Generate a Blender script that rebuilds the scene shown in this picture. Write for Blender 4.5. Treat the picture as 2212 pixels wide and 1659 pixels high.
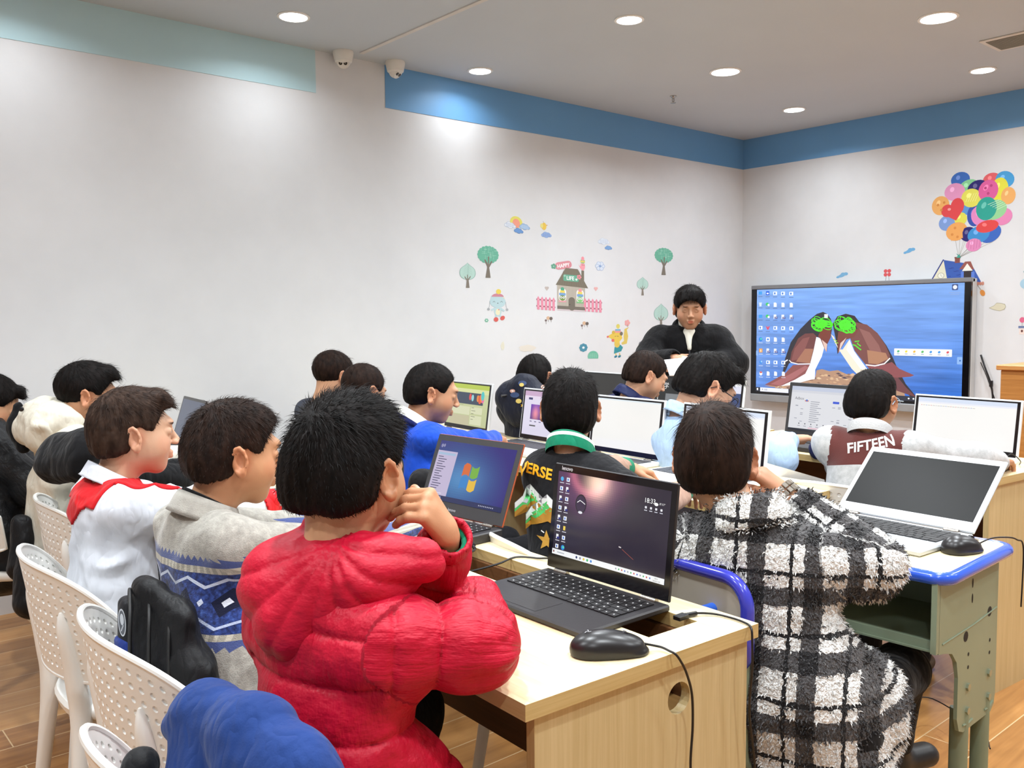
import bpy, math, random
import numpy as np
from mathutils import Vector, Matrix
from mathutils.bvhtree import BVHTree
random.seed(7); RNG=np.random.default_rng(7)
for o in list(bpy.data.objects): bpy.data.objects.remove(o)
S=bpy.context.scene; COL=S.collection
pi=math.pi
# ------------------------------------------------------------ camera
def cam_axes(yaw,pitch,roll):
    fw=np.array([math.cos(yaw)*math.cos(pitch),math.sin(yaw)*math.cos(pitch),math.sin(pitch)])
    r=np.array([math.sin(yaw),-math.cos(yaw),0.]); u=np.cross(r,fw)
    return math.cos(roll)*r+math.sin(roll)*u, -math.sin(roll)*r+math.cos(roll)*u, fw
CR,CU,CF=cam_axes(0.8592,-0.0728,-0.0085)
cd=bpy.data.cameras.new('camera'); cam=bpy.data.objects.new('camera',cd); COL.objects.link(cam)
cd.sensor_width=36; cd.sensor_fit='HORIZONTAL'; cd.lens=36*1933/2212; cd.clip_start=.02
M=Matrix.Identity(4)
for i in range(3): M[i][0]=CR[i]; M[i][1]=CU[i]; M[i][2]=-CF[i]
M[2][3]=1.29
cam.matrix_world=M; S.camera=cam
# ------------------------------------------------------------ view, world
S.view_settings.view_transform='Standard'; S.view_settings.look='None'
S.view_settings.gamma=1; S.view_settings.use_curve_mapping=False
S.view_settings.exposure=0.0
w=bpy.data.worlds.new('world'); S.world=w; w.use_nodes=True
w.node_tree.nodes['Background'].inputs[0].default_value=(.75,.8,.85,1)
w.node_tree.nodes['Background'].inputs[1].default_value=.25
XB,YA,ZC=6.35,4.42,2.74           # tv wall, long wall, ceiling
XL,YN=-2.6,-2.6                   # walls behind the camera
LAMP_POWER=19.5
LAMPS=[(3.37,4.17,.115),(5.70,3.55,.125),(5.68,2.28,.115),(2.09,4.00,.12),(4.51,3.27,.15),(4.52,2.03,.15),(3.37,3.01,.11),
       (0.9,4.0,.12),(-.4,4.0,.12),(0.9,2.6,.13),(-.5,2.6,.13),(2.1,2.0,.13),(2.1,.8,.13),(3.4,1.3,.13),(4.6,.7,.13),(5.7,.9,.13),(3.4,-.2,.13),(0.8,1.3,.13),(.8,.1,.13),(-.6,1.2,.13),(-.6,-.4,.13),(2.1,-.6,.13),(4.7,-.8,.13)]
# ------------------------------------------------------------ tags, objects
def s2l(c):
    if isinstance(c,str):
        c=c.lstrip('#'); c=''.join(x*2 for x in c) if len(c)==3 else c; c=[int(c[i:i+2],16)/255 for i in (0,2,4)]
    return tuple((x/12.92 if x<=.04045 else ((x+.055)/1.055)**2.4) for x in c[:3])
def tag(o,label=None,cat=None,group=None,kind=None):
    if label: o['label']=label
    if cat: o['category']=cat
    if group: o['group']=group
    if kind: o['kind']=kind
    return o
def empty(name,loc=(0,0,0),rz=0,label=None,cat=None,group=None):
    o=bpy.data.objects.new(name,None); COL.objects.link(o); o.location=loc; o.rotation_euler=(0,0,rz)
    o.empty_display_size=.05
    return tag(o,label,cat,group)
def mkobj(name,verts,faces,mats,parent=None,smooth=False,fm=None,loc=None):
    me=bpy.data.meshes.new(name)
    if isinstance(verts,np.ndarray): verts=verts.tolist()
    if isinstance(faces,np.ndarray): faces=faces.tolist()
    me.from_pydata(verts,[],faces)
    if not isinstance(mats,(list,tuple)): mats=[mats]
    for m in mats: me.materials.append(m)
    if fm is not None: me.polygons.foreach_set('material_index',fm)
    if smooth: me.polygons.foreach_set('use_smooth',[True]*len(me.polygons))
    me.update()
    o=bpy.data.objects.new(name,me); COL.objects.link(o)
    if parent: o.parent=parent
    if loc: o.location=loc
    return o
def children(o): return [c for c in bpy.data.objects if c.parent==o]
def copy_tree(o,parent=None):
    c=o.copy(); COL.objects.link(c)
    if parent: c.parent=parent
    for ch in children(o): copy_tree(ch,c)
    return c
class MB:
    """collects boxes, tubes, lathes into one mesh"""
    def __init__(s): s.v=[]; s.f=[]; s.m=[]; s.sm=[]
    def add(s,v,f,mi=0,sm=False,T=None):
        b=len(s.v)
        if T is not None: v=[T@Vector(p) for p in v]
        s.v+= [tuple(p) for p in v]; s.f+=[tuple(i+b for i in q) for q in f]; s.m+=[mi]*len(f); s.sm+=[sm]*len(f)
        return s
    def box(s,a,b,mi=0,T=None,bev=0):
        x0,y0,z0=[min(p,q) for p,q in zip(a,b)]; x1,y1,z1=[max(p,q) for p,q in zip(a,b)]
        if bev<=0:
            v=[(x,y,z) for x in (x0,x1) for y in (y0,y1) for z in (z0,z1)]
            f=[(0,1,3,2),(4,6,7,5),(0,4,5,1),(2,3,7,6),(0,2,6,4),(1,5,7,3)]
            return s.add(v,f,mi,False,T)
        e=min(bev,(x1-x0)/2.01,(y1-y0)/2.01,(z1-z0)/2.01)
        # chamfered box : 24 verts
        v=[];idx={}
        for i,X in enumerate((x0,x1)):
            for j,Y in enumerate((y0,y1)):
                for k,Z in enumerate((z0,z1)):
                    sx=e*(1-2*i); sy=e*(1-2*j); sz=e*(1-2*k)
                    for ax,p in enumerate(((X,Y+sy,Z+sz),(X+sx,Y,Z+sz),(X+sx,Y+sy,Z))):
                        idx[i,j,k,ax]=len(v); v.append(p)
        f=[]
        for i in (0,1):
            q=[idx[i,0,0,0],idx[i,1,0,0],idx[i,1,1,0],idx[i,0,1,0]]; f.append(q if i else q[::-1])
            q=[idx[0,i,0,1],idx[1,i,0,1],idx[1,i,1,1],idx[0,i,1,1]]; f.append(q[::-1] if i else q)
            q=[idx[0,0,i,2],idx[1,0,i,2],idx[1,1,i,2],idx[0,1,i,2]]; f.append(q if i else q[::-1])
        for i in (0,1):
            for j in (0,1):
                f.append([idx[i,j,0,0],idx[i,j,1,0],idx[i,j,1,1],idx[i,j,0,1]])
                f.append([idx[i,0,j,0],idx[i,1,j,0],idx[i,1,j,2],idx[i,0,j,2]])
                f.append([idx[0,i,j,1],idx[1,i,j,1],idx[1,i,j,2],idx[0,i,j,2]])
                for k in (0,1): f.append([idx[i,j,k,0],idx[i,j,k,1],idx[i,j,k,2]])
        return s.add(v,f,mi,False,T)
    def prism(s,pts,z0,z1,mi=0,T=None,sm=False):
        n=len(pts); v=[(p[0],p[1],z0) for p in pts]+[(p[0],p[1],z1) for p in pts]
        f=[tuple(range(n))[::-1],tuple(range(n,2*n))]+[(i,(i+1)%n,(i+1)%n+n,i+n) for i in range(n)]
        s.add(v,f,mi,False,T)
        if sm:
            for i in range(n): s.sm[-1-i]=True
        return s
    def tube(s,pts,r,n=8,mi=0,T=None,cap=True,flat=None):
        P=[Vector(p) for p in pts]; m=len(P); R=r if hasattr(r,'__len__') else [r]*m
        t=(P[1]-P[0]).normalized(); a=Vector((0,0,1)) if abs(t.z)<.9 else Vector((1,0,0))
        u=t.cross(a).normalized(); v=[];f=[]
        for i in range(m):
            t=(P[min(i+1,m-1)]-P[max(i-1,0)]).normalized()
            u=(u-t*u.dot(t)).normalized(); b=t.cross(u)
            for k in range(n):
                an=2*pi*k/n; c=math.cos(an)*R[i]; d=math.sin(an)*R[i]*(flat or 1)
                v.append(P[i]+u*c+b*d)
        for i in range(m-1):
            for k in range(n):
                k2=(k+1)%n; f.append((i*n+k,i*n+k2,(i+1)*n+k2,(i+1)*n+k))
        if cap: f+=[tuple(range(n))[::-1],tuple(range((m-1)*n,m*n))]
        return s.add(v,f,mi,True,T)
    def lathe(s,prof,n=24,mi=0,T=None,c=(0,0,0)):
        v=[];f=[];m=len(prof)
        for i,(r,z) in enumerate(prof):
            for k in range(n): v.append((c[0]+r*math.cos(2*pi*k/n),c[1]+r*math.sin(2*pi*k/n),c[2]+z))
        for i in range(m-1):
            for k in range(n):
                k2=(k+1)%n; f.append((i*n+k,i*n+k2,(i+1)*n+k2,(i+1)*n+k))
        f+=[tuple(range(n))[::-1],tuple(range((m-1)*n,m*n))]
        return s.add(v,f,mi,True,T)
    def build(s,name,mats,parent=None,loc=None):
        o=mkobj(name,s.v,s.f,mats,parent,False,s.m,loc)
        o.data.polygons.foreach_set('use_smooth',s.sm)
        if any(s.sm):
            try: o.data.set_sharp_from_angle(angle=math.radians(40))
            except Exception: pass
        return o
def spline(P,n=6):
    P=[np.array(p,float) for p in P]; out=[]
    for i in range(len(P)-1):
        p0=P[max(i-1,0)];p1=P[i];p2=P[i+1];p3=P[min(i+2,len(P)-1)]
        for k in range(n):
            t=k/n; out.append(tuple(.5*((2*p1)+(-p0+p2)*t+(2*p0-5*p1+4*p2-p3)*t*t+(-p0+3*p1-3*p2+p3)*t**3)))
    out.append(tuple(P[-1])); return out
# ------------------------------------------------------------ materials
_m={}
class NT:
    def __init__(s,name):
        s.mat=bpy.data.materials.new(name); s.mat.use_nodes=True; s.t=s.mat.node_tree; s.n=s.t.nodes; s.b=s.n['Principled BSDF']
    def new(s,typ,**k):
        n=s.n.new(typ)
        for a,v in k.items(): setattr(n,a,v)
        return n
    def link(s,a,b): s.t.links.new(a,b)
    def val(s,sock,v):
        if hasattr(v,'is_output'): s.link(v,sock)
        else: sock.default_value=v
    def math(s,op,a,b=None,c=None):
        n=s.new('ShaderNodeMath',operation=op)
        s.val(n.inputs[0],a)
        if b is not None: s.val(n.inputs[1],b)
        if c is not None: s.val(n.inputs[2],c)
        return n.outputs[0]
    def mix(s,f,a,b,mode='MIX'):
        n=s.new('ShaderNodeMix',data_type='RGBA',blend_type=mode)
        s.val(n.inputs[0],f); s.val(n.inputs[6],(*a,1) if isinstance(a,tuple) else a); s.val(n.inputs[7],(*b,1) if isinstance(b,tuple) else b)
        return n.outputs[2]
    def coord(s,kind='Object',scale=(1,1,1)):
        t=s.new('ShaderNodeTexCoord'); m=s.new('ShaderNodeMapping'); m.inputs['Scale'].default_value=scale
        s.link(t.outputs[kind],m.inputs[0]); return m.outputs[0]
    def attr(s,name): return s.new('ShaderNodeAttribute',attribute_name=name)
    def noise(s,vec,scale,detail=2,rough=.5):
        n=s.new('ShaderNodeTexNoise'); s.link(vec,n.inputs['Vector']); n.inputs['Scale'].default_value=scale
        n.inputs['Detail'].default_value=detail; n.inputs['Roughness'].default_value=rough; return n.outputs[0]
    def ramp(s,f,stops):
        n=s.new('ShaderNodeValToRGB'); s.link(f,n.inputs[0]); e=n.color_ramp.elements
        while len(e)<len(stops): e.new(.5)
        for i,(p,c) in enumerate(stops): e[i].position=p; e[i].color=(*c,1)
        return n.outputs[0]
    def bump(s,h,strength=.3,dist=.01):
        n=s.new('ShaderNodeBump'); n.inputs['Strength'].default_value=strength; n.inputs['Distance'].default_value=dist
        s.link(h,n.inputs['Height']); s.link(n.outputs[0],s.b.inputs['Normal'])
    def set(s,color=None,rough=None,metal=None,spec=None,emit=None,es=None,sss=None,coat=None,sheen=None):
        I=s.b.inputs
        if color is not None: s.val(I['Base Color'],(*color,1) if isinstance(color,tuple) else color)
        if rough is not None: s.val(I['Roughness'],rough)
        if metal is not None: I['Metallic'].default_value=metal
        if spec is not None: I['Specular IOR Level'].default_value=spec
        if emit is not None: s.val(I['Emission Color'],(*emit,1) if isinstance(emit,tuple) else emit)
        if es is not None: I['Emission Strength'].default_value=es
        if sss: I['Subsurface Weight'].default_value=sss; I['Subsurface Radius'].default_value=(.9,.35,.2); I['Subsurface Scale'].default_value=.008
        if coat: I['Coat Weight'].default_value=coat; I['Coat Roughness'].default_value=.08
        if sheen: I['Sheen Weight'].default_value=sheen
        return s.mat
def plain(name,color,rough=.5,metal=0,spec=.5,var=.06,nscale=8,bump=0,bscale=60,coat=None,sheen=None):
    if name in _m: return _m[name]
    t=NT(name); c=s2l(color) if isinstance(color,str) else color
    v=t.coord(); n=t.noise(v,nscale,3)
    d=tuple(x*(1-var) for x in c); l=tuple(min(1,x*(1+var)) for x in c)
    t.set(t.ramp(n,[(.3,d),(.7,l)]),rough,metal,spec,coat=coat,sheen=sheen)
    if bump: t.bump(t.noise(v,bscale,2),bump,.004)
    _m[name]=t.mat; return t.mat
def wood(name,c1,c2,axis=1,rough=.45,scale=1.0):
    if name in _m: return _m[name]
    t=NT(name); sc=[55,55,55]; sc[axis]=1.6
    v=t.coord('Object',tuple(a*scale for a in sc)); n=t.noise(v,1.0,4,.6)
    v2=t.coord('Object',tuple(a*scale*4.5 for a in sc)); n2=t.noise(v2,1.0,2,.5)
    f=t.math('ADD',t.math('MULTIPLY',n,.65),t.math('MULTIPLY',n2,.35))
    t.set(t.ramp(f,[(.32,s2l(c1)),(.62,s2l(c2))]),rough,spec=.4); t.bump(f,.12,.002)
    _m[name]=t.mat; return t.mat
def colmat(name='printed_colour',rough=.6):
    if name in _m: return _m[name]
    t=NT(name); a=t.attr('Col'); t.set(a.outputs['Color'],rough,spec=.3); _m[name]=t.mat; return t.mat
def screenmat(name,es=1.0,rough=.12,base=.01,spec=.5):
    if name in _m: return _m[name]
    t=NT(name); a=t.attr('Col'); t.set((base,base,base),rough,spec=spec,emit=a.outputs['Color'],es=es); _m[name]=t.mat; return t.mat
# ------------------------------------------------------------ flat painter
_tc={}
def text_mesh(txt,shear=0,bold=0):
    k=(txt,shear,bold)
    if k in _tc: return _tc[k]
    cu=bpy.data.curves.new('t','FONT'); cu.body=txt; cu.size=1; cu.shear=shear; cu.offset=bold; cu.resolution_u=3
    ob=bpy.data.objects.new('t',cu); COL.objects.link(ob)
    dg=bpy.context.evaluated_depsgraph_get(); dg.update()
    me=bpy.data.meshes.new_from_object(ob.evaluated_get(dg))
    v=np.array([tuple(x.co)[:2] for x in me.vertices]) if len(me.vertices) else np.zeros((0,2)); f=[tuple(p.vertices) for p in me.polygons]
    bpy.data.objects.remove(ob); bpy.data.curves.remove(cu); bpy.data.meshes.remove(me)
    _tc[k]=(v,f); return v,f
class Paint:
    def __init__(s): s.v=[];s.f=[];s.c=[];s.L=0
    def raw(s,V,F,col):
        b=len(s.v); s.L+=1; s.v+=[(x,y,s.L) for x,y in V]
        per=not isinstance(col,str) and len(col)==len(F) and len(F)>0 and not isinstance(col[0],(int,float))
        for i,q in enumerate(F):
            s.f.append(tuple(j+b for j in q)); s.c.append(tuple(col[i]) if per else (s2l(col) if isinstance(col,str) else tuple(col)))
        return s
    def poly(s,P,col): return s.raw(P,[tuple(range(len(P)))],col)
    def rect(s,x0,y0,x1,y1,col): return s.poly([(x0,y0),(x1,y0),(x1,y1),(x0,y1)],col)
    def rrect(s,x0,y0,x1,y1,r,col,n=4):
        P=[]
        for cx,cy,a0 in ((x1-r,y0+r,-pi/2),(x1-r,y1-r,0),(x0+r,y1-r,pi/2),(x0+r,y0+r,pi)):
            for k in range(n+1): a=a0+pi/2*k/n; P.append((cx+r*math.cos(a),cy+r*math.sin(a)))
        return s.poly(P,col)
    def ell(s,cx,cy,rx,ry,col,rot=0,n=20,a0=0,a1=2*pi):
        full=abs(a1-a0-2*pi)<1e-6; P=[]
        for k in range(n if full else n+1):
            a=a0+(a1-a0)*k/n; x=rx*math.cos(a); y=ry*math.sin(a); P.append((cx+x*math.cos(rot)-y*math.sin(rot),cy+x*math.sin(rot)+y*math.cos(rot)))
        return s.poly(P,col)
    def line(s,P,w,col):
        P=[np.array(p,float) for p in P]; V=[];F=[]
        for i,p in enumerate(P):
            t=P[min(i+1,len(P)-1)]-P[max(i-1,0)]; t=t/(np.hypot(*t)+1e-9); n=np.array([-t[1],t[0]])*w/2
            V+=[tuple(p+n),tuple(p-n)]
        for i in range(len(P)-1): F.append((2*i,2*i+1,2*i+3,2*i+2))
        return s.raw(V,F,col)
    def text(s,txt,x,y,size,col,align='l',sx=1.0,rot=0,shear=0,bold=0):
        v,f=text_mesh(txt,shear,bold)
        if len(v)==0: return s
        wd=v[:,0].max(); ox=0 if align=='l' else (-wd/2 if align=='c' else -wd)
        X=(v[:,0]+ox)*size*sx; Y=v[:,1]*size; c,sn=math.cos(rot),math.sin(rot)
        return s.raw([(x+a*c-b*sn,y+a*sn+b*c) for a,b in zip(X,Y)],f,col)
    def grid(s,x0,y0,x1,y1,nx,ny,fn):
        V=[(x0+(x1-x0)*i/nx,y0+(y1-y0)*j/ny) for j in range(ny+1) for i in range(nx+1)]
        F=[];c=[]
        for j in range(ny):
            for i in range(nx):
                F.append((j*(nx+1)+i,j*(nx+1)+i+1,(j+1)*(nx+1)+i+1,(j+1)*(nx+1)+i)); c.append(fn((i+.5)/nx,(j+.5)/ny))
        return s.raw(V,F,c)
    def clip(s,x0,y0,x1,y1):
        s.v=[(min(max(x,x0),x1),min(max(y,y0),y1),l) for x,y,l in s.v]; return s
    def build(s,name,o,U,V,mat,parent=None,eps=.00006,maxh=.002):
        o=np.array(o,float);U=np.array(U,float);V=np.array(V,float);n=np.cross(U,V); n/=np.linalg.norm(n)
        e=min(eps,maxh/max(s.L,1))
        vs=[tuple(o+U*x+V*y+n*e*l) for x,y,l in s.v]
        ob=mkobj(name,vs,s.f,mat,parent); me=ob.data
        a=me.color_attributes.new('Col','FLOAT_COLOR','CORNER'); arr=[]
        for q,c in zip(s.f,s.c): arr+=[c[0],c[1],c[2],1]*len(q)
        a.data.foreach_set('color',arr); return ob
# ------------------------------------------------------------ numpy noise
def vnoise(P,seed=0):
    P=np.asarray(P,float); I=np.floor(P).astype(np.int64); F=P-I; F=F*F*(3-2*F); r=0
    def h(i,j,k):
        n=(i*374761393+j*668265263+k*2147483647+seed*974634777)&0xffffffff
        n=((n^(n>>13))*1274126177)&0xffffffff; n=(n^(n>>16))&0xffff
        return n/32767.5-1
    for a in (0,1):
        for b in (0,1):
            for c in (0,1):
                wt=(F[:,0] if a else 1-F[:,0])*(F[:,1] if b else 1-F[:,1])*(F[:,2] if c else 1-F[:,2])
                r=r+wt*h(I[:,0]+a,I[:,1]+b,I[:,2]+c)
    return r
def fbm(P,o=3,seed=0): return sum(vnoise(np.asarray(P)*2**i,seed+i)*.5**i for i in range(o))
# ------------------------------------------------------------ blended volumes turned into one surface
class Vol:
    def __init__(s,h,M=None,sc=1.0,t=(0,0,0)):
        s.h=h; s.P=[]; s.R=np.eye(3) if M is None else M; s.sc=sc; s.t=np.array(t,float)
    def X(s,p): return s.t+s.R@(np.array(p,float)*s.sc)
    def cap(s,a,b,ra,rb=None,k=.02,op='u',q=None,w=False,st=None):
        a,b=(np.array(a,float),np.array(b,float)) if w else (s.X(a),s.X(b)); m=1 if w else s.sc
        rb=ra if rb is None else rb; ra*=m; rb*=m; k*=m; R=max(ra,rb)+(q[1] if q else 0)
        lo=np.minimum(a,b)-R; hi=np.maximum(a,b)+R
        if st is not None: lo-=R*abs(st[1]-1); hi+=R*abs(st[1]-1)
        def fn(x,y,z):
            ab=b-a; L2=ab@ab+1e-12
            px,py,pz=x-a[0],y-a[1],z-a[2]
            t=(px*ab[0]+py*ab[1]+pz*ab[2])/L2
            tc=np.clip(t,0,1)
            dx,dy,dz=px-tc*ab[0],py-tc*ab[1],pz-tc*ab[2]
            if st is not None:
                n,f=st; dt=(dx*n[0]+dy*n[1]+dz*n[2])*(1-1/f); dx=dx-dt*n[0]; dy=dy-dt*n[1]; dz=dz-dt*n[2]
            r=ra+(rb-ra)*tc
            if q: r=r+q[1]*(np.sqrt(np.abs(np.sin(pi*(np.clip(t,-.3,1.3)*math.sqrt(L2)/q[0]+q[2]))))-.7)
            return np.sqrt(dx*dx+dy*dy+dz*dz)-r
        s.P.append((fn,lo,hi,k,op)); return s
    def ell(s,c,r,R=None,k=.02,op='u',w=False):
        c=np.array(c,float) if w else s.X(c); R=np.eye(3) if R is None else R
        if not w: R=s.R@R
        r=np.array(r,float)*(1 if w else s.sc); k*=1 if w else s.sc
        ext=np.sqrt(((R*r)**2).sum(1)); lo=c-ext; hi=c+ext
        def fn(x,y,z):
            p=np.stack([x-c[0]+0*y+0*z,0*x+y-c[1]+0*z,0*x+0*y+z-c[2]],0); qv=np.tensordot(R.T,p,1)
            a=qv/r.reshape(3,1,1,1); b=a/r.reshape(3,1,1,1)
            k0=np.sqrt((a*a).sum(0)); k1=np.sqrt((b*b).sum(0))+1e-9
            return k0*(k0-1)/k1
        s.P.append((fn,lo,hi,k,op)); return s
    def plane(s,p,n,k=.004,w=False):
        """cut away the side the normal points to"""
        p=np.array(p,float) if w else s.X(p); n=np.array(n,float) if w else s.R@np.array(n,float); n/=np.linalg.norm(n)
        s.P.append((lambda x,y,z:(x-p[0])*n[0]+(y-p[1])*n[1]+(z-p[2])*n[2],None,None,k,'i')); return s
    def mesh(s):
        h=s.h; us=[q for q in s.P if q[4]=='u']
        lo=np.min([q[1] for q in us],0)-3*h; hi=np.max([q[2] for q in us],0)+3*h
        n=np.ceil((hi-lo)/h).astype(int)+1
        ax=[lo[i]+h*np.arange(n[i]) for i in range(3)]
        D=np.full(tuple(n),.3,np.float64)
        for fn,l,hh,k,op in s.P:
            if l is None: i0=np.zeros(3,int); i1=n
            else:
                i0=np.clip(np.floor((l-k-2*h-lo)/h).astype(int),0,n-1); i1=np.clip(np.ceil((hh+k+2*h-lo)/h).astype(int)+1,1,n)
            if (i1<=i0).any(): continue
            sl=tuple(slice(a,b) for a,b in zip(i0,i1))
            d=fn(ax[0][sl[0]][:,None,None],ax[1][sl[1]][None,:,None],ax[2][sl[2]][None,None,:]); A=D[sl]
            if op=='u':
                hk=np.maximum(k-np.abs(A-d),0)/k; D[sl]=np.minimum(A,d)-hk*hk*k/4
            else:
                if op=='s': d=-d
                hk=np.maximum(k-np.abs(A-d),0)/k; D[sl]=np.maximum(A,d)+hk*hk*k/4
        I=D<0; C=[(a,b,c) for a in (0,1) for b in (0,1) for c in (0,1)]
        def sub(A,o): return A[o[0]:A.shape[0]-1+o[0],o[1]:A.shape[1]-1+o[1],o[2]:A.shape[2]-1+o[2]]
        cnt=sum(sub(I,o).astype(np.int8) for o in C); act=(cnt>0)&(cnt<8); idx=np.argwhere(act)
        vals={o:D[idx[:,0]+o[0],idx[:,1]+o[1],idx[:,2]+o[2]] for o in C}
        pos=np.zeros((len(idx),3)); m=np.zeros(len(idx))
        for a in C:
            for ax_ in range(3):
                if a[ax_]==0:
                    b=list(a); b[ax_]=1; b=tuple(b); va,vb=vals[a],vals[b]; cr=(va<0)!=(vb<0)
                    t=np.where(cr,va/(va-vb+1e-30),0); p=np.array(a,float)[None,:].repeat(len(idx),0); p[:,ax_]=t
                    pos+=p*cr[:,None]; m+=cr
        V=lo+h*(idx+pos/m[:,None])
        vid=np.full(act.shape,-1,np.int64); vid[tuple(idx.T)]=np.arange(len(idx)); F=[]
        for ax_ in range(3):
            s0=[slice(1,-1)]*3; s1=[slice(1,-1)]*3; s0[ax_]=slice(0,-1); s1[ax_]=slice(1,None)
            a=I[tuple(s0)]; b=I[tuple(s1)]; e=np.argwhere(a!=b)
            if len(e)==0: continue
            flip=a[tuple(e.T)]
            o=np.ones(3,int); o[ax_]=0; e=e+o
            u,v=[(1,2),(2,0),(0,1)][ax_]; du=np.zeros(3,int);dv=np.zeros(3,int);du[u]=1;dv[v]=1
            q=np.stack([vid[tuple((e-du-dv).T)],vid[tuple((e-dv).T)],vid[tuple(e.T)],vid[tuple((e-du).T)]],1)
            ok=(q>=0).all(1); q=q[ok]; fl=flip[ok]; q[~fl]=q[~fl][:,::-1]; F.append(q)
        F=np.concatenate(F) if F else np.zeros((0,4),int)
        return V,F
def normals(V,F):
    n=np.cross(V[F[:,1]]-V[F[:,0]],V[F[:,2]]-V[F[:,0]]); N=np.zeros_like(V)
    for k in range(4): np.add.at(N,F[:,k],n)
    return N/(np.linalg.norm(N,axis=1,keepdims=True)+1e-12)
def join(*vf):
    V=[];F=[];b=0
    for v,f in vf:
        V.append(v); F.append(f+b); b+=len(v)
    return np.concatenate(V),np.concatenate(F)
def relax(V,F,it=1,lam=.5):
    for _ in range(it):
        A=np.zeros_like(V); c=np.zeros(len(V))
        for a,b in ((0,1),(1,2),(2,3),(3,0)):
            np.add.at(A,F[:,a],V[F[:,b]]); np.add.at(A,F[:,b],V[F[:,a]]); np.add.at(c,F[:,a],1); np.add.at(c,F[:,b],1)
        V=V+(A/np.maximum(c,1)[:,None]-V)*lam*(c>0)[:,None]
    return V
def vcol(ob,cols,name='Col'):
    a=ob.data.color_attributes.new(name,'FLOAT_COLOR','POINT'); c=np.ones((len(cols),4)); c[:,:3]=cols
    a.data.foreach_set('color',c.ravel())
def vvec(ob,vec,name='pat'):
    a=ob.data.attributes.new(name,'FLOAT_VECTOR','POINT'); a.data.foreach_set('vector',np.asarray(vec,float).ravel())
def unit(v): v=np.array(v,float); return v/(np.linalg.norm(v)+1e-12)
def rotm(ax,an):
    ax=unit(ax); c,s=math.cos(an),math.sin(an); K=np.array([[0,-ax[2],ax[1]],[ax[2],0,-ax[0]],[-ax[1],ax[0],0]])
    return np.eye(3)+s*K+(1-c)*K@K
# ============================================================ ROOM
WALLC='#E4E4E2'
def wallmat():
    t=NT('white_wall_paint'); v=t.coord(); n=t.noise(v,2.2,4,.6)
    t.set(t.ramp(n,[(.3,s2l('#DADCDF')),(.7,s2l('#E2E4E7'))]),.75,spec=.25); t.bump(t.noise(v,90,2),.06,.002); return t.mat
MW=wallmat()
MC=plain('ceiling_paint','#BDC4CB',.85,var=.02,nscale=1.5,bump=.05,bscale=120)
def struct(name,mb,m,**k):
    o=mb.build(name,m); o['kind']='structure'; return o
T=.12
struct('wall_back',MB().box((XL-T,YA,0),(XB+T,YA+T,ZC)),MW)
struct('wall_right',MB().box((XB,YN,0),(XB+T,YA,ZC)),MW)
struct('wall_left',MB().box((XL-T,YN,0),(XL,YA,ZC)),MW)
struct('wall_front',MB().box((XL,YN-T,0),(XB,YN,ZC)),MW)
struct('ceiling',MB().box((XL-T,YN-T,ZC),(XB+T,YA+T,ZC+T)),MC)
struct('trim_1',MB().box((2.872,YA-.003,2.501),(XB,YA+.01,ZC)),plain('blue_band_paint','#6BA2D4',.5,var=.03,nscale=3))
struct('trim_2',MB().box((XB-.003,YN,2.501),(XB+.01,YA-.003,ZC)),plain('blue_band_paint','#6BA2D4'))
struct('trim_3',MB().box((XL,YA-.003,2.515),(2.43,YA+.01,ZC)),plain('teal_band_paint','#BCDDE6',.6,var=.03,nscale=3))
struct('trim_4',MB().box((2.635,YN,ZC-.006),(2.66,4.3,ZC+.01)),plain('ceiling_seam_paint','#CFCBC7',.85))
def floormat():
    t=NT('wood_look_floor'); v=t.coord()
    b=t.new('ShaderNodeTexBrick'); t.link(v,b.inputs['Vector']); b.offset=.37; b.inputs['Scale'].default_value=1
    b.inputs['Brick Width'].default_value=.9; b.inputs['Row Height'].default_value=.15; b.inputs['Mortar Size'].default_value=.002
    b.inputs['Color1'].default_value=(0,0,0,1); b.inputs['Color2'].default_value=(1,1,1,1); b.inputs['Mortar'].default_value=(.5,.5,.5,1)
    g=t.noise(t.coord('Object',(2.2,34,1)),1,4,.6)
    f=t.math('ADD',t.math('MULTIPLY',g,.6),t.math('MULTIPLY',b.outputs['Color'],.4))
    c=t.ramp(f,[(.2,s2l('#8A5A30')),(.5,s2l('#B8834C')),(.8,s2l('#CB9A60'))])
    t.set(t.mix(b.outputs['Fac'],c,s2l('#D8B98C')),.28,spec=.5); return t.mat
struct('floor',MB().box((XL-T,YN-T,-.1),(XB+T,YA+T,0)),floormat())
# lamps
lensm=NT('lamp_glow').set((1,1,1),.5,emit=(1,1,1),es=14)
trimm=plain('lamp_trim','#E8E6E2',.4)
P_=['beside the dome cameras over the long wall','nearest the corner of the blue band','at the right edge by the blue band','at the top left above the pale teal band','left of the pair of large ones over the teacher','large one nearest the ceiling vent','top middle of the ceiling']
for i,(x,y,r) in enumerate(LAMPS):
    r=r/2+.006
    rt=empty('ceiling_downlight',(x,y,ZC),0,'round white recessed ceiling downlight, glowing, '+(P_[i] if i<7 else 'in the ceiling behind the camera'),'ceiling light','recessed ceiling downlights' )
    MB().lathe([(r+.012,0),(r+.012,-.004),(r,-.006),(r,0)],32).build('trim_ring',trimm,rt)
    MB().lathe([(r*.98,-.0035),(r*.98,-.005)],32).build('lens',lensm,rt)
    L=bpy.data.lights.new('downlight_lamp','AREA'); L.shape='DISK'; L.size=r*1.9; L.energy=LAMP_POWER*(.13 if y>4.1 else .20 if y>3.9 else .42 if x>5.5 else 1.0); L.color=(.90,.96,1)
    try: L.spread=math.radians(150)
    except Exception: pass
    lo=bpy.data.objects.new('downlight_lamp',L); COL.objects.link(lo); lo.parent=rt; lo.location=(0,0,-.012)
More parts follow.
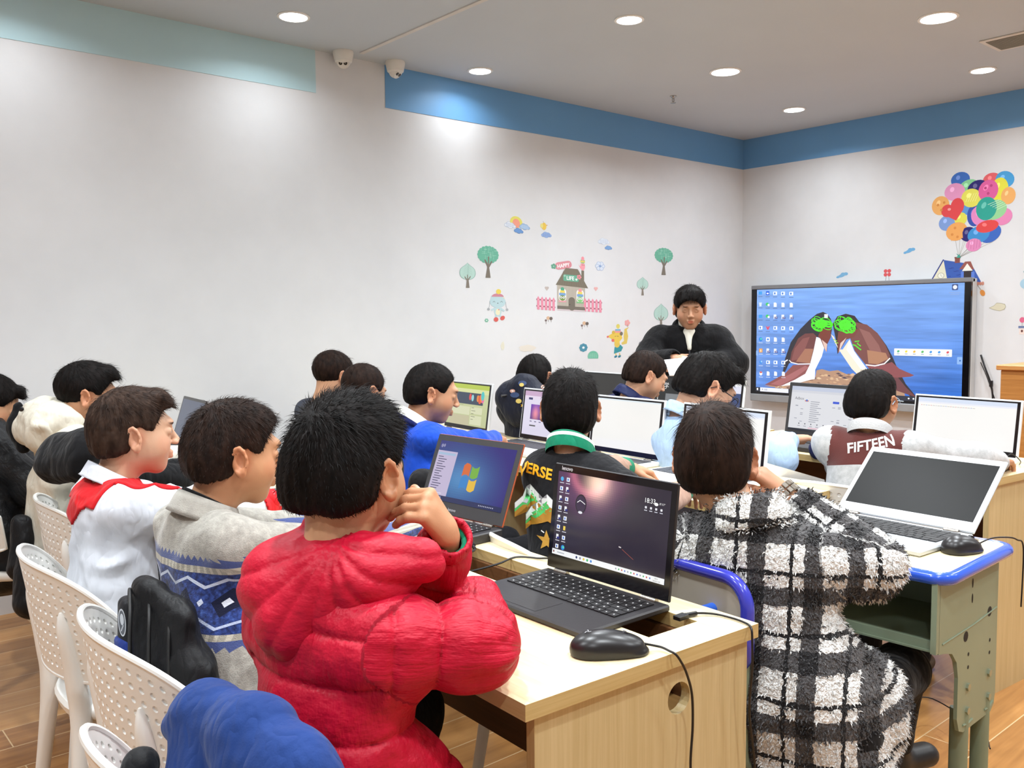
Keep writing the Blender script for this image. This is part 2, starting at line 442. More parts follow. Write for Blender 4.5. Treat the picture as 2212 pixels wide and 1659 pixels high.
# ceiling vent, sprinkler, cameras
vt=empty('ceiling_vent',(5.2,1.72,ZC),0,'grey rectangular air vent in the ceiling at the right edge','vent')
MB().box((-.13,-.34,-.008),(.13,.34,0),bev=.003).build('frame',plain('vent_frame','#D5D1CB',.6),vt)
m=MB()
for k in range(11): m.box((-.10+.0185*k,-.31,-.011),(-.094+.0185*k,.31,-.006))
m.build('slat',plain('vent_slat','#8F8A7C',.5),vt)
MB().box((-.105,-.315,-.0095),(.105,.315,-.0075)).build('duct',plain('vent_dark','#6D6858',.7),vt)
sp=empty('sprinkler_head',(4.73,3.84,ZC),0,'small metal sprinkler head hanging from the ceiling','sprinkler')
MB().lathe([(.022,0),(.022,-.004),(.012,-.007),(.009,-.014)],16).build('escutcheon',plain('chrome','#B8B4AE',.25,metal=1),sp)
m=MB().tube([(.009,0,-.014),(.011,0,-.03),(.003,0,-.042)],.0022).tube([(-.009,0,-.014),(-.011,0,-.03),(-.003,0,-.042)],.0022).lathe([(.002,-.042),(.018,-.044),(.018,-.046),(.002,-.047)],12).tube([(0,0,-.012),(0,0,-.042)],.002)
m.build('frame_arm',plain('chrome','#B8B4AE'),sp)
def dome(x,y,face,label):
    c=empty('security_camera',(x,y,ZC),0,label,'security camera','white dome security cameras')
    wp=plain('camera_shell','#E2E0DA',.35)
    MB().lathe([(.055,0),(.056,-.006),(.054,-.02),(.046,-.055),(.030,-.066)],32).build('base',wp,c)
    d=unit(face); R=Vector(d).to_track_quat('Z','Y').to_matrix().to_4x4(); Tm=Matrix.Translation((0,0,-.052))@R
    pr=[(.0385*math.sin(a),.0385*math.cos(a)*-1) for a in np.linspace(.02,2.2,12)]
    MB().lathe(pr+[(.030,.026),(.001,.028)],28,T=Tm).build('ball',wp,c)
    k=plain('lens_black','#141214',.15); g=plain('lens_glass','#5B544C',.1)
    for sx,nm in ((-.013,'lens'),(.013,'infrared_lens')):
        MB().lathe([(.0098,.0255),(.0098,.0295),(.008,.0300)],18,T=Tm@Matrix.Translation((sx,0,0))).lathe([(.005,.030),(.003,.0306)],14,mi=1,T=Tm@Matrix.Translation((sx,0,0))).build(nm,[k,g],c)
dome(2.56,4.345,(-.55,-.75,-.62),'white dome security camera, left one, turned to face the room')
dome(2.885,4.33,(.35,-.62,-.75),'white dome security camera on the blue band, right one, turned away')
# ============================================================ WALL STICKERS
PR=colmat('sticker_print',.55)
# wall A: U=+x, V=+z seen from -y.  scale px -> metres differs along the wall
def stickA(name,label,cx,cz,mh,mv,fn,group=None):
    p=Paint(); fn(p); ob=p.build(name,(cx,YA-.0008,cz),(mh/10,0,0),(0,0,mv/10),PR,eps=.00003,maxh=.0006); tag(ob,label,'wall sticker',group or 'painted wall stickers on the long wall'); return ob
def stickB(name,label,cy,cz,mh,mv,fn,group=None):
    p=Paint(); fn(p); ob=p.build(name,(XB-.0008,cy,cz),(0,-mh/10,0),(0,0,mv/10),PR,eps=.00003,maxh=.0008); tag(ob,label,'wall sticker',group or 'painted wall stickers on the screen wall'); return ob
def shear(p,k):   # stickers were set a little crooked in the photo: k = slope per unit
    p.v=[(x,y+k*x,l) for x,y,l in p.v]
def tree(w,h):
    def f(p):
        for k in range(18):
            a=2*pi*k/18; p.ell(w*.86*math.cos(a),h*.24+h*.66*math.sin(a)*.58,w*.2,w*.2,'#6DB49C',n=10)
        p.ell(0,h*.24,w*.92,h*.42,'#6DB49C',n=24)
        rr=random.Random(3)
        for k in range(26):
            x=rr.uniform(-w*.7,w*.7); y=h*.24+rr.uniform(-h*.3,h*.3); l=rr.uniform(w*.2,w*.5)
            p.line([(x,y),(x+(l if k%2 else 0)*.8,y+(0 if k%2 else l))],.5,'#A9D8C8')
        p.poly([(-w*.28,-h),(w*.22,-h),(w*.10,-h*.45),(w*.42,-h*.12),(w*.3,-h*.08),(w*.08,-h*.28),(w*.10,h*.15),(-w*.02,h*.15),(-w*.02,-h*.25),(-w*.3,0),(-w*.38,-h*.05),(-w*.1,-h*.42)],'#7C756B')
    return f
def leaf(w,h,c='#B7D6CD'):
    def f(p):
        P=[]
        for k in range(25):
            t=k/24; a=t*2*pi; x=w*math.sin(a)*(1-.25*math.cos(a)) ; y=h*.62*math.cos(a)+h*.2
            P.append((x*(1 if y<h*.45 else max(0,(h*.85-y)/(h*.4))),y))
        p.poly(P,'#8FB3AA'); p.poly([(x*.93,(y-h*.2)*.95+h*.2) for x,y in P],c)
        p.line([(0,-h*.3),(w*.1,h*.75)],.6,'#8FB3AA')
        for k in range(7):
            y=-h*.2+h*.12*k; p.line([(0,y),(w*.6*(1-k*.08),y+h*.18)],.35,'#94BDB2'); p.line([(0,y),(-w*.6*(1-k*.08),y+h*.15)],.35,'#94BDB2')
        p.poly([(-w*.24,-h),(w*.22,-h),(w*.12,-h*.45),(w*.4,-h*.18),(w*.32,-h*.14),(w*.04,-h*.36),(w*.02,-h*.05),(-w*.07,-h*.05),(-w*.08,-h*.38),(-w*.36,-h*.16),(-w*.42,-h*.22),(-w*.14,-h*.48)],'#857E74')
    return f
def cloud(p,cx,cy,w,c,ol=None,grid=None):
    B=[(-.62,-.1,.34),(-.2,.18,.42),(.28,.12,.38),(.66,-.12,.3),(0,-.16,.45)]
    if ol:
        for x,y,r in B: p.ell(cx+x*w,cy+y*w,r*w+.7,r*w*.85+.7,ol,n=14)
    for x,y,r in B: p.ell(cx+x*w,cy+y*w,r*w,r*w*.85,c,n=14)
    if grid:
        for k in range(-4,5):
            p.line([(cx+k*w*.17,cy-.38*w),(cx+k*w*.17,cy+.4*w-abs(k)*.05*w)],.35,grid)
            if abs(k)<3: p.line([(cx-.75*w,cy+k*w*.15),(cx+.75*w,cy+k*w*.15)],.35,grid)
def sun(p):
    for k in range(14):
        a=pi*k/13; p.ell(-2+11*math.cos(a),6+11*math.sin(a),2.6,2.6,'#E3DC6E',n=8)
    p.ell(-2,6,11,12,'#E3DC6E'); p.ell(-2,4,8,10,'#EFA08A')
    cloud(p,-15,-2,12,'#E9EEF5','#A9BDD8','#9DB2D4'); cloud(p,16,0,11.5,'#9DBDE0','#7FA2CC','#C8D9EE'); cloud(p,3,-11,10,'#6F9AD2','#5C86BE'); shear(p,-.1)
def chick(p):
    cloud(p,3,-9,11,'#9DB8E4','#7F9FD0','#6F8FC8'); p.ell(-2,9,5,8,'#E9C65A'); p.ell(-7,10,3,5,'#E6DC8A'); p.line([(-3,17),(-4,20)],.6,'#777'); p.poly([(3,13),(6,12),(3,10)],'#D89A4A')
def cloud2(p):
    cloud(p,-3,4,12,'#E3EAF3','#C2D0E2','#B4C6DE'); cloud(p,7,-9,7.5,'#7FA8DA','#6A93C8')
def happy(p):
    p.rrect(-18,-8,18,8,7,'#D8909A'); p.text('HAPPY',0,-4.3,11,'#FFFFFF','c',.82,bold=.02)
    for a in range(5): p.ell(-21+3.4*math.cos(a*1.256),1+3.4*math.sin(a*1.256),2.6,2.6,'#6BA890',n=10)
    p.v=[(x*math.cos(.2)-y*math.sin(.2),x*math.sin(.2)+y*math.cos(.2),l) for x,y,l in p.v]
def flw(r,c,n=5,ctr='#F4F4F4',out=None):
    def f(p):
        for k in range(n):
            a=2*pi*k/n
            if out: p.ell(r*.6*math.cos(a),r*.6*math.sin(a),r*.46,r*.46,out,n=10)
            p.ell(r*.6*math.cos(a),r*.6*math.sin(a),r*.38,r*.38,c,n=10)
        p.ell(0,0,r*.28,r*.28,ctr,n=10)
    return f
def house(p):
    p.rect(-28,-42,32,12,'#B9B2A6'); 
    for k in range(9): p.line([(-27+7*k,-40),(-27+7*k,11)],.4,'#C6C0B5')
    p.rect(-28,-42,32,-32,'#7A736A'); p.rect(-28,-42,32,-39,'#D4C8CC')
    p.poly([(-31,12),(-10,50),(16,50),(39,10)],'#7D7668'); p.rect(24,22,30,48,'#7D7668')
    for k in range(12): p.line([(-27+5.4*k,12.5),(-12+2.7*k,49)],.3,'#8C8577')
    p.rrect(-15,22,18,36,3,'#6CAE94'); p.text('LIFE',0,25,11.5,'#FFFFFF','c',.85,bold=.02); p.ell(-12,33,2.4,2.4,'#9CCBB9'); p.ell(13,27,2.4,2.4,'#D8ECE4')
    for k in range(5): p.ell(19+3.2*math.cos(k*1.256),33+3.2*math.sin(k*1.256),2.3,2.3,'#E0909A',n=8)
    p.rrect(-4,-41,10,-12,6.9,'#787268'); p.ell(-1.5,-28,.9,.9,'#333')
    for cx,h1,h2 in ((-17,'#56A88A','#E8D264'),(21,'#E59A9E','#E8D264')):
        p.rrect(cx-8,-22,cx+8,6,7.5,'#F2F2EE'); p.ell(cx,4,4,4,h1); p.rect(cx-5,-4,cx+5,1,h2); p.rrect(cx-7,-10,cx+7,-4,2,'#7FA7D6'); p.ell(cx,-15,6.5,6,'#7E9A5A' if cx<0 else '#86C77A')
        p.ell(cx-2.8,-14,2.4,2.4,'#FFF'); p.ell(cx+2.8,-14,2.4,2.4,'#FFF'); p.ell(cx-2.8,-14,1,1,'#222'); p.ell(cx+2.8,-14,1,1,'#222'); p.rect(cx-8,-24,cx+8,-21,'#E0A0A8' if cx<0 else '#7FBF86')
    p.ell(27,57,5,9,'#EFA0AC'); p.ell(27,68,5,5,'#8FC08A'); p.rect(22,66,32,69,'#E8D06A'); p.ell(27,74,3.4,4.4,'#EE9AA4'); p.poly([(24,54),(18,60),(22,52)],'#EFA0AC'); p.rect(25.6,59,26.6,61,'#444'); p.rect(29,59,30,61,'#444')
    shear(p,-.06)
def fence(n):
    def f(p):
        w=8.2; x0=-n*w/2
        p.rect(x0-1,-7,x0+n*w-1,-4,'#9A6A78'); p.rect(x0-1,7,x0+n*w-1,10,'#9A6A78')
        for k in range(n):
            x=x0+k*w+.6; p.poly([(x,-13),(x+5.4,-13),(x+5.4,11),(x+2.7,16),(x,11)],'#E592A8'); p.ell(x+2.7,8.4,.6,.6,'#FFF',n=6); p.ell(x+2.7,-5.5,.6,.6,'#FFF',n=6)
        shear(p,-.08)
    return f
def heart(c):
    def f(p): p.ell(-1.8,1.5,2.6,2.6,c,n=12); p.ell(1.8,1.5,2.6,2.6,c,n=12); p.poly([(-4.1,.5),(0,-5),(4.1,.5),(0,2)],c)
    return f
def kitten(p):
    p.poly([(-16,9),(-14,20),(-7,14)],'#BFD5DA'); p.poly([(16,7),(14,16),(7,12)],'#E8C98C'); p.ell(0,6,17,13,'#B9D4DA'); p.ell(0,17,13,7,'#C98896',a0=0,a1=pi); p.ell(2,28,5.5,5.5,'#E6CF5E')
    for sx in (-8,8): p.line([(sx-2.5,5),(sx,7.5),(sx+2.5,5)],.8,'#4A5560')
    p.ell(0,3,1,1,'#444'); p.line([(-17,8),(-18,-4),(-20,-8)],.7,'#9AA3A8'); p.line([(17,6),(18,-4),(20,-9)],.7,'#9AA3A8'); p.ell(-20,-10,3,3,'#A6ABB0',n=8); p.ell(20,-11,3,3,'#A6ABB0',n=8)
    p.line([(-6,-8),(-14,-12)],4,'#B9D4DA'); p.line([(6,-8),(14,-14)],4,'#B9D4DA'); p.ell(0,-15,8,10,'#B9D4DA'); p.ell(0,-16,5,7,'#E6E2C0')
    p.line([(-4,-23),(-4,-28)],4,'#B9D4DA'); p.line([(4,-23),(7,-26)],4,'#B9D4DA'); p.ell(-4,-32,5,5,'#D5655E'); p.ell(10,-29,5.5,4.5,'#D5655E',rot=.7)
    p.ell(2,-11,1.6,1.6,'#E09A9A',n=8)
def shrooms(p):
    for x,y,r,c in ((-5,-1,2.4,'#7E6E6E'),(0,4,4,'#D8B79A'),(6,3,3.6,'#6D645E')):
        p.line([(x,y),(x+.5,y-8)],.9,'#8A8078'); p.ell(x,y,r,r,c,n=12)
def foxy(p):
    p.poly([(10,-10),(20,-8),(23,8),(20,22),(25,28),(15,24),(13,8),(14,-2),(8,-6)],'#DCC468'); p.ell(2,-19,9,10,'#3F95A0',a0=0,a1=pi); p.poly([(-7,-19),(12,-14),(8,-24),(-8,-29)],'#3F95A0'); p.ell(-1,-8,6,8,'#E0C35C')
    p.poly([(-22,9),(-6,18),(8,16),(10,4),(2,-6),(-8,-3),(-14,4)],'#E4C658'); p.ell(-21,8,2.2,2.2,'#D9706E',n=10); p.ell(-9,17,3.4,4,'#D4B44E',n=10); p.ell(8,14,3.4,4.4,'#7B7264',n=10)
    p.rrect(-6,16,7,24,3,'#E79B98'); p.rect(-5,20,6,24,'#7FB5D0'); p.ell(1,30,4,5,'#DCD06A',n=12); p.ell(-10,0,3.2,3.2,'#DD7168',n=10); p.line([(-6,8),(-3,9)],.8,'#4A463E'); p.line([(-1,9),(2,8)],.8,'#4A463E')
    for x in (-4,4): p.line([(x,-28),(x+1,-33)],2,'#E0C35C'); p.ell(x,-35,3.6,2.4,'#3A7F96',rot=.5,n=10)
    for k in range(5): p.ell(21+3.5*math.cos(k*1.256),37+4*math.sin(k*1.256),3,3.4,'#E9A9A8',n=8)
    p.line([(22,28),(21,34)],.7,'#888')
def bush(p):
    P=[(-11,-8)]; 
    for k in range(29): a=pi-pi*k/28; rr=1+.05*math.cos(k*pi); P.append((11*rr*math.cos(a),-2+10*rr*math.sin(a)))
    P.append((11,-9)); p.poly(P,'#72BBA0')
    for k in range(5): p.line([(-9+4*k,-7),(-9+4*k,3-abs(k-2)*2)],.35,'#A6D8C6'); p.line([(-9,-5+2.4*k),(9,-5+2.4*k)],.35,'#A6D8C6') if k<4 else None
def stain(w,h,c,sd):
    def f(p):
        rr=random.Random(sd)
        p.poly([(w*math.cos(a)*rr.uniform(.6,1),h*math.sin(a)*rr.uniform(.6,1)) for a in np.linspace(0,2*pi,17)[:-1]],c)
    return f
stickA('tree_sticker','large green round-crowned tree wall sticker left of the house sticker',3.62,1.667,.038,.0291,tree(22,40))
stickA('leaf_tree_sticker','pale green leaf-shaped tree wall sticker, leftmost of the wall stickers',3.454,1.57,.0367,.0286,leaf(17,30))
stickA('sun_cloud_sticker','orange sun between blue clouds wall sticker, topmost on the long wall',3.867,1.894,.0401,.0298,sun)
stickA('chick_cloud_sticker','small yellow chick on a blue cloud wall sticker',4.113,1.875,.0424,.0306,chick)
stickA('cloud_sticker','pale checked cloud with small blue cloud wall sticker above the blue flower',4.696,1.818,.048,.0326,cloud2)
stickA('happy_sign_sticker','pink wall sticker banner reading HAPPY above the house',4.283,1.651,.0441,.0314,happy)
stickA('flower_sticker','pale blue flower outline wall sticker right of the house chimney',4.643,1.656,.0475,.0326,flw(10,'#D5DFEE',6,'#8FA8D0','#9FB4D6'))
stickA('house_sticker','grey cottage wall sticker with sign reading LIFE',4.348,1.473,.0448,.0317,house)
stickA('fence_sticker','pink picket fence wall sticker left of the cottage',4.122,1.386,.0427,.031,fence(5))
stickA('fence_sticker','pink picket fence wall sticker right of the cottage',4.572,1.375,.047,.0325,fence(5))
stickA('heart_sticker','small grey heart wall sticker left of the cottage',4.127,1.491,.0427,.031,heart('#BDB3AE'))
stickA('heart_sticker','small pink heart wall sticker right of the cottage',4.60,1.495,.0472,.0325,heart('#E3B0AE'))
stickA('kitten_sticker','blue kitten with pink bobble hat and red boots wall sticker',3.696,1.381,.0389,.0296,kitten)
stickA('flower_sticker','tiny green flower wall sticker by the kitten boots',3.602,1.281,.0381,.0293,flw(4.5,'#7DB8A0',6))
stickA('mushroom_sticker','cluster of small brown mushrooms wall sticker under the left fence',4.138,1.28,.0429,.0311,shrooms)
stickA('mushroom_sticker','cluster of small brown mushrooms wall sticker under the cottage right side',4.483,1.242,.0462,.0323,shrooms)
stickA('fox_sticker','yellow fox in teal skirt with bobble hat wall sticker',4.826,1.128,.0496,.0336,foxy)
stickA('flower_sticker','dark blue flower wall sticker beside the green bush',4.474,1.084,.0462,.0324,flw(9.5,'#4F8FA6',8,'#E8F0F2'))
stickA('bush_sticker','green half-round bush wall sticker',4.571,1.032,.0472,.0328,bush)
stickA('faded_sticker','faded yellowish rabbit sticker remains on the long wall',3.735,1.116,.0393,.0299,stain(5,12,'#DEDCCB',4))
stickA('wall_stain','pale beige stain patch on the long wall where a sticker came off',3.952,1.095,.0413,.0307,stain(24,9,'#DFDAD0',9))
stickA('tree_sticker','green round-crowned tree wall sticker above the teacher',5.342,1.73,.0546,.0349,tree(19,34))
stickA('leaf_tree_sticker','small pale leaf-shaped tree wall sticker left of the teacher',5.099,1.53,.0522,.0342,leaf(12,22))
stickA('leaf_tree_sticker','pale leaf-shaped tree wall sticker partly behind the teacher head',5.312,1.31,.0545,.0351,leaf(15,30))
stickA('flower_sticker','small grey flower wall sticker by the teacher sleeve',5.085,1.095,.0523,.0345,flw(6,'#8C8C94',8))
def balloons(p):
    # strings first
    for x,y in ((-45,-30),(-20,-45),(-12,-40),(0,-60),(8,-50),(22,-62),(40,-60),(-30,-30),(14,-60)): p.line([(x,y),(-32,-90)],.5,'#8F8C80')
    E_=[(-33,80,21,17,'#3F6FC0',0),(35,72,19,15,'#E0646A',0),(62,70,20,17,'#4AA0DA',-.4),(-62,55,0,0,'',0),(-15,62,22,16,'#8AD29A',.3),(5,58,22,17,'#2B2470',.2),(52,50,18,25,'#E4E04A',0),(70,35,15,18,'#EDB06A',0),
        (-45,55,23,19,'#E39AC6',0),(-76,28,20,21,'#EDB067',0),(-60,-12,19,17,'#7F9FDA',0),(-8,20,25,19,'#5F97D8',0),(0,0,16,24,'#3A55AE',0),(60,-8,20,18,'#E58ABA',.3),(42,8,26,21,'#98D49A',.2),(-30,-5,14,14,'#E2DE5A',0),
        (-8,38,22,20,'#E4E060',-.3),(28,50,21,23,'#DC62A0',-.2),(12,-2,19,22,'#E28CC4',.3),(25,12,22,25,'#2FA394',-.1),(-38,-32,24,20,'#EBA860',.2),(35,-42,24,18,'#3D68C0',.5),(-12,-40,18,16,'#2B2470',0),(10,-42,24,18,'#3F8FD0',.2),(28,-26,24,13,'#DD4A4A',.15),(0,-64,17,14,'#E08CBC',.1)]
    for x,y,rx,ry,c,ro in E_:
        if rx: p.ell(x,y,rx,ry,c,rot=ro,n=22); p.ell(x-rx*.25,y+ry*.3,rx*.22,ry*.3,tuple(min(1,v*1.25+.12) for v in s2l(c)),rot=ro-.4,n=10)
    # heart and star shapes, spots, stripes
    p.ell(-60,15,14,14,'#DD4A4E'); p.ell(-38,24,15,17,'#DD4A4E'); p.poly([(-72,9),(-40,-8),(-24,16),(-46,24)],'#DD4A4E'); p.ell(-56,18,4,3,'#F0A0A0',n=10)
    P=[]
    for k in range(10):
        a=pi/2+k*pi/5+.2; rr=22 if k%2==0 else 15; P.append((-40+rr*math.cos(a),-34+rr*.9*math.sin(a)))
    p.poly(P,'#EBA860')
    for x,y in ((-48,-38),(-36,-44),(-42,-24),(-82,30),(-68,34),(-74,18)): p.ell(x,y,3,3,'#D98E48',n=10)
    for k in range(5): p.line([(28+k*5,20-k*3),(52+k*4,28-k*3)],.9,'#D6F0D4'); p.line([(-20+k*5,30),(-12+k*5,48)],1,'#F4F3A8'); p.line([(-12+k*6,-74+abs(k-2)*2),(-10+k*6,-52)],.8,'#C2709E')
    for x,y in ((22,56),(34,60),(28,44)): p.ell(x,y,3,3,'#B9487E',n=10)
    p.poly([(-37,-90),(-27,-90),(-30,-84),(-26,-80),(-32,-84),(-38,-80),(-34,-85)],'#3F9F8F')
stickB('balloon_bunch_sticker','large colourful bunch of balloons wall sticker above the display',2.575,1.959,.0299,.031,balloons)
def roofhouse(p):
    p.poly([(-50,-6),(-33,30),(28,18),(50,-22),(-28,-22)],'#3F5FAE'); p.poly([(-57,-12),(-33,30),(-24,-12)],'#E6E0C4'); p.line([(-58,-12),(-33,31)],2.6,'#2E3E86')
    for k in range(14):
        x=-22+(k*17)%62; y=-6+(k*11)%26
        if y<22-(x+20)*.2: p.line([(x,y),(x+6,y-.5)],1,'#2E3E86')
    p.ell(-38,-4,7.5,6.5,'#B9AE9A'); p.ell(-38,-4,6.2,5.4,'#F0ECDC'); p.line([(-38,-4),(-38,0)],.6,'#777'); p.line([(-38,-4),(-35,-6)],.6,'#777')
    p.rect(-8,22,3,34,'#8C5048'); p.rect(-9,32,4,35,'#7A443E')
    p.poly([(2,8),(14,24),(26,24),(34,6),(20,8)],'#9A5A50'); p.poly([(8,4),(19,20),(31,4)],'#F2EEE2'); p.rect(9,-10,31,4,'#3A3030'); p.rect(6,-10,12,3,'#5F7FD0'); p.rect(28,-12,35,2,'#5F7FD0')
    for k in range(6): p.ell(28+5*k,-24,2.8,4,'#C88A78',n=10)
    p.poly([(30,-28),(40,-30),(30,-62),(22,-60)],'#2E3E96'); p.line([(26,-44),(37,-46)],1.2,'#DDE2F4'); p.ell(22,-66,9,14,'#8FA83C'); p.line([(42,-28),(50,-38)],.8,'#8A8070'); p.ell(53,-44,5,7,'#E0954A',rot=.5)
stickB('floating_house_sticker','blue-roofed house wall sticker behind the top right corner of the display',2.671,1.576,.0307,.0316,roofhouse)
def c3(c): 
    def f(p): p.ell(0,0,8,3.6,c,rot=.35); p.ell(8,3,5,3.4,c); p.ell(-8,-3,4.5,2.6,c,rot=.3); p.ell(2,2,5,4.2,c)
    return f
stickB('cloud_sticker','small blue cloud wall sticker between corner and balloons',3.015,1.748,.0333,.0328,c3('#6FAEDC'))
stickB('cloud_sticker','small blue cloud wall sticker just above the display top edge',3.526,1.596,.0375,.0349,c3('#7FB4D8'))
def redf(p):
    p.line([(-2,-4),(-4,-20)],.8,'#777'); p.line([(3,-4),(4,-20)],.8,'#777')
    for x,y in ((-4,4),(4,4),(-4,-4),(4,-4)): p.ell(x,y,4,4,'#DD5A5E',n=12)
    p.ell(0,0,1.6,1.6,'#F4D8D8',n=8)
stickB('flower_sticker','small red four-petal flower wall sticker above the display',3.172,1.60,.0346,.0335,redf)
def cream(p): p.poly([(-19,-2),(-8,3),(-2,9),(8,8),(16,6),(18,0),(15,-6),(5,-9),(-6,-7)],'#A9A58C'); p.poly([(-17,-2),(-8,2),(-2,8),(8,7),(15,5),(17,0),(14,-5),(5,-8),(-6,-6)],'#D9D5BE')
stickB('cloud_sticker','cream cloud outline wall sticker right of the display',2.411,1.341,.0289,.0307,cream)
def rb(p): p.ell(2,-8,12,11,'#A9CCE0'); p.line([(0,4),(-2,18)],.7,'#8FA0A8'); p.line([(3,4),(6,20)],.7,'#8FA0A8'); p.ell(-2,18,1.6,1.6,'#8FB0B8',n=8)
stickB('fountain_sticker','pale blue bird-shaped wall sticker cut by the right picture edge',2.25,1.513,.0278,.03,rb)
def rc(p): p.rect(-4,-22,10,-8,'#E9D9D2'); p.rect(-6,-9,12,-4,'#6F7FA8'); p.ell(2,-15,2.4,2.8,'#6A3F3C'); p.ell(2,9,6,6,'#D9698C'); p.line([(2,3),(2,-6)],.8,'#888')
stickB('birdhouse_sticker','small pink flower over a tiny hut wall sticker at the right picture edge',2.262,1.227,.0278,.0302,rc)
# ============================================================ WALL DISPLAY
BLK=plain('black_plastic','#17151A',.35,var=.03); GRYP=plain('grey_aluminium','#8E9094',.35,metal=.4,var=.03)
tv=empty('interactive_display',(6.27,3.40,.605),0,'large wall-mounted interactive display showing two birds on a rock over blue sea','display')
Y0,Y1=4.258-3.40,2.538-3.40
MB().box((0,Y1,.028),(.065,Y0,.93),bev=.004).build('housing',plain('display_shell','#C9CBCC',.4),tv)
MB().box((-.022,Y1+.003,.06),(0,Y0-.003,.912)).build('bezel',plain('gloss_black','#0E0C10',.12),tv)
MB().box((-.026,Y1,.905),(.03,Y0,.935),bev=.004).build('top_frame',GRYP,tv)
MB().box((-.028,Y1,0),(.03,Y0,.06),bev=.006).build('bottom_bar',plain('grey_bar','#9C9EA0',.4,metal=.2),tv)
SCR=screenmat('display_glow',1.15)
p=Paint()
def sky(u,v):
    n=fbm(np.array([[u*5+v*2,v*34,1.3]]),3,3)[0]; t=min(1,max(0,1-v)); a=np.array(s2l('#7FAAEC'));b=np.array(s2l('#1C62C4'))
    c=a*(1-t)**.8+b*(1-(1-t)**.8); lt=np.array(s2l('#8FB4EE')) if u<.2 else c
    c=c*(1-.35*max(0,.22-u)/.22)+lt*.35*max(0,.22-u)/.22
    return tuple(np.clip(c*(1+.28*n*(1-.3*v)),0,1))
p.grid(0,0,162,82,96,84,sky)
def sp(x,y):
    u=(x-133+(y-180)*.022)/1610; tp=180-75*u; bt=988+58*u; return (u*162,(1-(y-tp)/(bt-tp))*82)
def spp(L,c): p.poly([sp(*q) for q in L],c)
rk=[(190,945),(300,935),(420,925),(560,895),(640,880),(655,810),(700,800),(760,815),(830,805),(900,835),(1000,850),(1120,860),(1250,920),(1335,965),(1340,1003),(830,980),(420,965)]
spp(rk,'#B58E74'); rr=random.Random(5)
for k in range(150):
    x=rr.uniform(300,1280); y0=950 if x<560 else 830+max(0,x-1000)*.35; y=rr.uniform(y0,y0+130 if x>560 else 960)
    if y>965: continue
    a=rr.uniform(8,26); spp([(x-a,y),(x,y-a*.35),(x+a,y+a*.2),(x,y+a*.4)],rr.choice(['#D9B48E','#8C6A58','#C59A78','#5E4A50','#E3C8A6','#A4826E']))
def bird(L): 
    for P,c in L: spp(P,c)
bird([([(362,835),(386,720),(436,592),(520,484),(600,408),(660,362),(712,345),(748,362),(775,400),(788,450),(775,540),(745,600),(700,560),(655,540),(560,620),(480,740),(420,760),(382,832)],'#2C2A33'),
 ([(425,755),(442,670),(500,560),(560,520),(630,515),(664,545),(652,600),(628,690),(600,762),(500,762)],'#70403F'),
 ([(440,740),(470,640),(540,560),(600,545),(560,640),(520,720)],'#8A5350'),([(480,745),(560,640),(630,640),(600,755)],'#A8735C'),
 ([(200,935),(380,845),(455,772),(600,765),(582,850),(430,930),(300,945)],'#8E5250'),([(250,930),(420,850),(560,775),(590,790),(480,870),(340,940)],'#A9696A'),
 ([(655,545),(690,555),(722,620),(700,700),(668,760),(645,805),(641,880),(600,888),(430,935),(345,943),(470,890),(560,840),(600,765),(632,650)],'#F2F4FA'),
 ([(700,480),(776,470),(774,545),(746,600),(742,660),(728,650),(690,560),(668,540)],'#7A3C34'),([(700,565),(745,600),(738,664),(726,640)],'#E0C0B4')])
p.line([sp(*q) for q in [(422,735),(440,752),(500,764),(600,760)]],.8,'#F4F0F0'); p.line([sp(*q) for q in [(385,745),(408,732)]],1,'#F4F0F0')
bird([([(790,440),(828,378),(895,357),(965,372),(1000,418),(1090,462),(1150,520),(1205,600),(1250,690),(1282,770),(1345,900),(1425,1005),(1380,1000),(1230,850),(960,560),(900,540),(848,640),(828,678),(815,560)],'#33262A'),
 ([(960,420),(1060,440),(1140,505),(1200,600),(1232,680),(1228,712),(1150,758),(1050,757),(965,650),(930,548),(990,480)],'#7A4844'),([(1000,470),(1080,500),(1150,600),(1180,690),(1080,640)],'#93605A'),
 ([(1060,640),(1200,660),(1220,705),(1140,750),(1070,745)],'#B17E60'),([(1050,757),(1150,764),(1245,730),(1300,782),(1405,830),(1380,842),(1290,852),(1190,850),(1085,800)],'#8E4C50'),
 ([(1190,852),(1290,852),(1350,930),(1425,1005),(1220,935)],'#6E4044'),
 ([(775,520),(800,540),(838,640),(870,640),(925,558),(950,640),(1055,790),(1120,862),(1000,850),(940,790),(868,680),(815,600)],'#F3E6D2'),([(925,560),(960,650),(1060,790),(1010,790),(900,640)],'#FBF8F6'),
 ([(836,500),(960,480),(1000,470),(960,540),(900,560),(852,640),(834,672),(828,560)],'#7C4138'),([(852,590),(900,545),(860,620),(838,668)],'#E6C9BC')])
p.line([sp(*q) for q in [(1050,757),(1120,764),(1190,745),(1232,700)]],.9,'#F6F0EE')
G='#4FE52A'
def scrib(cx,cy,rx,ry,n,sd):
    r2=random.Random(sd); p.ell(*sp(cx,cy),rx*.060,ry*.058,G,n=18)
    for k in range(n):
        a=r2.uniform(0,2*pi); ox=cx+rx*.6*math.cos(a); oy=cy+ry*.6*math.sin(a); ax=r2.uniform(.3,.5)*rx; ay=r2.uniform(.25,.5)*ry
        p.line([sp(ox+ax*math.cos(t),oy+ay*math.sin(t+.4)) for t in np.linspace(0,6.6,16)],.55,G)
scrib(695,440,88,62,15,2); scrib(890,445,84,72,17,8)
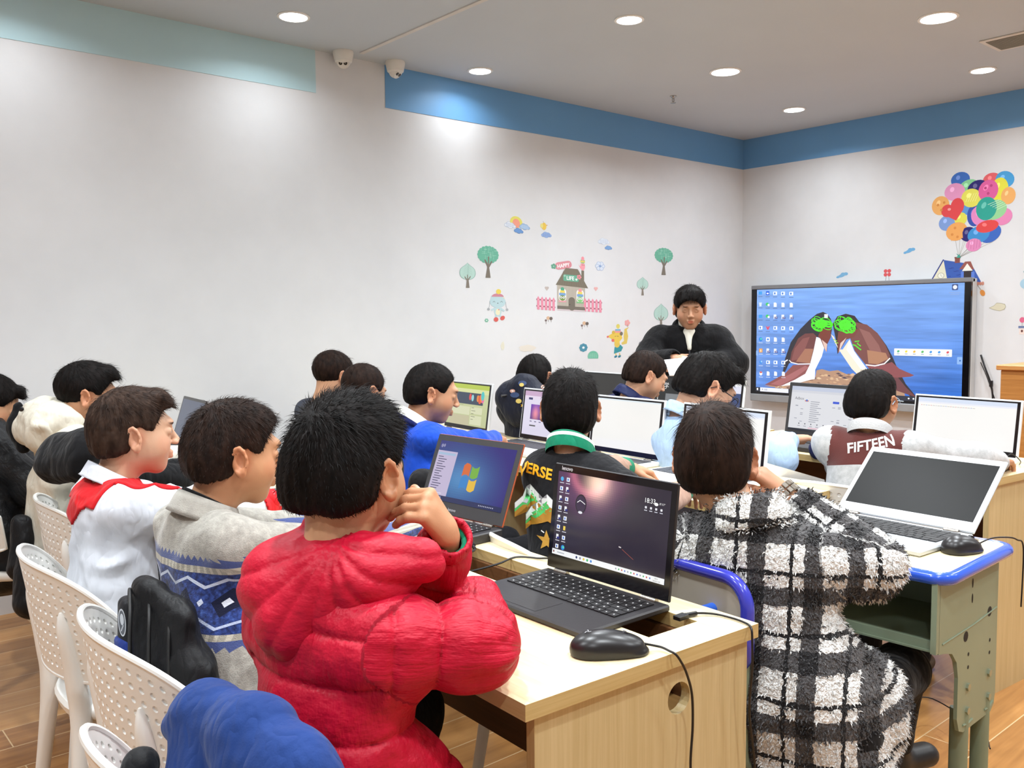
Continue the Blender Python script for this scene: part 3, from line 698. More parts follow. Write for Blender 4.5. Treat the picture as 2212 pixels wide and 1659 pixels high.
p.line([sp(*q) for q in [(950,600),(970,605),(1000,630),(1015,640)]],.9,G); p.line([sp(*q) for q in [(965,575),(1000,570),(985,590),(1012,610)]],.8,G); p.line([sp(*q) for q in [(795,560),(825,575),(805,585),(835,590)]],.7,'#A6D84A')
p.rect(*(sp(722,392)),*(sp(752,362)),'#F4F6FA')
cols=[165,232,300,370,443]; rows=[205,295,390,480,572,662,755,845]
r3=random.Random(11)
for j,y in enumerate(rows):
    for i,x in enumerate(cols):
        if i==4 and j>3: continue
        cx,cy=sp(x,y); k=(i*3+j*5)%6
        if i==0 and j in (0,2): p.rrect(cx-1.6,cy-1.2,cx+1.6,cy+1.3,.3,'#3F9BE8')
        elif (i,j)==(0,1): p.poly([(cx-1.3,cy+1.5),(cx+1.3,cy+1.5),(cx+.9,cy-1.6),(cx-.9,cy-1.6)],'#D5E2F6')
        elif (i,j)==(1,0): p.rrect(cx-1.6,cy-1.6,cx+1.6,cy+1.6,.5,'#2C62D8'); p.ell(cx,cy-.2,1,.6,'#FFF')
        elif (i,j) in ((1,1),(1,2)): p.ell(cx-.4,cy+.3,1.5,1.3,'#3FC46C'); p.ell(cx+.8,cy-.4,1,.9,'#F4F6F4')
        elif (i,j)==(1,3): p.poly([(cx-1.8,cy+1.2),(cx-.6,cy+1.2),(cx,cy),(cx+.6,cy+1.2),(cx+1.8,cy+1.2),(cx+.5,cy-1.5),(cx-.5,cy-1.5)],'#E0485C')
        elif (i,j)==(0,4): p.ell(cx,cy,1.7,1.7,'#2A7FD8'); p.ell(cx+.4,cy+.3,1.1,.9,'#4FC7C0')
        elif (i,j)==(1,4): p.rrect(cx-1.7,cy-1.7,cx+1.7,cy+1.7,.6,'#F4F7FB'); p.ell(cx,cy,.9,.9,'#4A86E0')
        elif (i,j)==(0,5): p.rrect(cx-1.6,cy-1.6,cx+1.6,cy+1.6,.5,'#F0A040'); p.text('B',cx,cy-.9,2.4,'#FFF','c')
        elif (i,j)==(0,6): p.ell(cx,cy,1.4,1.4,'#3B8BE0'); p.ell(cx+.6,cy+.5,.7,.7,'#9CCBF4')
        elif (i,j)==(0,7): p.ell(cx,cy,1.4,1.7,'#F2F2F4'); p.ell(cx,cy+.9,1.1,.7,'#D34A40')
        elif k in (0,3): p.rect(cx-1.7,cy-1.4,cx+1.7,cy+1.4,'#EEF6FC'); p.rect(cx-.9,cy-.8,cx+.3,cy+.8,'#2F6FD0')
        elif k in (1,4): p.rect(cx-1.4,cy-1.7,cx+.9,cy+1.7,'#F6F8FB'); p.rect(cx-.8,cy-1.7,cx+2,cy-.1,'#2B2F8C'); p.text('CPP',cx-.6,cy-1.4,1.3,'#FFF')
        else: p.poly([(cx-1.3,cy-1.7),(cx+1.3,cy-1.7),(cx+1.3,cy+.9),(cx+.5,cy+1.7),(cx-1.3,cy+1.7)],'#F8FAFC')
        p.rect(cx-1.9,cy-3.1,cx+1.9,cy-2.75,'#4E5F86' if j<4 else '#DCE4F4'); 
x,y=sp(1683,140); p.rrect(x-2,y-2,x+2,y+2,.6,'#3C4C80'); p.ell(x,y,1.4,1.4,'#E8ECF8'); p.rect(x-4,y-4,x+4,y-3.3,'#86A4DC'); p.rect(x-3,y-5.2,x+3,y-4.5,'#86A4DC')
a=sp(1262,678);b=sp(1664,622); p.rrect(a[0],a[1],b[0],b[1],.4,'#EEF2F8')
for k,c in enumerate(['#4CAF78','#E5D23A','#E5B53A','#54B45A','#3F95E0','#3F95E0','#D8545E']):
    cx=a[0]+3+k*5.75; cy=(a[1]+b[1])/2+.5; p.ell(cx,cy,1,.8,c,rot=.6,n=8); p.rect(cx-1,cy-2,cx+1,cy-1.5,'#9AA4B8')
p.rrect(158.5,27,162,32,.5,'#8FB6EC'); p.rect(160,29,161,30,'#2B5FB0'); p.rrect(0,29,1.6,33,.5,'#8FB6EC')
p.rect(0,0,162,3.4,'#2B2E3C'); p.poly([(1,1),(2.3,.8),(2.3,2.7),(1,2.5)],'#FFF'); p.rect(4.2,.05,30,3.3,'#E6E8F4'); p.ell(6.4,1.8,.5,.5,'#8A8CA0'); p.text('搜索',8,1.1,1.5,'#6A6E80')
for k,c in enumerate(['#8890A8','#2F8FE0','#F0C860','#35C8C0','#E0384A']): p.rrect(32+k*4.2,.8,34.2+k*4.2,2.7,.3,c)
for k in range(6): p.ell(126+k*3.4,1.7,.7,.6,'#F4F6FA',n=8)
p.text('18:18',148,1.9,1.35,'#FFF'); p.text('2024/11/27',146,.35,1.35,'#FFF'); p.rrect(157,.9,159.2,2.6,.3,'#F4F8FF')
p.build('screen',(-.0225,4.204-3.40,.081),(0,-.01,0),(0,0,.01),SCR,tv,eps=.00001,maxh=.004)
m=MB().tube(spline([(6.33,2.50,1.02),(6.31,2.46,.93),(6.32,2.42,.80),(6.325,2.41,.62),(6.33,2.41,.3)],8),.006); m.lathe([(.012,-.02),(.012,.02)],12,c=(6.32,2.425,.83)).tube(spline([(6.33,2.50,.97),(6.32,2.44,.84),(6.33,2.37,.6),(6.33,2.36,.3)],8),.003)
tag(m.build('display_cable',BLK),'black cables hanging from the right side of the display','cable')
# ============================================================ DESKS
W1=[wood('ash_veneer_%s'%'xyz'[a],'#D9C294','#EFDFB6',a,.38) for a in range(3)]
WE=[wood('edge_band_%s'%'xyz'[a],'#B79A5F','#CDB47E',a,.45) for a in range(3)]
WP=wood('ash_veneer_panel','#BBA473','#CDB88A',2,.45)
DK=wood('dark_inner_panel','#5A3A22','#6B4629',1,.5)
def desk(label,x,y,deg,L,W=.53,trough=(),hole=False,H=.75):
    rt=empty('computer_desk',(x,y,0),math.radians(deg),label,'desk','pale wooden computer desks')
    th=.025; m=MB(); xs=sorted({0,W,*(v for t in trough for v in t[:2])}); ys=sorted({0,L,*(v for t in trough for v in t[2:])})
    def cut(cx,cy): return any(t[0]<cx<t[1] and t[2]<cy<t[3] for t in trough)
    vid={};F=[];V=[]
    def vv(i,j,k):
        if (i,j,k) not in vid: vid[i,j,k]=len(V); V.append((xs[i],ys[j],H if k else H-th))
        return vid[i,j,k]
    mi=[]
    ok=lambda i,j:0<=i<len(xs)-1 and 0<=j<len(ys)-1 and not cut((xs[i]+xs[i+1])/2,(ys[j]+ys[j+1])/2)
    for i in range(len(xs)-1):
        for j in range(len(ys)-1):
            if not ok(i,j): continue
            F.append((vv(i,j,1),vv(i+1,j,1),vv(i+1,j+1,1),vv(i,j+1,1))); mi.append(0)
            F.append((vv(i,j,0),vv(i,j+1,0),vv(i+1,j+1,0),vv(i+1,j,0))); mi.append(0)
            for (di,dj,a,b) in ((-1,0,(i,j+1),(i,j)),(1,0,(i+1,j),(i+1,j+1)),(0,-1,(i,j),(i+1,j)),(0,1,(i+1,j+1),(i,j+1))):
                if not ok(i+di,j+dj): F.append((vv(*a,0),vv(*b,0),vv(*b,1),vv(*a,1))); mi.append(1 if di else 2)
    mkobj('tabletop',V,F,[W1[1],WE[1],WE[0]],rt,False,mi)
    for e,(y0,y1) in enumerate(((.012,.030),(L-.030,L-.012))):
        m=MB(); X0,X1=.026,W-.016; Z1=H-th-.0005
        if hole and e==0:
            cx,cz,r=.335,.664,.027; n=24
            ring=[(cx+r*math.cos(2*pi*k/n+pi/4),cz+r*math.sin(2*pi*k/n+pi/4)) for k in range(n)]
            cor=[(X1,Z1),(X0,Z1),(X0,0),(X1,0)]
            v=[(a,yy,b) for yy in (y0,y1) for a,b in cor+ring]; N=4+n; f=[]
            for c in range(4):
                arc=[4+(c*6+k)%n for k in range(7)]; q=[c,(c+1)%4]+arc[::-1]
                f.append(tuple(q)); f.append(tuple(i+N for i in q[::-1]))
            for k in range(n): a,b=4+k,4+(k+1)%n; f.append((a,b,b+N,a+N))
            m.add(v,f); m.add([(a,yy,b) for yy in (y0,y1) for a,b in cor],[(0,4,5,1),(1,5,6,2),(2,6,7,3),(3,7,4,0)],1)
        else: m.box((X0,y0,0),(X1,y1,Z1)); 
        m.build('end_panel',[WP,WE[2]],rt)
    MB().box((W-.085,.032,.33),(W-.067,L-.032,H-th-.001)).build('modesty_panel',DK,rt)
    if trough:
        t=MB(); a=min(q[0] for q in trough)-.012; b=max(q[1] for q in trough); 
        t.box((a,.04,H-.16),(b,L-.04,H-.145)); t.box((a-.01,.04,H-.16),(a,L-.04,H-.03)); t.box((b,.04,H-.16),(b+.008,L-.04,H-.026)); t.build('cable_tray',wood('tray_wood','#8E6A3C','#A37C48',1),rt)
    return rt
desk('pale wooden computer desk in the foreground with a round cable hole in its end panel',.806,.912,-2.6,1.25,trough=[(.33,.455,.075,.60),(.22,.455,.60,1.18)],hole=True)
desk('pale wooden computer desk in front of the boys with white shirt and black hood',.93,2.19,-7,1.25,trough=[(.33,.455,.10,1.15)])
desk('pale wooden computer desk nearest the long wall in the near row',1.09,3.47,-6,.86,trough=[(.33,.455,.10,.75)])
desk('pale wooden computer desk in front of the boy in the black printed top',2.10,1.46,-3,1.25)
desk('pale wooden computer desk in front of the boy in the blue cardigan',2.17,2.74,-3,1.45)
desk('pale wooden computer desk at the right edge under the wide blank browser laptop',3.075,1.175,-5,1.25,hole=False,W=.56)
desk('pale wooden computer desk in front of the boys in navy and camouflage',3.20,2.45,-5,1.5)
# ============================================================ LAPTOPS
def keysmesh(w,d,x0,x1,rows=6,cols=15,z=0,kh=.0022,marks=None):
    m=MB(); yl=w/2-.018; W=2*yl; rd=(x1-x0)/rows; g=.0022
    for r_ in range(rows):
        xa=x0+rd*r_; y=yl; n=cols
        ws=[1]*n
        if r_==0: ws=[1.2,1,1,1,5.2,1,1,.9,.9,.9,1,1][:12]; 
        elif r_==1: ws=[2.1]+[1]*11+[2.1]
        elif r_==2: ws=[1.7]+[1]*11+[1.6,.9]
        sc=W/sum(ws)
        for k,q in enumerate(ws):
            q*=sc; m.box((xa+g/2,y-q+g/2,z),(xa+rd-g/2,y-g/2,z+kh),0)
            if marks: m.box((xa+rd*.45,y-q*.55,z+kh),(xa+rd*.62,y-q*.42,z+kh+.0001),1)
            y-=q
    return m
def laptop(label,FL,z,yaw,w,d,L,tilt,body,bezel,keyc,paint,bz=(.012,.02,.012),th=.016,lidth=.006,bcol=None,logo=None,lidcol=None,es=1.0,marks=True,side=None,palm=None,group='laptops on the desks',kr=(.42,.90),off=False):
    fx=(math.cos(yaw),math.sin(yaw)); rx=(math.sin(yaw),-math.cos(yaw))
    rt=empty('laptop',(FL[0]+rx[0]*w/2,FL[1]+rx[1]*w/2,z),yaw,label,'laptop',group)
    MB().box((0,-w/2,0),(d,w/2,th),bev=.003).build('base',body,rt)
    z=th+.0003
    keysmesh(w,d,d*kr[0],d*kr[1],z=z,marks=marks).build('keyboard',[keyc,plain('key_legend','#D8D8D8',.5)],rt)
    m=MB(); tw=.05; m.box((d*.06,-tw+.02,th),(d*kr[0]-.012,tw+.02,th+.0006),bev=.0003); m.build('touchpad',palm or body,rt)
    hx=d-.004; hz=th
    V=Vector((math.sin(tilt),0,math.cos(tilt))); U=Vector((0,-1,0)); N=U.cross(V)
    T=Matrix(((U.x,V.x,N.x,hx),(U.y,V.y,N.y,0),(U.z,V.z,N.z,hz),(0,0,0,1)))
    lid=MB().box((-w/2,.004,-lidth),(w/2,L,0),bev=.002,T=T).build('lid',lidcol or body,rt)
    MB().box((-w/2+(side or .0015),.006,0),(w/2-(side or .0015),L-(side or .0015),.0012),T=T).build('bezel',bezel,lid)
    for s in (-1,1): MB().tube([(hx-.002,s*w*.36-.018,hz),(hx-.002,s*w*.36+.018,hz)],.0065,10).build('hinge',plain('hinge_metal','#A8A29A',.25,metal=1),rt)
    P=Paint(); sw=w-2*bz[0]; sh=L-bz[1]-bz[2]-.004; P.rect(0,0,100,100*sh/sw,'#000000'); paint(P,100,100*sh/sw)
    s=sw/100; o=T@Vector((-sw/2,bz[1]+.004,.0014)); P.clip(0,0,100,100*sh/sw)
    P.build('screen',tuple(o),tuple(U*s),tuple(V*s),screenmat('laptop_glow_%g'%es,es) if not off else screenmat('laptop_off',0.0,.4,.012,.12),lid,eps=.00003,maxh=.0012)
    if logo:
        tx,u,v,sz,col=logo; Q=Paint(); Q.text(tx,0,0,sz,col,'c',bold=.015); o=T@Vector((u,v,.0014)); Q.build('brand_lettering',tuple(o),tuple(U),tuple(V),colmat('logo_print',.3),lid)
    return rt,T,lid
K=plain('matt_black_keys','#1B191B',.5); DG=plain('dark_grey_shell','#2B292B',.42,bump=.05,bscale=200); GB=plain('gloss_bezel','#100E12',.1); WH=plain('white_shell','#E3E5E6',.35); SIL=plain('silver_shell','#C4C8CC',.32,metal=.35,var=.02)
def appicons(P,x0,y0,dx,dy,n,m,r=1.3,skip=()):
    rr=random.Random(n*7+m)
    for i in range(n):
        for j in range(m):
            if (i,j) in skip: continue
            x=x0+i*dx;y=y0-j*dy; k=rr.randrange(4)
            if k<2: P.rect(x-r,y-r*.9,x+r,y+r,'#F1F5FA'); P.rect(x-r*.4,y-r*.5,x+r*.4,y+r*.6,'#2C62C8')
            elif k==2: P.rect(x-r,y-r*1.1,x+r*.7,y+r*1.1,'#F6F8FA'); P.rect(x-r*.4,y-r*1.1,x+r*1.3,y-r*.1,'#29307E')
            else: P.rect(x-r*.8,y-r,x+r*.8,y+r,'#F4F6F8')
            P.rect(x-r*1.1,y-r*2,x+r*1.1,y-r*1.65,'#C8C8D4')
def scr_planet(P,w,h):
    def f(u,v):
        d=math.hypot((u-.30)*1.6,(v-1.05)*1.0); base=np.array(s2l('#2A2333')); c=base
        g=math.exp(-((u-.38)**2/.010+(v-.93)**2/.03)); arc=math.exp(-((d-.25)/.06)**2); arc2=math.exp(-((d-.36)/.20)**2)
        c=c+np.array(s2l('#5A2F58'))*.8*arc2+np.array(s2l('#C06A78'))*.7*arc*(v>.5)+np.array(s2l('#FFD9BC'))*1.1*g
        c=c+np.array(s2l('#5E4A46'))*.7*math.exp(-((u-.55)**2/.03+(v-.97)**2/.02))
        return tuple(np.clip(c,0,1))
    P.grid(0,0,w,h,64,40,f)
    P.line([(w*.02,h*.97)]*2,1,'#000000')
    for i,x in enumerate((4,10)):
        for j in range(8 if i else 8): 
            y=h-5-j*6.6
            if (i,j)==(0,0): P.ell(x,y,1.5,1.5,'#4FB0E8'); 
            elif (i,j)==(1,7): P.ell(x,y,1.7,1.7,'#2A86D8'); P.ell(x+.4,y+.3,1,.8,'#5BD8B0')
            elif (i,j)==(1,5): P.rect(x-1,y-1.4,x+1,y+1.4,'#F0D050')
            elif (i+j)%2: P.rect(x-1.5,y-1.3,x+1.5,y+1.4,'#F1F5FA'); P.rect(x-.7,y-.8,x+.4,y+.8,'#2C62C8')
            else: P.rect(x-1.4,y-1.5,x+.8,y+1.6,'#F4F6FA'); P.rect(x-.7,y-1.5,x+1.7,y-.1,'#2A2F80')
            P.rect(x-2,y-2.9,x+2,y-2.4,'#D5D5E0')
    # round gauge widget and clock
    P.ell(24,h*.66,5.2,6.4,'#1C1722'); P.ell(24,h*.66,4.5,5.6,'#3A2A46'); P.line([(20.5,h*.67),(23,h*.70),(25.5,h*.685),(28,h*.665)],.5,'#FFFFFF'); P.ell(24,h*.56,2,.9,'#E8E8F0')
    P.text('18:33',79,h*.83,4.2,'#FFF'); P.ell(89,h*.83,1.6,1,'#FFF'); P.text('8°/17°',91.5,h*.83,1.8,'#FFF')
    for k in range(4): P.rrect(80+k*4.2,h*.765,81.6+k*4.2,h*.79,.3,'#E8E8F0'); P.rect(79.6+k*4.2,h*.74,82+k*4.2,h*.75,'#C8C8D4')
    P.line([(61,h*.28),(63,h*.275)],.7,'#E0D8D8'); P.line([(64,h*.26),(74,h*.18)],.18,'#C86A50')
    P.rect(0,0,w,3.6,'#F3F5F7'); P.rect(1,1.2,2.2,2.6,'#804040'); P.rect(5,1.4,12,2.2,'#B8BCC4')
    for k,c in enumerate(['#2B3A70','#8A90A0','#E8C840','#34B870','#3A88D8']): P.ell(24+k*3.4,1.8,.9,.9,c,n=10)
    for k in range(12): P.ell(60+k*2.6,1.8,.6,.6,['#9AA0AC','#34B06A','#C84848','#4A6AC8'][k%4],n=8)
    P.text('18:33',92,2,1.3,'#333'); P.text('2024/11/27',91,.5,1.3,'#333')
lp1=laptop('black laptop in the foreground with a planet wallpaper and white taskbar',(1.051,1.37),.7502,-.016,.334,.225,.224,.118,DG,GB,K,scr_planet,bz=(.014,.030,.016),logo=('lenovo',-.128,.2115,.012,'#C8C8CC'),th=.0125)
def scr_win(P,w,h):
    def f(u,v):
        a=np.array(s2l('#3E86C8'));b=np.array(s2l('#4A3FA0')); g=math.exp(-((u-.42)**2+(v-.42)**2)/.08); t=min(1,math.hypot(u-.35,(v-.35)*.8)*1.5)
        c=a*(1-t)+b*t; return tuple(np.clip(c*.62+np.array(s2l('#7FB4E0'))*g*.3,0,1))
    P.grid(0,0,w,h,40,26,f)
    cx,cy=50,h*.44
    def flag(pts,c): P.poly([(cx+x,cy+y) for x,y in pts],c)
    flag([(-10,11),(-7,13.5),(-3,13),(-.7,11.5),(-.7,1.4),(-3.5,2.8),(-7,2.6),(-10,.8)],'#E0703C'); flag([(.8,11),(4,9.6),(7.5,10),(10.5,12),(10.5,1.8),(7.5,.2),(4,-.2),(.8,1)],'#7FB84A')
    flag([(-10,-1),(-7,.8),(-3.5,1),(-.7,-.4),(-.7,-10.4),(-4,-9),(-7.2,-9.4),(-10,-11)],'#3F8AD0'); flag([(.8,-1),(4,-2.3),(7.5,-1.9),(10.5,0),(10.5,-10),(7,-12.2),(3.5,-12),(.8,-10.6)],'#EFC24A')
    P.rect(0,4.5,27,h*.83,'#C9BEDC'); P.rect(1,h*.76,25,h*.80,'#A9C4E0')
    for k in range(17):
        P.rect(2.5+(k%3)*.4,h*.72-k*2.3,2.5+7+((k*5)%7),h*.72-k*2.3+.7,'#4A4668')
    P.rect(2,6,20,7,'#E2DAEC'); P.rect(0,0,w,4.5,'#2E3560'); P.ell(3,2.2,1.7,1.7,'#5A7FC0')
    for k in range(3): P.rrect(8+k*5,.9,11+k*5,3.6,.4,'#8290C0')
    for k in range(9): P.ell(72+k*2.2,2.3,.6,.6,'#C8CCE0',n=8)
    P.ell(4,h-5,1.6,1.8,'#8F90B8'); P.ell(7,h-4.6,1.4,1.6,'#8F90B8')
lp2=laptop('dark laptop with an orange lid edge showing a four-coloured flag on a blue screen',(1.169,1.969),.7502,.077,.325,.205,.218,.39,DG,plain('charcoal_bezel','#3A3A3C',.4),K,scr_win,bz=(.017,.034,.018),logo=('lenovo',-.03,.016,.011,'#AAAAB0'),th=.024,lidcol=plain('orange_lid','#A8502A',.35),es=.9)
def scr_off(P,w,h): P.rect(0,0,w,h,'#000000')
lp3=laptop('silver laptop with black smudged screen standing open on the blue-edged school desk',(1.992,1.263),.7502,-.055,.368,.252,.236,.84,SIL,WH,K,scr_off,bz=(.013,.03,.018),logo=('Hoarder',.0,.012,.012,'#9A8E86'),th=.013,off=True,marks=False)
def scr_web(kind):
    def f(P,w,h):
        if kind=='green':
            P.grid(0,0,w,h,20,14,lambda u,v:tuple(np.array(s2l('#C6CC9A'))*(.9+.15*v))); P.rect(0,h-6,w,h,'#B6C84E'); P.rect(0,h-12,w,h-6,'#D8DC9E')
            P.rect(8,h*.52,88,h*.80,'#3A4458'); 
            for x,y,c,r_ in ((56,.70,'#D84A4A',3),(62,.68,'#8FD0D8',3),(75,.68,'#E08A3A',3),(80,.66,'#E05A3A',4),(84,.70,'#F0803A',4),(87,.66,'#E06AA0',3),(86,.75,'#4FC0C0',4)): P.ell(x,h*y,r_,r_*1.5,c)
            P.rect(8,h*.26,58,h*.46,'#D6D8B4'); P.rect(60,h*.30,88,h*.46,'#D6D8B4'); P.rect(60,h*.04,88,h*.26,'#D6D8B4'); P.rect(8,0,58,h*.24,'#C2BC9A')
            for k in range(8): P.rect(10+k*4,h*.49,12+k*4,h*.50,'#777A60')
            for k in range(5): P.rect(62,h*(.44-k*.07),68+k%2*4,h*(.45-k*.07),'#55583E')
        elif kind=='purple':
            P.grid(0,0,w,h,10,8,lambda u,v:s2l('#DFD9EC')); P.rect(0,h-6,w,h,'#C9A8C8'); P.rect(0,h-10,w,h-6,'#E4D6EA')
            P.grid(14,h*.36,70,h*.70,30,18,lambda u,v:tuple(np.clip(np.array(s2l('#5A2AA0'))*(.6+.6*v)+np.array(s2l('#E08A4A'))*math.exp(-((u-.18)**2/.012+(v-.4)**2/.2))+np.array(s2l('#D050C0'))*.6*math.exp(-((u-.6)**2/.02)),0,1)))
            P.rect(8,h*.80,16,h*.85,'#3A3A6A'); 
            for k in range(6): P.rect(14+k*9,h*.30,18+k*9,h*.32,'#6A6488')
            P.rect(14,h*.20,26,h*.23,'#555')
        elif kind=='white':
            P.grid(0,0,w,h,12,8,lambda u,v:tuple(np.array(s2l('#F6F5F2'))*(1-.03*abs(u-.5)))); P.rect(0,h-1.5,w,h,'#E4EEF4')
        elif kind=='browser':
            P.rect(0,0,w,h,'#FBFAF7'); P.rect(0,h-4,w,h,'#DCE6F8'); P.rect(0,h-5.6,w,h-4,'#EEF0FA')
            rr=random.Random(4)
            for k in range(11): P.ell(4+k*5.2,h-8,.5,.5,rr.choice(['#E09A9A','#9AB0E0','#C8C8C8']),n=8); P.rect(5.2+k*5.2,h-8.3,8+k*5.2,h-7.8,'#C8C6C0')
        elif kind=='news':
            P.rect(0,0,w,h,'#E4E5EA'); P.rect(0,h-5,w,h,'#C8D0E4'); P.rect(0,h-8,w,h-5,'#D8DAE2'); P.text('Adbox',6,h-17,5,'#6A6A72'); P.rrect(62,h*.66,71,h*.71,.6,'#3A5AD8'); P.poly([(88,h*.80),(97,h*.80),(97,h*.68)],'#3A3A60')
            P.ell(24,h*.68,3,1,'#D06A5A'); P.ell(24,h*.69,1.4,1.2,'#4A7AD0')
            rr=random.Random(9)
            for k in range(11): P.rect(30,h*(.66-k*.045),30+rr.uniform(10,17),h*(.66-k*.045)+.8,'#9A9CA8')
            for k in range(18): x=rr.choice([8,16,62,70,80,86]); y=rr.uniform(.18,.6)*h; P.rect(x,y,x+4,y+.8,'#A0A2AE')
            for k in range(8): P.ell(16+k*9,h*.16,.9,.9,'#5A5A66',n=8); P.rect(14+k*9,h*.10,18+k*9,h*.115,'#A8A8B2')
            P.rect(30,h*.055,92,h*.085,'#E8C4D0'); P.rect(0,0,w,2.6,'#33343C')
        elif kind=='dark':
            P.rect(0,0,w,h,'#3A4A78'); P.rect(0,h*.72,w,h,'#E4E4F4'); P.rect(0,h*.9,w,h,'#FAFAFC'); P.ell(30,h*.4,10,6,'#4A5E90')
        elif kind=='chalk':
            P.rect(0,0,w,h,'#17181A'); P.text('数学',30,h*.72,12,'#F0F0F0'); P.text('2+1',10,h*.40,15,'#F0F0F0'); P.text('11',14,h*.14,14,'#F0F0F0'); P.rect(48,0,w,h*.58,'#7C8084')
        elif kind=='grey': P.rect(0,0,w,h,'#2A2826')
        elif kind=='plainblue': P.rect(0,0,w,h,'#5A6A90')
    return f
wl=dict(w=.385,d=.25,L=.225,tilt=.14,body=WH,bezel=plain('black_bezel','#151214',.2),keyc=plain('grey_keys','#4A4A4E',.5),bz=(.017,.020,.012),th=.016,lidth=.012,lidcol=WH,marks=False,side=.006)
def wlap(label,brx,bry,yaw,scr,**k):
    a=dict(wl); a.update(k); w=a['w']; d=a['d']
    fx=(math.cos(yaw),math.sin(yaw)); rx=(math.sin(yaw),-math.cos(yaw))
    FL=(brx-rx[0]*w-fx[0]*d,bry-rx[1]*w-fx[1]*d)
    return laptop(label,FL,.7502,yaw,a['w'],a['d'],a['L'],a['tilt'],a['body'],a['bezel'],a['keyc'],scr_web(scr),bz=a['bz'],th=a['th'],lidth=a['lidth'],lidcol=a['lidcol'],marks=a['marks'],side=a['side'])
wlap('white laptop with a blank white page, left of the plaid coat boy',2.51,2.09,-.06,'white')
wlap('white laptop with a pale page, half hidden by the plaid coat boy head',2.46,1.62,-.12,'browser',tilt=.12)
wlap('white laptop with a green-tinted video page by the boy in the blue cardigan',2.56,3.14,-.10,'green',L=.23)
wlap('white laptop with a purple picture page behind the black printed top boy',2.54,2.55,-.08,'purple')
wlap('white laptop with a wide blank browser window in front of the FIFTEEN jacket boy',3.475,1.235,-.09,'browser',w=.41,L=.215)
wlap('white laptop with a dark blue page to the right of the boy in glasses',3.56,2.475,-.09,'dark')
wlap('black-screened laptop left of the boy in the navy jacket',3.60,3.25,-.09,'grey')
wlap('dark laptop with white writing in front of the teacher',3.585,2.80,-.09,'chalk',body=DG,lidcol=DG,lidth=.006,side=.001,w=.34)
laptop('dark grey laptop with a news page, left of the FIFTEEN jacket boy',(3.21,2.20),.7502,-.09,.37,.25,.235,.16,DG,plain('charcoal_bezel','#3A3A3C'),K,scr_web('news'),bz=(.016,.024,.016),th=.02,es=.95,marks=False)
laptop('grey laptop with worn keys between the grey sweater boy and the white shirt boy',(1.06,2.60),.7502,-.09,.36,.245,.225,.42,plain('worn_grey_shell','#77757A',.4,metal=.3),GB,plain('worn_keys','#55535A',.4),scr_web('plainblue'),marks=False,th=.018,es=.5)
laptop('dark laptop in front of the boy in the black hooded top',(1.06,3.20),.7502,-.1,.35,.24,.225,.30,plain('worn_grey_shell','#77757A'),GB,K,scr_web('plainblue'),th=.022,es=.4,marks=False)
laptop('dark laptop near the long wall seen behind the white shirt boy face',(1.19,3.98),.7502,-.1,.34,.24,.20,.3,DG,GB,K,scr_web('plainblue'),th=.02,es=.4,marks=False)
# ============================================================ MICE, CABLES
def mouse(label,x,y,ang,z=.7501,L=.127,col='#1A181A',logo=True):
    rt=empty('computer_mouse',(x,y,z),ang,label,'mouse')
    v=Vol(.0022); v.ell((-.012,0,.012),(.048,.031,.028),k=.01); v.ell((.028,0,.012),(.036,.029,.019),k=.02); v.cap((-.03,0,.004),(.045,0,.004),.024,.026,k=.01,st=((0,0,1),.35)); v.plane((0,0,.0),(0,0,-1),k=.002)
    V,F=v.mesh(); V=relax(V*[L/.127,1,1],F,2); mkobj('shell',V,F,plain('mouse_plastic',col,.33,var=.03),rt,True)
    MB().tube([(.012,0,.0335),(.055,0,.022)],.0009,6).tube([(.008,-.026,.024),(.012,0,.034),(.008,.026,.024)],.0009,6).build('button_seam',plain('seam_black','#060606',.6),rt)
    MB().tube([(.030,-.004,.029),(.030,.004,.029)],.007,12).build('scroll_wheel',plain('wheel_rubber','#242226',.7),rt)
    if logo:
        Q=Paint()
        for a in (0,2.1,4.2): Q.line([(.003*math.cos(a+t*.5)*t,.003*math.sin(a+t*.5)*t) for t in np.linspace(.2,2,8)],.0012,'#B8B8BC')
        Q.build('emblem',(-.030,0,.0392),(0,-1,0),(.96,0,.22),colmat('logo_print'),rt)
    return rt
mouse('black wired mouse in the foreground beside the black laptop',1.03,.968,-.58)
mouse('small black mouse on the blue-edged school desk',2.085,.855,-.35,L=.10,logo=False)
mouse('black mouse under the hand of the FIFTEEN jacket boy',3.30,1.235,.1,L=.10,logo=False)
CB=plain('cable_black','#0F0D10',.4)
def cable(name,label,P,r=.0021,extra=None):
    m=MB().tube(spline(P,8),r,8)
    if extra: extra(m)
    return tag(m.build(name,CB),label,'cable')
cable('mouse_cable','black cable from the foreground mouse hanging over the desk end',[(1.082,.934,.764),(1.095,.926,.760),(1.105,.915,.757),(1.105,.900,.7555),(1.106,.888,.753),(1.116,.884,.738),(1.130,.884,.715),(1.146,.886,.676),(1.151,.888,.62),(1.146,.888,.56),(1.150,.888,.50),(1.153,.89,.30),(1.16,.885,.05)])
def usb(m): m.box((1.236,.983,.7515),(1.262,.999,.7595),bev=.001); m.tube([(1.262,.991,.7555),(1.285,.985,.7555)],.0045,8)
cable('usb_cable','black cable plugged into the foreground laptop side, dropping over the desk end corner',[(1.25,.991,.7555),(1.285,.985,.7555),(1.31,.962,.754),(1.316,.93,.7535),(1.312,.900,.7535),(1.306,.884,.751),(1.302,.878,.735),(1.300,.876,.68),(1.302,.882,.60),(1.316,.879,.50),(1.318,.879,.40),(1.318,.879,.25),(1.33,.88,.05)],extra=usb)
def plug(m): m.tube([(1.285,1.655,.768),(1.27,1.615,.763)],.0055,8); m.tube([(1.27,1.615,.763),(1.262,1.60,.760)],.004,8)
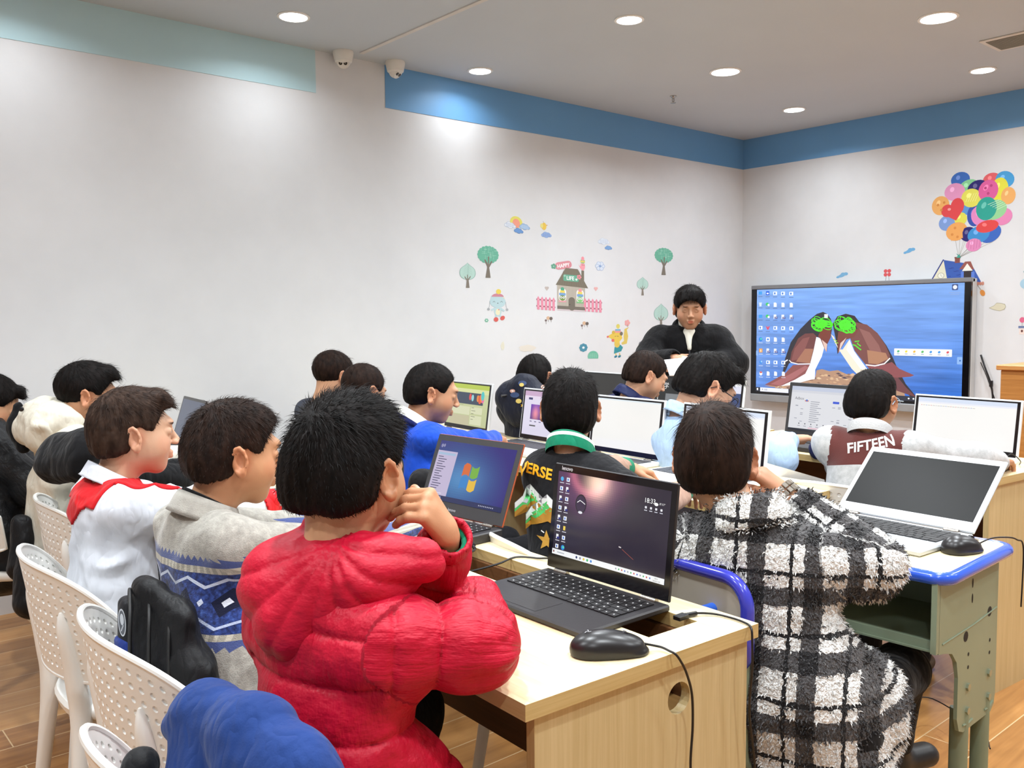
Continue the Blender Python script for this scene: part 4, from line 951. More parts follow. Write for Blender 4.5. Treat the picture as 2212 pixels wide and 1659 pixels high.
cable('charger_cable','black charger cable plugged into the laptop with the flag screen',[(1.28,1.65,.766),(1.262,1.60,.760),(1.225,1.58,.752),(1.20,1.55,.70),(1.19,1.50,.645),(1.20,1.42,.63)],.0028,extra=plug)
cable('power_cable','thin black power cable looping over the near desk beside the red jacket boy',[(1.13,1.63,.70),(1.16,1.58,.72),(1.20,1.53,.735),(1.25,1.50,.748),(1.30,1.50,.7535),(1.33,1.46,.7535),(1.345,1.42,.752),(1.35,1.38,.70)],.0022)
cable('tray_cable','tangled black cables lying in the desk tray beside the foreground laptop',[(1.06,1.60,.65),(1.12,1.52,.63),(1.17,1.45,.625),(1.20,1.40,.64),(1.235,1.42,.66),(1.25,1.47,.69),(1.21,1.55,.68),(1.15,1.60,.63),(1.18,1.48,.62),(1.22,1.38,.65),(1.235,1.36,.72)],.0032)
cable('tray_cable','second tangled black cable with a thick ferrite lump in the desk tray',[(1.10,1.60,.66),(1.18,1.52,.65),(1.22,1.45,.67),(1.225,1.40,.70),(1.235,1.385,.735),(1.24,1.37,.757)],.0028,extra=lambda m:m.tube([(1.222,1.43,.685),(1.225,1.40,.70)],.009,10))
br=empty('power_brick',(1.105,1.615,.605),.25,'black laptop power brick in the desk tray beside the red sleeve','charger')
MB().box((-.03,-.055,0),(.03,.055,.10),bev=.006).build('body',BLK,br); MB().tube([(0,-.055,.07),(0,-.085,.075)],.006,8).build('strain_relief',CB,br)
cable('floor_cable','thin black cable sagging under the school desk towards its leg',[(2.02,1.33,.70),(2.30,1.25,.35),(2.55,1.22,.16),(2.75,1.20,.10),(2.60,1.00,.12),(2.33,.87,.20)],.002)
cable('mouse_cable','short black cable running off the far edge of the blue-edged school desk',[(2.125,.838,.762),(2.16,.82,.775),(2.20,.80,.775),(2.235,.79,.765),(2.262,.785,.74),(2.262,.786,.60)],.0018)
cable('mouse_cable','black cable from the mouse at the right end of the FIFTEEN jacket boy desk',[(3.345,1.24,.765),(3.37,1.22,.80),(3.40,1.20,.775),(3.45,1.22,.753)],.0018)
# ============================================================ WHITE CHAIRS
CH=plain('white_chair_plastic','#E9E8E3',.33,var=.02,nscale=3)
def shell_pt(a,t,off=0):
    k=a/1.5; q=abs(k); zt=.768-.125*q**3.2; zb=.512+.02*q**3; z=zb+(zt-zb)*t; f=(z-.50)/.26
    y=.272*math.sin(1.45*k)/.9927*(.85+.15*f); x=-.222+.135*(1-math.cos(1.5*k))-.040*f
    n=unit((-math.cos(1.25*k),math.sin(1.25*k),.1)); return (x+n[0]*off,y+n[1]*off,z+n[2]*off)
def chair_shell():
    m=MB(); nu,nv=26,9; A=1.5; a0,a1,t0,t1=-A*.955,A*.955,.06,.94
    for side,off in ((0,.0035),(1,-.0035)):
        V=[];F=[];grid={}
        us=[-A]+list(np.linspace(a0,a1,nu+1))+[A]; ts=[0]+list(np.linspace(t0,t1,nv+1))+[1]
        for i,a in enumerate(us):
            for j,t in enumerate(ts): grid[i,j]=len(V); V.append(shell_pt(a,t,off))
        for i in range(len(us)-1):
            for j in range(len(ts)-1):
                c=[grid[i,j],grid[i+1,j],grid[i+1,j+1],grid[i,j+1]]
                if 1<=i<=nu and 1<=j<=nv:
                    am=(us[i]+us[i+1])/2; tm=(ts[j]+ts[j+1])/2; da=(us[i+1]-us[i]); dt=ts[j+1]-ts[j]; r=[]
                    inn=[]
                    for k in range(8):
                        an=2*pi*k/8+pi*5/4; x,y=math.cos(an),math.sin(an)
                        r.append(len(V)); V.append(shell_pt(am+x*da*.26,tm+y*dt*.27,off))
                    for k in range(8):
                        an=2*pi*k/8+pi*5/4; x,y=math.cos(an),math.sin(an)
                        inn.append(len(V)); V.append(shell_pt(am+x*da*.15,tm+y*dt*.16,off*-.2))
                    for k in range(4):
                        F.append((c[k],r[2*k+1],r[2*k])); F.append((c[k],c[(k+1)%4],r[(2*k+2)%8],r[2*k+1]))
                    for k in range(8): F.append((r[k],r[(k+1)%8],inn[(k+1)%8],inn[k]))
                    F.append(tuple(inn))
                else: F.append(tuple(c))
        if side==0: F=[q[::-1] for q in F]
        m.add(V,F,0,False)
    P=[shell_pt(a,1) for a in np.linspace(-A,A,41)]; Pr=[shell_pt(A,t) for t in np.linspace(1,0,7)][1:]; Pb=[shell_pt(a,0) for a in np.linspace(A,-A,41)][1:]; Pl=[shell_pt(-A,t) for t in np.linspace(0,1,7)][1:]
    m.tube(P+Pr+Pb+Pl,.0058,8); return m
def make_chair():
    rt=empty('perforated_chair',(0,0,0))
    o=chair_shell().build('backrest',CH,rt)
    m=MB(); n=40
    def ring(r,z,sx=1): return [(r*(abs(math.cos(t))**.8)*(1 if math.cos(t)>0 else -1)*.98-.0,r*(abs(math.sin(t))**.8)*(1 if math.sin(t)>0 else -1)*1.0,z) for t in np.linspace(0,2*pi,n+1)[:-1]]
    rs=[ring(.05,.425),ring(.14,.428),ring(.185,.436),ring(.203,.436),ring(.208,.425),ring(.203,.408),ring(.17,.40),ring(.05,.40)]
    V=[p for r_ in rs for p in r_]; F=[(i*n+k,i*n+(k+1)%n,(i+1)*n+(k+1)%n,(i+1)*n+k) for i in range(7) for k in range(n)]+[tuple(range(n))[::-1],tuple(range(7*n,8*n))]
    F=[q[::-1] for q in F]; m.add(V,F,0,True); m.build('seat',CH,rt)
    for s in (-1,1):
        MB().tube(spline([(-.235,s*.20,.004),(-.205,s*.17,.25),(-.190,s*.150,.43),(-.200,s*.150,.53),(-.216,s*.158,.62),(-.224,s*.16,.675)],5),[.0145,.015,.0155,.016,.017,.018,.019,.02,.021,.022,.023,.023,.023,.023,.022,.021,.02,.019,.018,.017,.016,.015,.013,.010,.007,.003],12,flat=1).build('leg',CH,rt)
        MB().tube(spline([(.205,s*.195,.004),(.18,s*.17,.22),(.15,s*.14,.415)],5),[.0145+.0006*k for k in range(11)],12).build('leg',CH,rt)
        MB().tube(spline([(-.172,s*.145,.44),(-.10,s*.185,.425),(-.03,s*.195,.42)],5),.017,10).build('seat_bracket',CH,rt)
    return rt
ch0=make_chair(); first=[True]
def chair(x,y,deg,label):
    o=ch0 if first[0] else copy_tree(ch0); first[0]=False
    o.location=(x,y,0); o.rotation_euler=(0,0,math.radians(deg)); tag(o,label,'chair','white perforated plastic chairs'); return o
chair(.715,2.19,-2,'white perforated plastic chair behind the boy in the white shirt')
chair(.685,1.59,-3,'white perforated plastic chair with a black backpack in it, behind the grey sweater boy')
chair(.565,1.09,8,'white perforated plastic chair at the lower left corner with the blue jacket over it')
chair(.90,2.86,-4,'white perforated plastic chair behind the boy in the black hooded top')
chair(.745,3.60,0,'white perforated plastic chair at the left picture edge under the boy in the dark coat')
chair(1.615,1.60,-20,'white perforated plastic chair under the boy in the black printed top')
chair(1.69,2.50,-5,'white perforated plastic chair with a black coat behind the boy in the blue cardigan')
chair(2.80,1.40,2,'white perforated plastic chair of the boy in the FIFTEEN jacket')
chair(2.74,3.05,0,'white perforated plastic chair of the boy in the camouflage hooded coat')
chair(1.80,3.10,0,'white perforated plastic chair in the middle row behind the blue cardigan boy')
# ============================================================ SCHOOL DESK
GM=plain('green_enamel','#85927A',.42,var=.05,nscale=5); GM2=plain('green_enamel_dark','#74806A',.5); BE=plain('blue_plastic_edge','#2B57CE',.22,coat=.5,var=.02); BOLT=plain('bolt_metal','#9AA08A',.35,metal=.6); HOLE=plain('hole_dark','#1B1510',.8)
sd=empty('school_desk',(1.875,.79,0),math.radians(2),'green metal school desk with pale wood top and blue plastic edge','desk')
def rr_(x0,y0,x1,y1,r,n=6):
    P=[]
    for cx,cy,a0 in ((x1-r,y0+r,-pi/2),(x1-r,y1-r,0),(x0+r,y1-r,pi/2),(x0+r,y0+r,pi)):
        for k in range(n+1): a=a0+pi/2*k/n; P.append((cx+r*math.cos(a),cy+r*math.sin(a)))
    return P
DX,DY=.385,.60
MB().prism(rr_(.010,.010,DX-.010,DY-.010,.028),.729,.7495).build('tabletop',W1[1],sd)
rim=rr_(.006,.006,DX-.006,DY-.006,.032)
MB().tube([(x,y,.737) for x,y in rim]+[(*rim[0],.737),(*rim[1],.737)],.0145,12,cap=False).build('edge_trim',BE,sd)
m=MB(); m.box((.03,.03,.575),(.34,DY-.03,.579)); m.box((.33,.03,.575),(.334,DY-.03,.728)); m.box((.028,.03,.569),(.032,DY-.03,.592)); m.box((.022,.03,.569),(.034,DY-.03,.573)); m.build('book_shelf',GM2,sd)
for e,yy in ((0,.022),(1,DY-.03)):
    s=1 if e==0 else -1
    prof=[(.018,.728),(.018,.575)]+[(.018+.004*k,.567-.003*k) for k in range(1,4)]
    prof=[(.012,.729),(.012,.572),(.045,.566),(.085,.555),(.112,.528),(.122,.49),(.122,.395),(.135,.365),(.160,.355),(.325,.352),(.345,.365),(.352,.39),(.352,.729)]
    m=MB(); n=len(prof); V=[(x,yy,z) for x,z in prof]+[(x,yy+.008,z) for x,z in prof]
    m.add(V,[tuple(range(n)),tuple(range(n,2*n))[::-1]]+[(i,i+n,(i+1)%n+n,(i+1)%n) for i in range(n)])
    m.box((-.002,yy,.575),(.014,yy+.012,.728)); 
    m.build('side_plate',GM,sd)
    yo=yy-.0012 if e==0 else yy+.0092
    d=MB()
    for x,z in ((.177,.40),(.305,.395),(.177,.455),(.305,.452)):
        if e==0: MB().add([(x+.009*math.cos(t),yo-.004,z+.009*math.sin(t)) for t in np.linspace(0,2*pi,7)[:-1]]+[(x+.009*math.cos(t),yo+.002,z+.009*math.sin(t)) for t in np.linspace(0,2*pi,7)[:-1]],[tuple(range(6)),]+[(k,k+6,(k+1)%6+6,(k+1)%6) for k in range(6)]).build('bolt',BOLT,sd)
    if e==0:
        h=None
        for x,z,a,b in ((.178,.50,.0045,.0045),(.307,.50,.0045,.0045),(.178,.53,.0045,.0045),(.307,.53,.0045,.0045),(.16,.575,.013,.012),(.30,.60,.013,.012),(.192,.655,.004,.011),(.192,.69,.004,.011),(.177,.375,.003,.004),(.305,.372,.003,.004)): 
            MB().add([(x+a*math.cos(t),yo+.0008,z+b*math.sin(t)) for t in np.linspace(0,2*pi,13)[:-1]],[tuple(range(12))]).build('slot_hole',HOLE,sd)
        for P,r_ in (([(.03,yy,.590),(.20,yy,.592),(.345,yy,.60)],.0022),([(.155,yy,.372),(.18,yy,.368),(.21,yy,.37)],.003),([(.285,yy,.368),(.31,yy,.366),(.335,yy,.375)],.003)): MB().tube(P,r_,6).build('pressed_rib',GM,sd)
    for x in (.178,.306): MB().tube([(x,yy+.004+s*.012,.04),(x,yy+.004+s*.012,.40)],[.021,.021],14,flat=.62).build('leg_post',GM,sd)
    MB().box((-.01,yy-.016+s*.012,.0),(.40,yy+.024+s*.012,.045),bev=.012).build('foot_bar',GM,sd)
MB().box((.17,.03,.10),(.19,DY-.03,.15),bev=.008).build('stretcher',GM2,sd)
# ============================================================ SCHOOL CHAIR
sc=empty('school_chair',(1.425,1.005,0),math.radians(-4),'school chair with blue plastic edged back and seat and green metal frame','chair')
BV=plain('violet_blue_plastic','#3B40B8',.22,coat=.5); BG=plain('grey_board','#AFA79A',.45)
bk=rr_(-.03,.602,.32,.785,.055,8)
m=MB(); V=[(0,y,z) for y,z in bk]+[(.012,y,z) for y,z in bk]; n=len(bk); m.add(V,[tuple(range(n))[::-1],tuple(range(n,2*n))]+[(i,(i+1)%n,(i+1)%n+n,i+n) for i in range(n)]); m.build('back_panel',BG,sc)
MB().tube([(.006,y,z) for y,z in bk]+[(.006,*bk[0]),(.006,*bk[1])],.0135,12,cap=False,flat=1).build('back_edge',BV,sc)
for y in (.05,.24): MB().lathe([(.012,0),(.012,.030),(.008,.034)],16,T=Matrix.Translation((.0,y,.715))@Matrix.Rotation(-pi/2,4,'Y')).build('plug_cap',plain('blue_cap','#2F66D4',.3),sc)
st=rr_(.055,-.045,.40,.33,.05,8)
MB().prism(st,.425,.438).build('seat',W1[1],sc); MB().tube([(x,y,.431) for x,y in st]+[(*st[0],.431),(*st[1],.431)],.0135,12,cap=False).build('seat_edge',BV,sc)
for yy in (-.02,.29):
    pr=[(.04,.424),(.26,.424),(.26,.30),(.235,.27),(.12,.27),(.09,.30),(.075,.36),(.04,.385)]; n=len(pr)
    MB().add([(x,yy,z) for x,z in pr]+[(x,yy+.008,z) for x,z in pr],[tuple(range(n)),tuple(range(n,2*n))[::-1]]+[(i,i+n,(i+1)%n+n,(i+1)%n) for i in range(n)]).build('side_plate',GM,sc)
    for x in (.13,.215): MB().tube([(x,yy+.004,.03),(x,yy+.004,.33)],.017,12,flat=.7).build('leg_post',GM,sc)
    MB().box((-.02,yy-.015,0),(.37,yy+.025,.04),bev=.01).build('foot_bar',GM,sc)
    MB().tube(spline([(.07,yy+.004,.40),(.02,yy+.004,.42),(.012,yy+.004,.50),(.016,yy+.004,.70)],5),.012,10).build('back_post',GM,sc)
for x,z in ((.13,.36),(.20,.372),(.125,.335),(.205,.40)): MB().add([(x+.008*math.cos(t),-.0245,z+.008*math.sin(t)) for t in np.linspace(0,2*pi,7)[:-1]]+[(x+.008*math.cos(t),-.019,z+.008*math.sin(t)) for t in np.linspace(0,2*pi,7)[:-1]],[tuple(range(6))]+[(k,k+6,(k+1)%6+6,(k+1)%6) for k in range(6)]).build('bolt',BOLT,sc)
# ============================================================ LECTERN at the right edge
lc=empty('lectern',(4.92,1.53,0),0,'orange-brown wooden lectern at the right edge with a black monitor on top','lectern')
MB().box((-.25,-.40,0),(.25,.22,1.02),bev=.004).build('cabinet_body',wood('orange_wood_z','#A56C34','#C58A4A',1,.4),lc)
MB().box((-.27,-.42,1.02),(.27,.235,1.045),bev=.004).build('top_board',wood('orange_wood_y','#B67A3E','#D0965A',1,.4),lc)
dv=empty('monitor',(4.86,1.50,1.046),math.radians(-10),'black angular monitor rear standing on the wooden lectern','monitor')
MB().prism([(-.02,-.5),(.16,-.5),(.16,.20),(-.02,.20)],.12,.22,T=Matrix.Rotation(.25,4,'Y')).build('rear_housing',DG,dv)
MB().prism([(-.04,-.55),(.14,-.55),(.14,.21),(-.04,.21)],.225,.31,T=Matrix.Rotation(.25,4,'Y')).build('top_housing',BLK,dv)
MB().prism([(.02,-.25),(.14,-.25),(.14,.1),(.02,.1)],0.0,.15).build('stand',BLK,dv)
MB().box((-.062,.03,.13),(-.05,.075,.18),T=Matrix.Rotation(.25,4,'Y')@Matrix.Translation((.036,.03,.02))).build('spec_plate',plain('label_grey','#A9A9AC',.4),dv)
# ============================================================ soft goods
def fabric(name,c,rough=.8,var=.08,bump=.25,bscale=350,sheen=.2,nscale=10,fold=.45):
    if name in _m: return _m[name]
    t=NT(name); v=t.coord(); n=t.noise(v,nscale,3); k=s2l(c)
    t.set(t.ramp(n,[(.3,tuple(x*(1-var) for x in k)),(.7,tuple(min(1,x*(1+var)) for x in k))]),rough,spec=.2,sheen=sheen*.4)
    w=t.noise(t.coord('Object',(1,1,.45)),24,2,.5); rg=t.math('ABSOLUTE',t.math('SUBTRACT',w,.5)); fine=t.noise(v,bscale,2)
    t.bump(t.math('ADD',t.math('MULTIPLY',rg,2.2),t.math('MULTIPLY',fine,bump*.25)),fold,.014); _m[name]=t.mat; return t.mat
def softobj(name,vol,mat,parent=None,wr=0.0,fq=9,seed=1,rel=1,col=None,root=None,fold=None):
    V,F=vol.mesh(); V=relax(V,F,rel); N=normals(V,F)
    if wr:
        n1=fbm(V*fq,3,seed); rg=1-np.abs(vnoise(V*fq*1.3+5,seed+3))*2
        V=V+N*(wr*(.6*n1+.5*rg))[:,None]
    if fold is not None: V=V+N*fold(V)[:,None]
    if root is not None: V=V-np.array(root)
    o=mkobj(name,V,F,mat,parent,True); return o,V,F
NAVY=fabric('blue_jacket_cloth','#1C3976',.8); NBLK=fabric('black_nylon','#151517',.5,sheen=0); 
jr=(.47,1.06,.70)
jk=empty('blue_jacket',jr,0,'blue jacket draped over the chair at the bottom left','jacket')
v=Vol(.0055)
v.cap((.430,1.205,.735),(.452,1.165,.765),.020,.026,w=True,k=.03); v.cap((.452,1.165,.765),(.468,1.05,.775),.026,.030,w=True,k=.04); v.cap((.468,1.05,.775),(.480,.955,.745),.030,.034,w=True,k=.05); v.cap((.48,.955,.745),(.495,.90,.66),.034,.04,w=True,k=.05)
for a,b in (((.445,1.17,.755),(.385,1.165,.55)),((.455,1.12,.77),(.375,1.09,.50)),((.465,1.04,.77),(.385,1.01,.48)),((.475,.97,.745),(.41,.93,.48)),((.49,.91,.67),(.47,.86,.48)),((.47,1.06,.76),(.52,1.06,.52))): v.cap(a,b,.024,.045,w=True,k=.05)
def jf(P): 
    ph=(P[:,1]*1.0+P[:,0]*.7)*30+P[:,2]*7+2.2*vnoise(P*5,3); return (.013*np.sin(ph)+.006*np.abs(np.sin(ph*1.7+P[:,2]*20)))*np.clip((.80-P[:,2])*8,.2,1)
o,_,_=softobj('shell',v,NAVY,jk,.0035,11,4,2,root=jr,fold=jf)
v=Vol(.0055); v.cap((.375,1.20,.70),(.345,1.20,.60),.022,.035,w=True,k=.04); v.cap((.345,1.20,.60),(.335,1.15,.48),.035,.05,w=True,k=.04); softobj('lining',v,fabric('black_lining','#101012',.6),jk,.005,12,6,root=jr)
# backpack
br_=(.52,1.63,.58)
bp=empty('backpack',br_,math.radians(0),'black backpack with a blue front pocket standing in the white chair','backpack')
v=Vol(.0045)
v.cap((.545,1.68,.52),(.560,1.705,.785),.034,.028,w=True,k=.03,st=((0,1,0),1.7)); v.cap((.575,1.60,.50),(.585,1.625,.755),.040,.030,w=True,k=.04,st=((0,1,0),1.7)); v.cap((.60,1.56,.46),(.60,1.58,.66),.035,.03,w=True,k=.04,st=((0,1,0),1.5))
o,_,_=softobj('main_bag',v,NBLK,bp,.006,13,3,root=br_)
v=Vol(.004); v.cap((.520,1.71,.56),(.532,1.735,.755),.020,.018,w=True,k=.02,st=((0,1,0),1.9)); softobj('front_pocket',v,fabric('black_nylon_2','#242427',.5,sheen=0),bp,.003,14,5,root=br_)
v=Vol(.004); v.cap((.506,1.70,.56),(.515,1.725,.690),.014,.012,w=True,k=.02,st=((0,1,0),2.6)); softobj('blue_panel',v,fabric('blue_mesh','#22367E',.75),bp,.001,14,5,root=br_)
zt=plain('zip_track','#0C0C0D',.5)
for k,(dx,dy) in enumerate(((.0,.0),(.022,-.035),(.045,-.07))):
    MB().tube([(a-br_[0],b-br_[1],c-br_[2]) for a,b,c in spline([(.503+dx,1.655+dy,.56),(.506+dx,1.655+dy,.69),(.518+dx,1.68+dy,.765-.006*k),(.535+dx,1.735+dy,.785-.01*k),(.545+dx,1.775+dy,.73)],6)],.0035,6).build('zip',zt,bp)
Q=Paint(); Q.ell(0,0,.010,.026,'#C6CBD2',n=24); Q.ell(0,0,.008,.023,'#5C6068',n=24); Q.ell(0,.006,.005,.011,'#C6CBD2',n=16); Q.line([(-.003,-.017),(.003,-.004)],.002,'#C6CBD2')
Q.build('oval_badge',(.506-br_[0],1.692-br_[1],.738-br_[2]),unit((.4,-.9,-.15)),(0,0,1),colmat('badge_print',.35),bp)
v=Vol(.006); v.cap((.66,3.20,.50),(.665,3.22,.64),.05,.03,w=True,k=.05); v.cap((.65,3.06,.42),(.66,3.10,.54),.05,.04,w=True,k=.05)
o,_,_=softobj('black_bag',v,NBLK,None,.008,11,9); tag(o,'black bag with a zip hanging between the two chairs at the left edge','bag')
# coat on blue boy chair, navy cloth, paper
v=Vol(.008); v.cap((1.52,2.30,.55),(1.55,2.44,.80),.05,.05,w=True,k=.06); v.cap((1.55,2.44,.82),(1.56,2.6,.80),.05,.05,w=True,k=.06); v.cap((1.60,2.25,.5),(1.60,2.28,.78),.06,.04,w=True,k=.06)
o,_,_=softobj('black_coat',v,fabric('black_coat_cloth','#141315',.8),None,.010,9,2); tag(o,'black coat hanging on the chair behind the boy in the blue cardigan','coat')
v=Vol(.007); v.cap((3.14,1.83,.772),(3.22,1.70,.775),.030,.035,w=True,k=.05); v.cap((3.20,1.80,.775),(3.27,1.66,.77),.030,.03,w=True,k=.05)
o,_,_=softobj('cloth_bundle',v,fabric('navy_cloth','#20264E',.85),None,.012,14,2); tag(o,'crumpled navy cloth lying on the desk left of the FIFTEEN jacket boy','cloth')
def sheet(name,label,pts,nx=8,ny=8,curl=.0,mat=None,group=None):
    a,b,c,d=[np.array(p,float) for p in pts]; V=[];F=[]; nn=unit(np.cross(b-a,d-a))
    for k in (0,1):
        for j in range(ny+1):
            for i in range(nx+1):
                u,v_=i/nx,j/ny; V.append((a*(1-u)+b*u)*(1-v_)+(d*(1-u)+c*u)*v_+nn*(curl*math.sin(pi*u)*(.4+v_)+.0006*k))
    n=(nx+1)*(ny+1)
    for j in range(ny):
        for i in range(nx):
            q=(j*(nx+1)+i,j*(nx+1)+i+1,(j+1)*(nx+1)+i+1,(j+1)*(nx+1)+i); F+=[q[::-1],tuple(x+n for x in q)]
    o=mkobj(name,V and [tuple(x) for x in V],F,mat or plain('paper_white','#EEF0F4',.6,var=.01),None,True); return tag(o,label,'paper',group)
sheet('paper_sheet','white paper sheets hanging over the desk end beside the light blue sleeve',[(2.60,1.72,.80),(2.72,1.56,.745),(2.82,1.60,.64),(2.60,1.70,.62)],curl=.01)
sheet('paper_sheet','second white paper sheet sagging below the light blue sleeve',[(2.63,1.71,.74),(2.73,1.53,.70),(2.83,1.53,.63),(2.66,1.68,.58)],curl=-.008)
# ============================================================ PEOPLE
ZU=np.array((0,0,1.))
def skinmat():
    t=NT('skin'); a=t.attr('Col'); n=t.noise(t.coord('Object'),26,3)
    c=t.mix(t.math('MULTIPLY',n,.14),a.outputs['Color'],(.50,.22,.15)); t.set(c,.48,spec=.35,sss=.12); t.bump(t.noise(t.coord('Object'),420,2),.08,.002); return t.mat
SKIN=skinmat()
def hairmat(name,c1,c2):
    if name in _m: return _m[name]
    t=NT(name); n=t.noise(t.coord('Object',(1,1,.4)),75,2); t.set(t.ramp(n,[(.30,s2l(c1)),(.85,s2l(c2))]),.62,spec=.12); _m[name]=t.mat; return t.mat
HB=hairmat('black_hair','#080605','#191210'); HBR=hairmat('dark_brown_hair','#150C08','#33221A')
def hrot(yaw,pitch,roll=0):
    y=rotm((0,0,1),math.radians(yaw)); p=rotm((0,1,0),-math.radians(pitch)); r=rotm((1,0,0),math.radians(roll)); return y@p@r
def head_vol(c,R,s,h,fat=1.0):
    v=Vol(h,R,s,c)
    v.ell((-.012,0,.018),(.088,.071,.075),k=.01)
    v.ell((.026,0,-.030),(.056,.057*fat,.064),k=.03)
    v.ell((.008,0,-.050),(.060,.056*fat,.042),k=.03)
    for y in (-1,1): v.ell((.040,.031*y*fat,-.036),(.034,.029,.032),k=.025)
    v.cap((.055,-.010,-.088),(.055,.010,-.088),.019,k=.03)
    v.cap((.078,-.03,.022),(.078,.03,.022),.010,k=.02)
    v.cap((.083,0,.004),(.1015,0,-.026),.0065,.0090,k=.012)
    for y in (-1,1): v.ell((.096,.0105*y,-.030),(.010,.007,.0065),k=.006)
    for y in (-1,1): v.ell((.088,.030*y,.002),(.012,.015,.009),k=.014,op='s')
    for y in (-1,1):
        v.ell((.071,.030*y,.000),(.0145,.0155,.0125),k=.004)
        v.ell((.090,.030*y,-.001),(.012,.0115,.0032),k=.003,op='s')
    v.cap((.086,-.013,-.055),(.086,.013,-.055),.0058,k=.006); v.cap((.086,-.010,-.065),(.086,.010,-.065),.0066,k=.006)
    v.ell((.095,0,-.0600),(.008,.016,.0018),k=.003,op='s')
    for y in (-1,1):
        Re=rotm((0,0,1),y*.42)@rotm((0,1,0),-.18)
        def L(q): return np.array((-.008,.073*y,-.014))+Re@np.array(q)
        P=[L((.014*math.cos(a)*(1.0 if math.sin(a)>0 else .8)-.001,.010*y,.027*math.sin(a)+.002)) for a in np.linspace(-2.2,2.6,9)]
        v.ell(L((0,.004*y,0)),(.017,.0065,.029),Re,k=.006)
        for a,b in zip(P[:-1],P[1:]): v.cap(a,b,.0036,k=.004)
        v.ell(L((.003,.010*y,.001)),(.0095,.0075,.016),Re,k=.003,op='s')
        v.ell(L((.013,.006*y,-.004)),(.004,.005,.006),Re,k=.003)
        v.ell(L((.002,.006*y,-.026)),(.009,.005,.008),Re,k=.005)
    return v
def head_cols(V,c,R,s,base,h):
    L=(V-np.array(c))@R/s; col=np.tile(np.array(base),(len(V),1))
    def bl(m,cc): 
        m=np.clip(m,0,1)[:,None]; return col*(1-m)+np.array(cc)*m
    el=lambda p,r:1-np.sqrt((((L-np.array(p))/np.array(r))**2).sum(1))
    b=np.array(base)
    col=bl(np.clip(el((-.006,.085,-.012),(.035,.03,.045))*2,0,.45)+np.clip(el((-.006,-.085,-.012),(.035,.03,.045))*2,0,.45),b*[1.04,.72,.64])
    for y in (-1,1):
        col=bl(np.clip(el((.055,.045*y,-.030),(.03,.03,.028))*.9,0,.28),b*[1.05,.68,.62])
        col=bl(el((.085,.031*y,.0205),(.016,.019,.0042))*3,(.035,.022,.016))
        col=bl(el((.087,.030*y,.0045),(.010,.0145,.0022))*3,(.03,.02,.015))
    col=bl(el((.088,0,-.060),(.012,.019,.0115))*2.2,b*[.95,.45,.42])
    return col
def hand_vol(v,W,f,n,t,s=1.0,curl=(.3,.5),spread=.10,arm=None,thumb=(.75,.6,-.25),curls=None):
    W=np.array(W,float); f=unit(f); n=unit(np.array(n)-f*np.dot(f,n)); t0=np.cross(f,n); t=t0*(1 if np.dot(t0,t)>0 else -1)
    if arm is not None: v.cap(W,arm,.0205*s,.028*s,w=True,k=.012,st=(n,.85))
    tips=[]
    kn=[(.070,.025),(.074,.009),(.071,-.008),(.064,-.023)]; ln=[(.031,.020,.016),(.034,.023,.017),(.031,.021,.016),(.024,.016,.015)]
    for i,(a,b) in enumerate(kn):
        K=W+f*a*s+t*b*s; v.cap(W+f*.012*s+t*b*.55*s,K,.0125*s,.0095*s,w=True,k=.012)
    v.cap(W+f*.02*s,W+f*.055*s-n*.004*s,.016*s,.014*s,w=True,k=.012)
    for i,(a,b) in enumerate(kn):
        K=W+f*a*s+t*b*s; d=unit(f+t*(spread*(1.5-i)*.8)); cu=curls[i] if curls else curl
        ang=cu[0]; r=[.0082,.0074,.0067]; p=K
        for j,l in enumerate(ln[i]):
            dd=d*math.cos(ang)-n*math.sin(ang); q=p+dd*l*s
            v.cap(p,q,r[j]*s*1.03,r[j]*s*.94,w=True,k=.003); p=q; ang+=cu[1]*(1 if j==0 else .7)
        tips.append((p,dd))
    B=W+f*.014*s+t*.018*s-n*.006*s; d=unit(f*thumb[0]+t*thumb[1]+n*thumb[2]); p=B+d*.030*s
    v.cap(B,p,.0135*s,.0105*s,w=True,k=.010); d2=unit(d+f*.35); q=p+d2*.024*s; v.cap(p,q,.0098*s,.0088*s,w=True,k=.003); d3=unit(d2+f*.25-n*.1); e=q+d3*.018*s; v.cap(q,e,.0088*s,.0076*s,w=True,k=.003); tips.append((e,d3))
    return tips,n
def hair_vol(c,R,s,h,style):
    v=Vol(h,R,s,c); th=style.get('t',.012)
    th*=.72; v.ell((-.013,0,.020+th*.2),(.088+th,.071+th*.85,.075+th*1.05),k=.01)
    if style.get('back',0): v.cap((-.055,-.025,-.02),(-.055,.025,-.02),.045,k=.04); v.cap((-.052,-.028,-.045),(-.052,.028,-.045),.032+th*.5,k=.03)
    if style.get('bangs',0):
        for y in np.linspace(-.045,.045,5): v.cap((.055,y*.9,.082),(.088+style['bangs']*.5,y,.058-style['bangs']*.6),.016,.008,k=.02)
    if style.get('top',0): v.ell((.010,0,.062),(.070,.055,.035+style['top']),k=.03)
    fz=style.get('fz',-.028)
    v.ell((.108,0,fz+.010),(.089,.100,.094),k=.012,op='s')
    for y in (-1,1):
        v.ell((.002,.085*y,-.020),(.024,.035,.036),k=.010,op='s'); v.ell((.035,.080*y,-.060),(.05,.04,.065),k=.012,op='s')
    nz=style.get('nape',-.062); v.plane((-.05,0,nz),(.25,0,-1),k=.02)
    return v
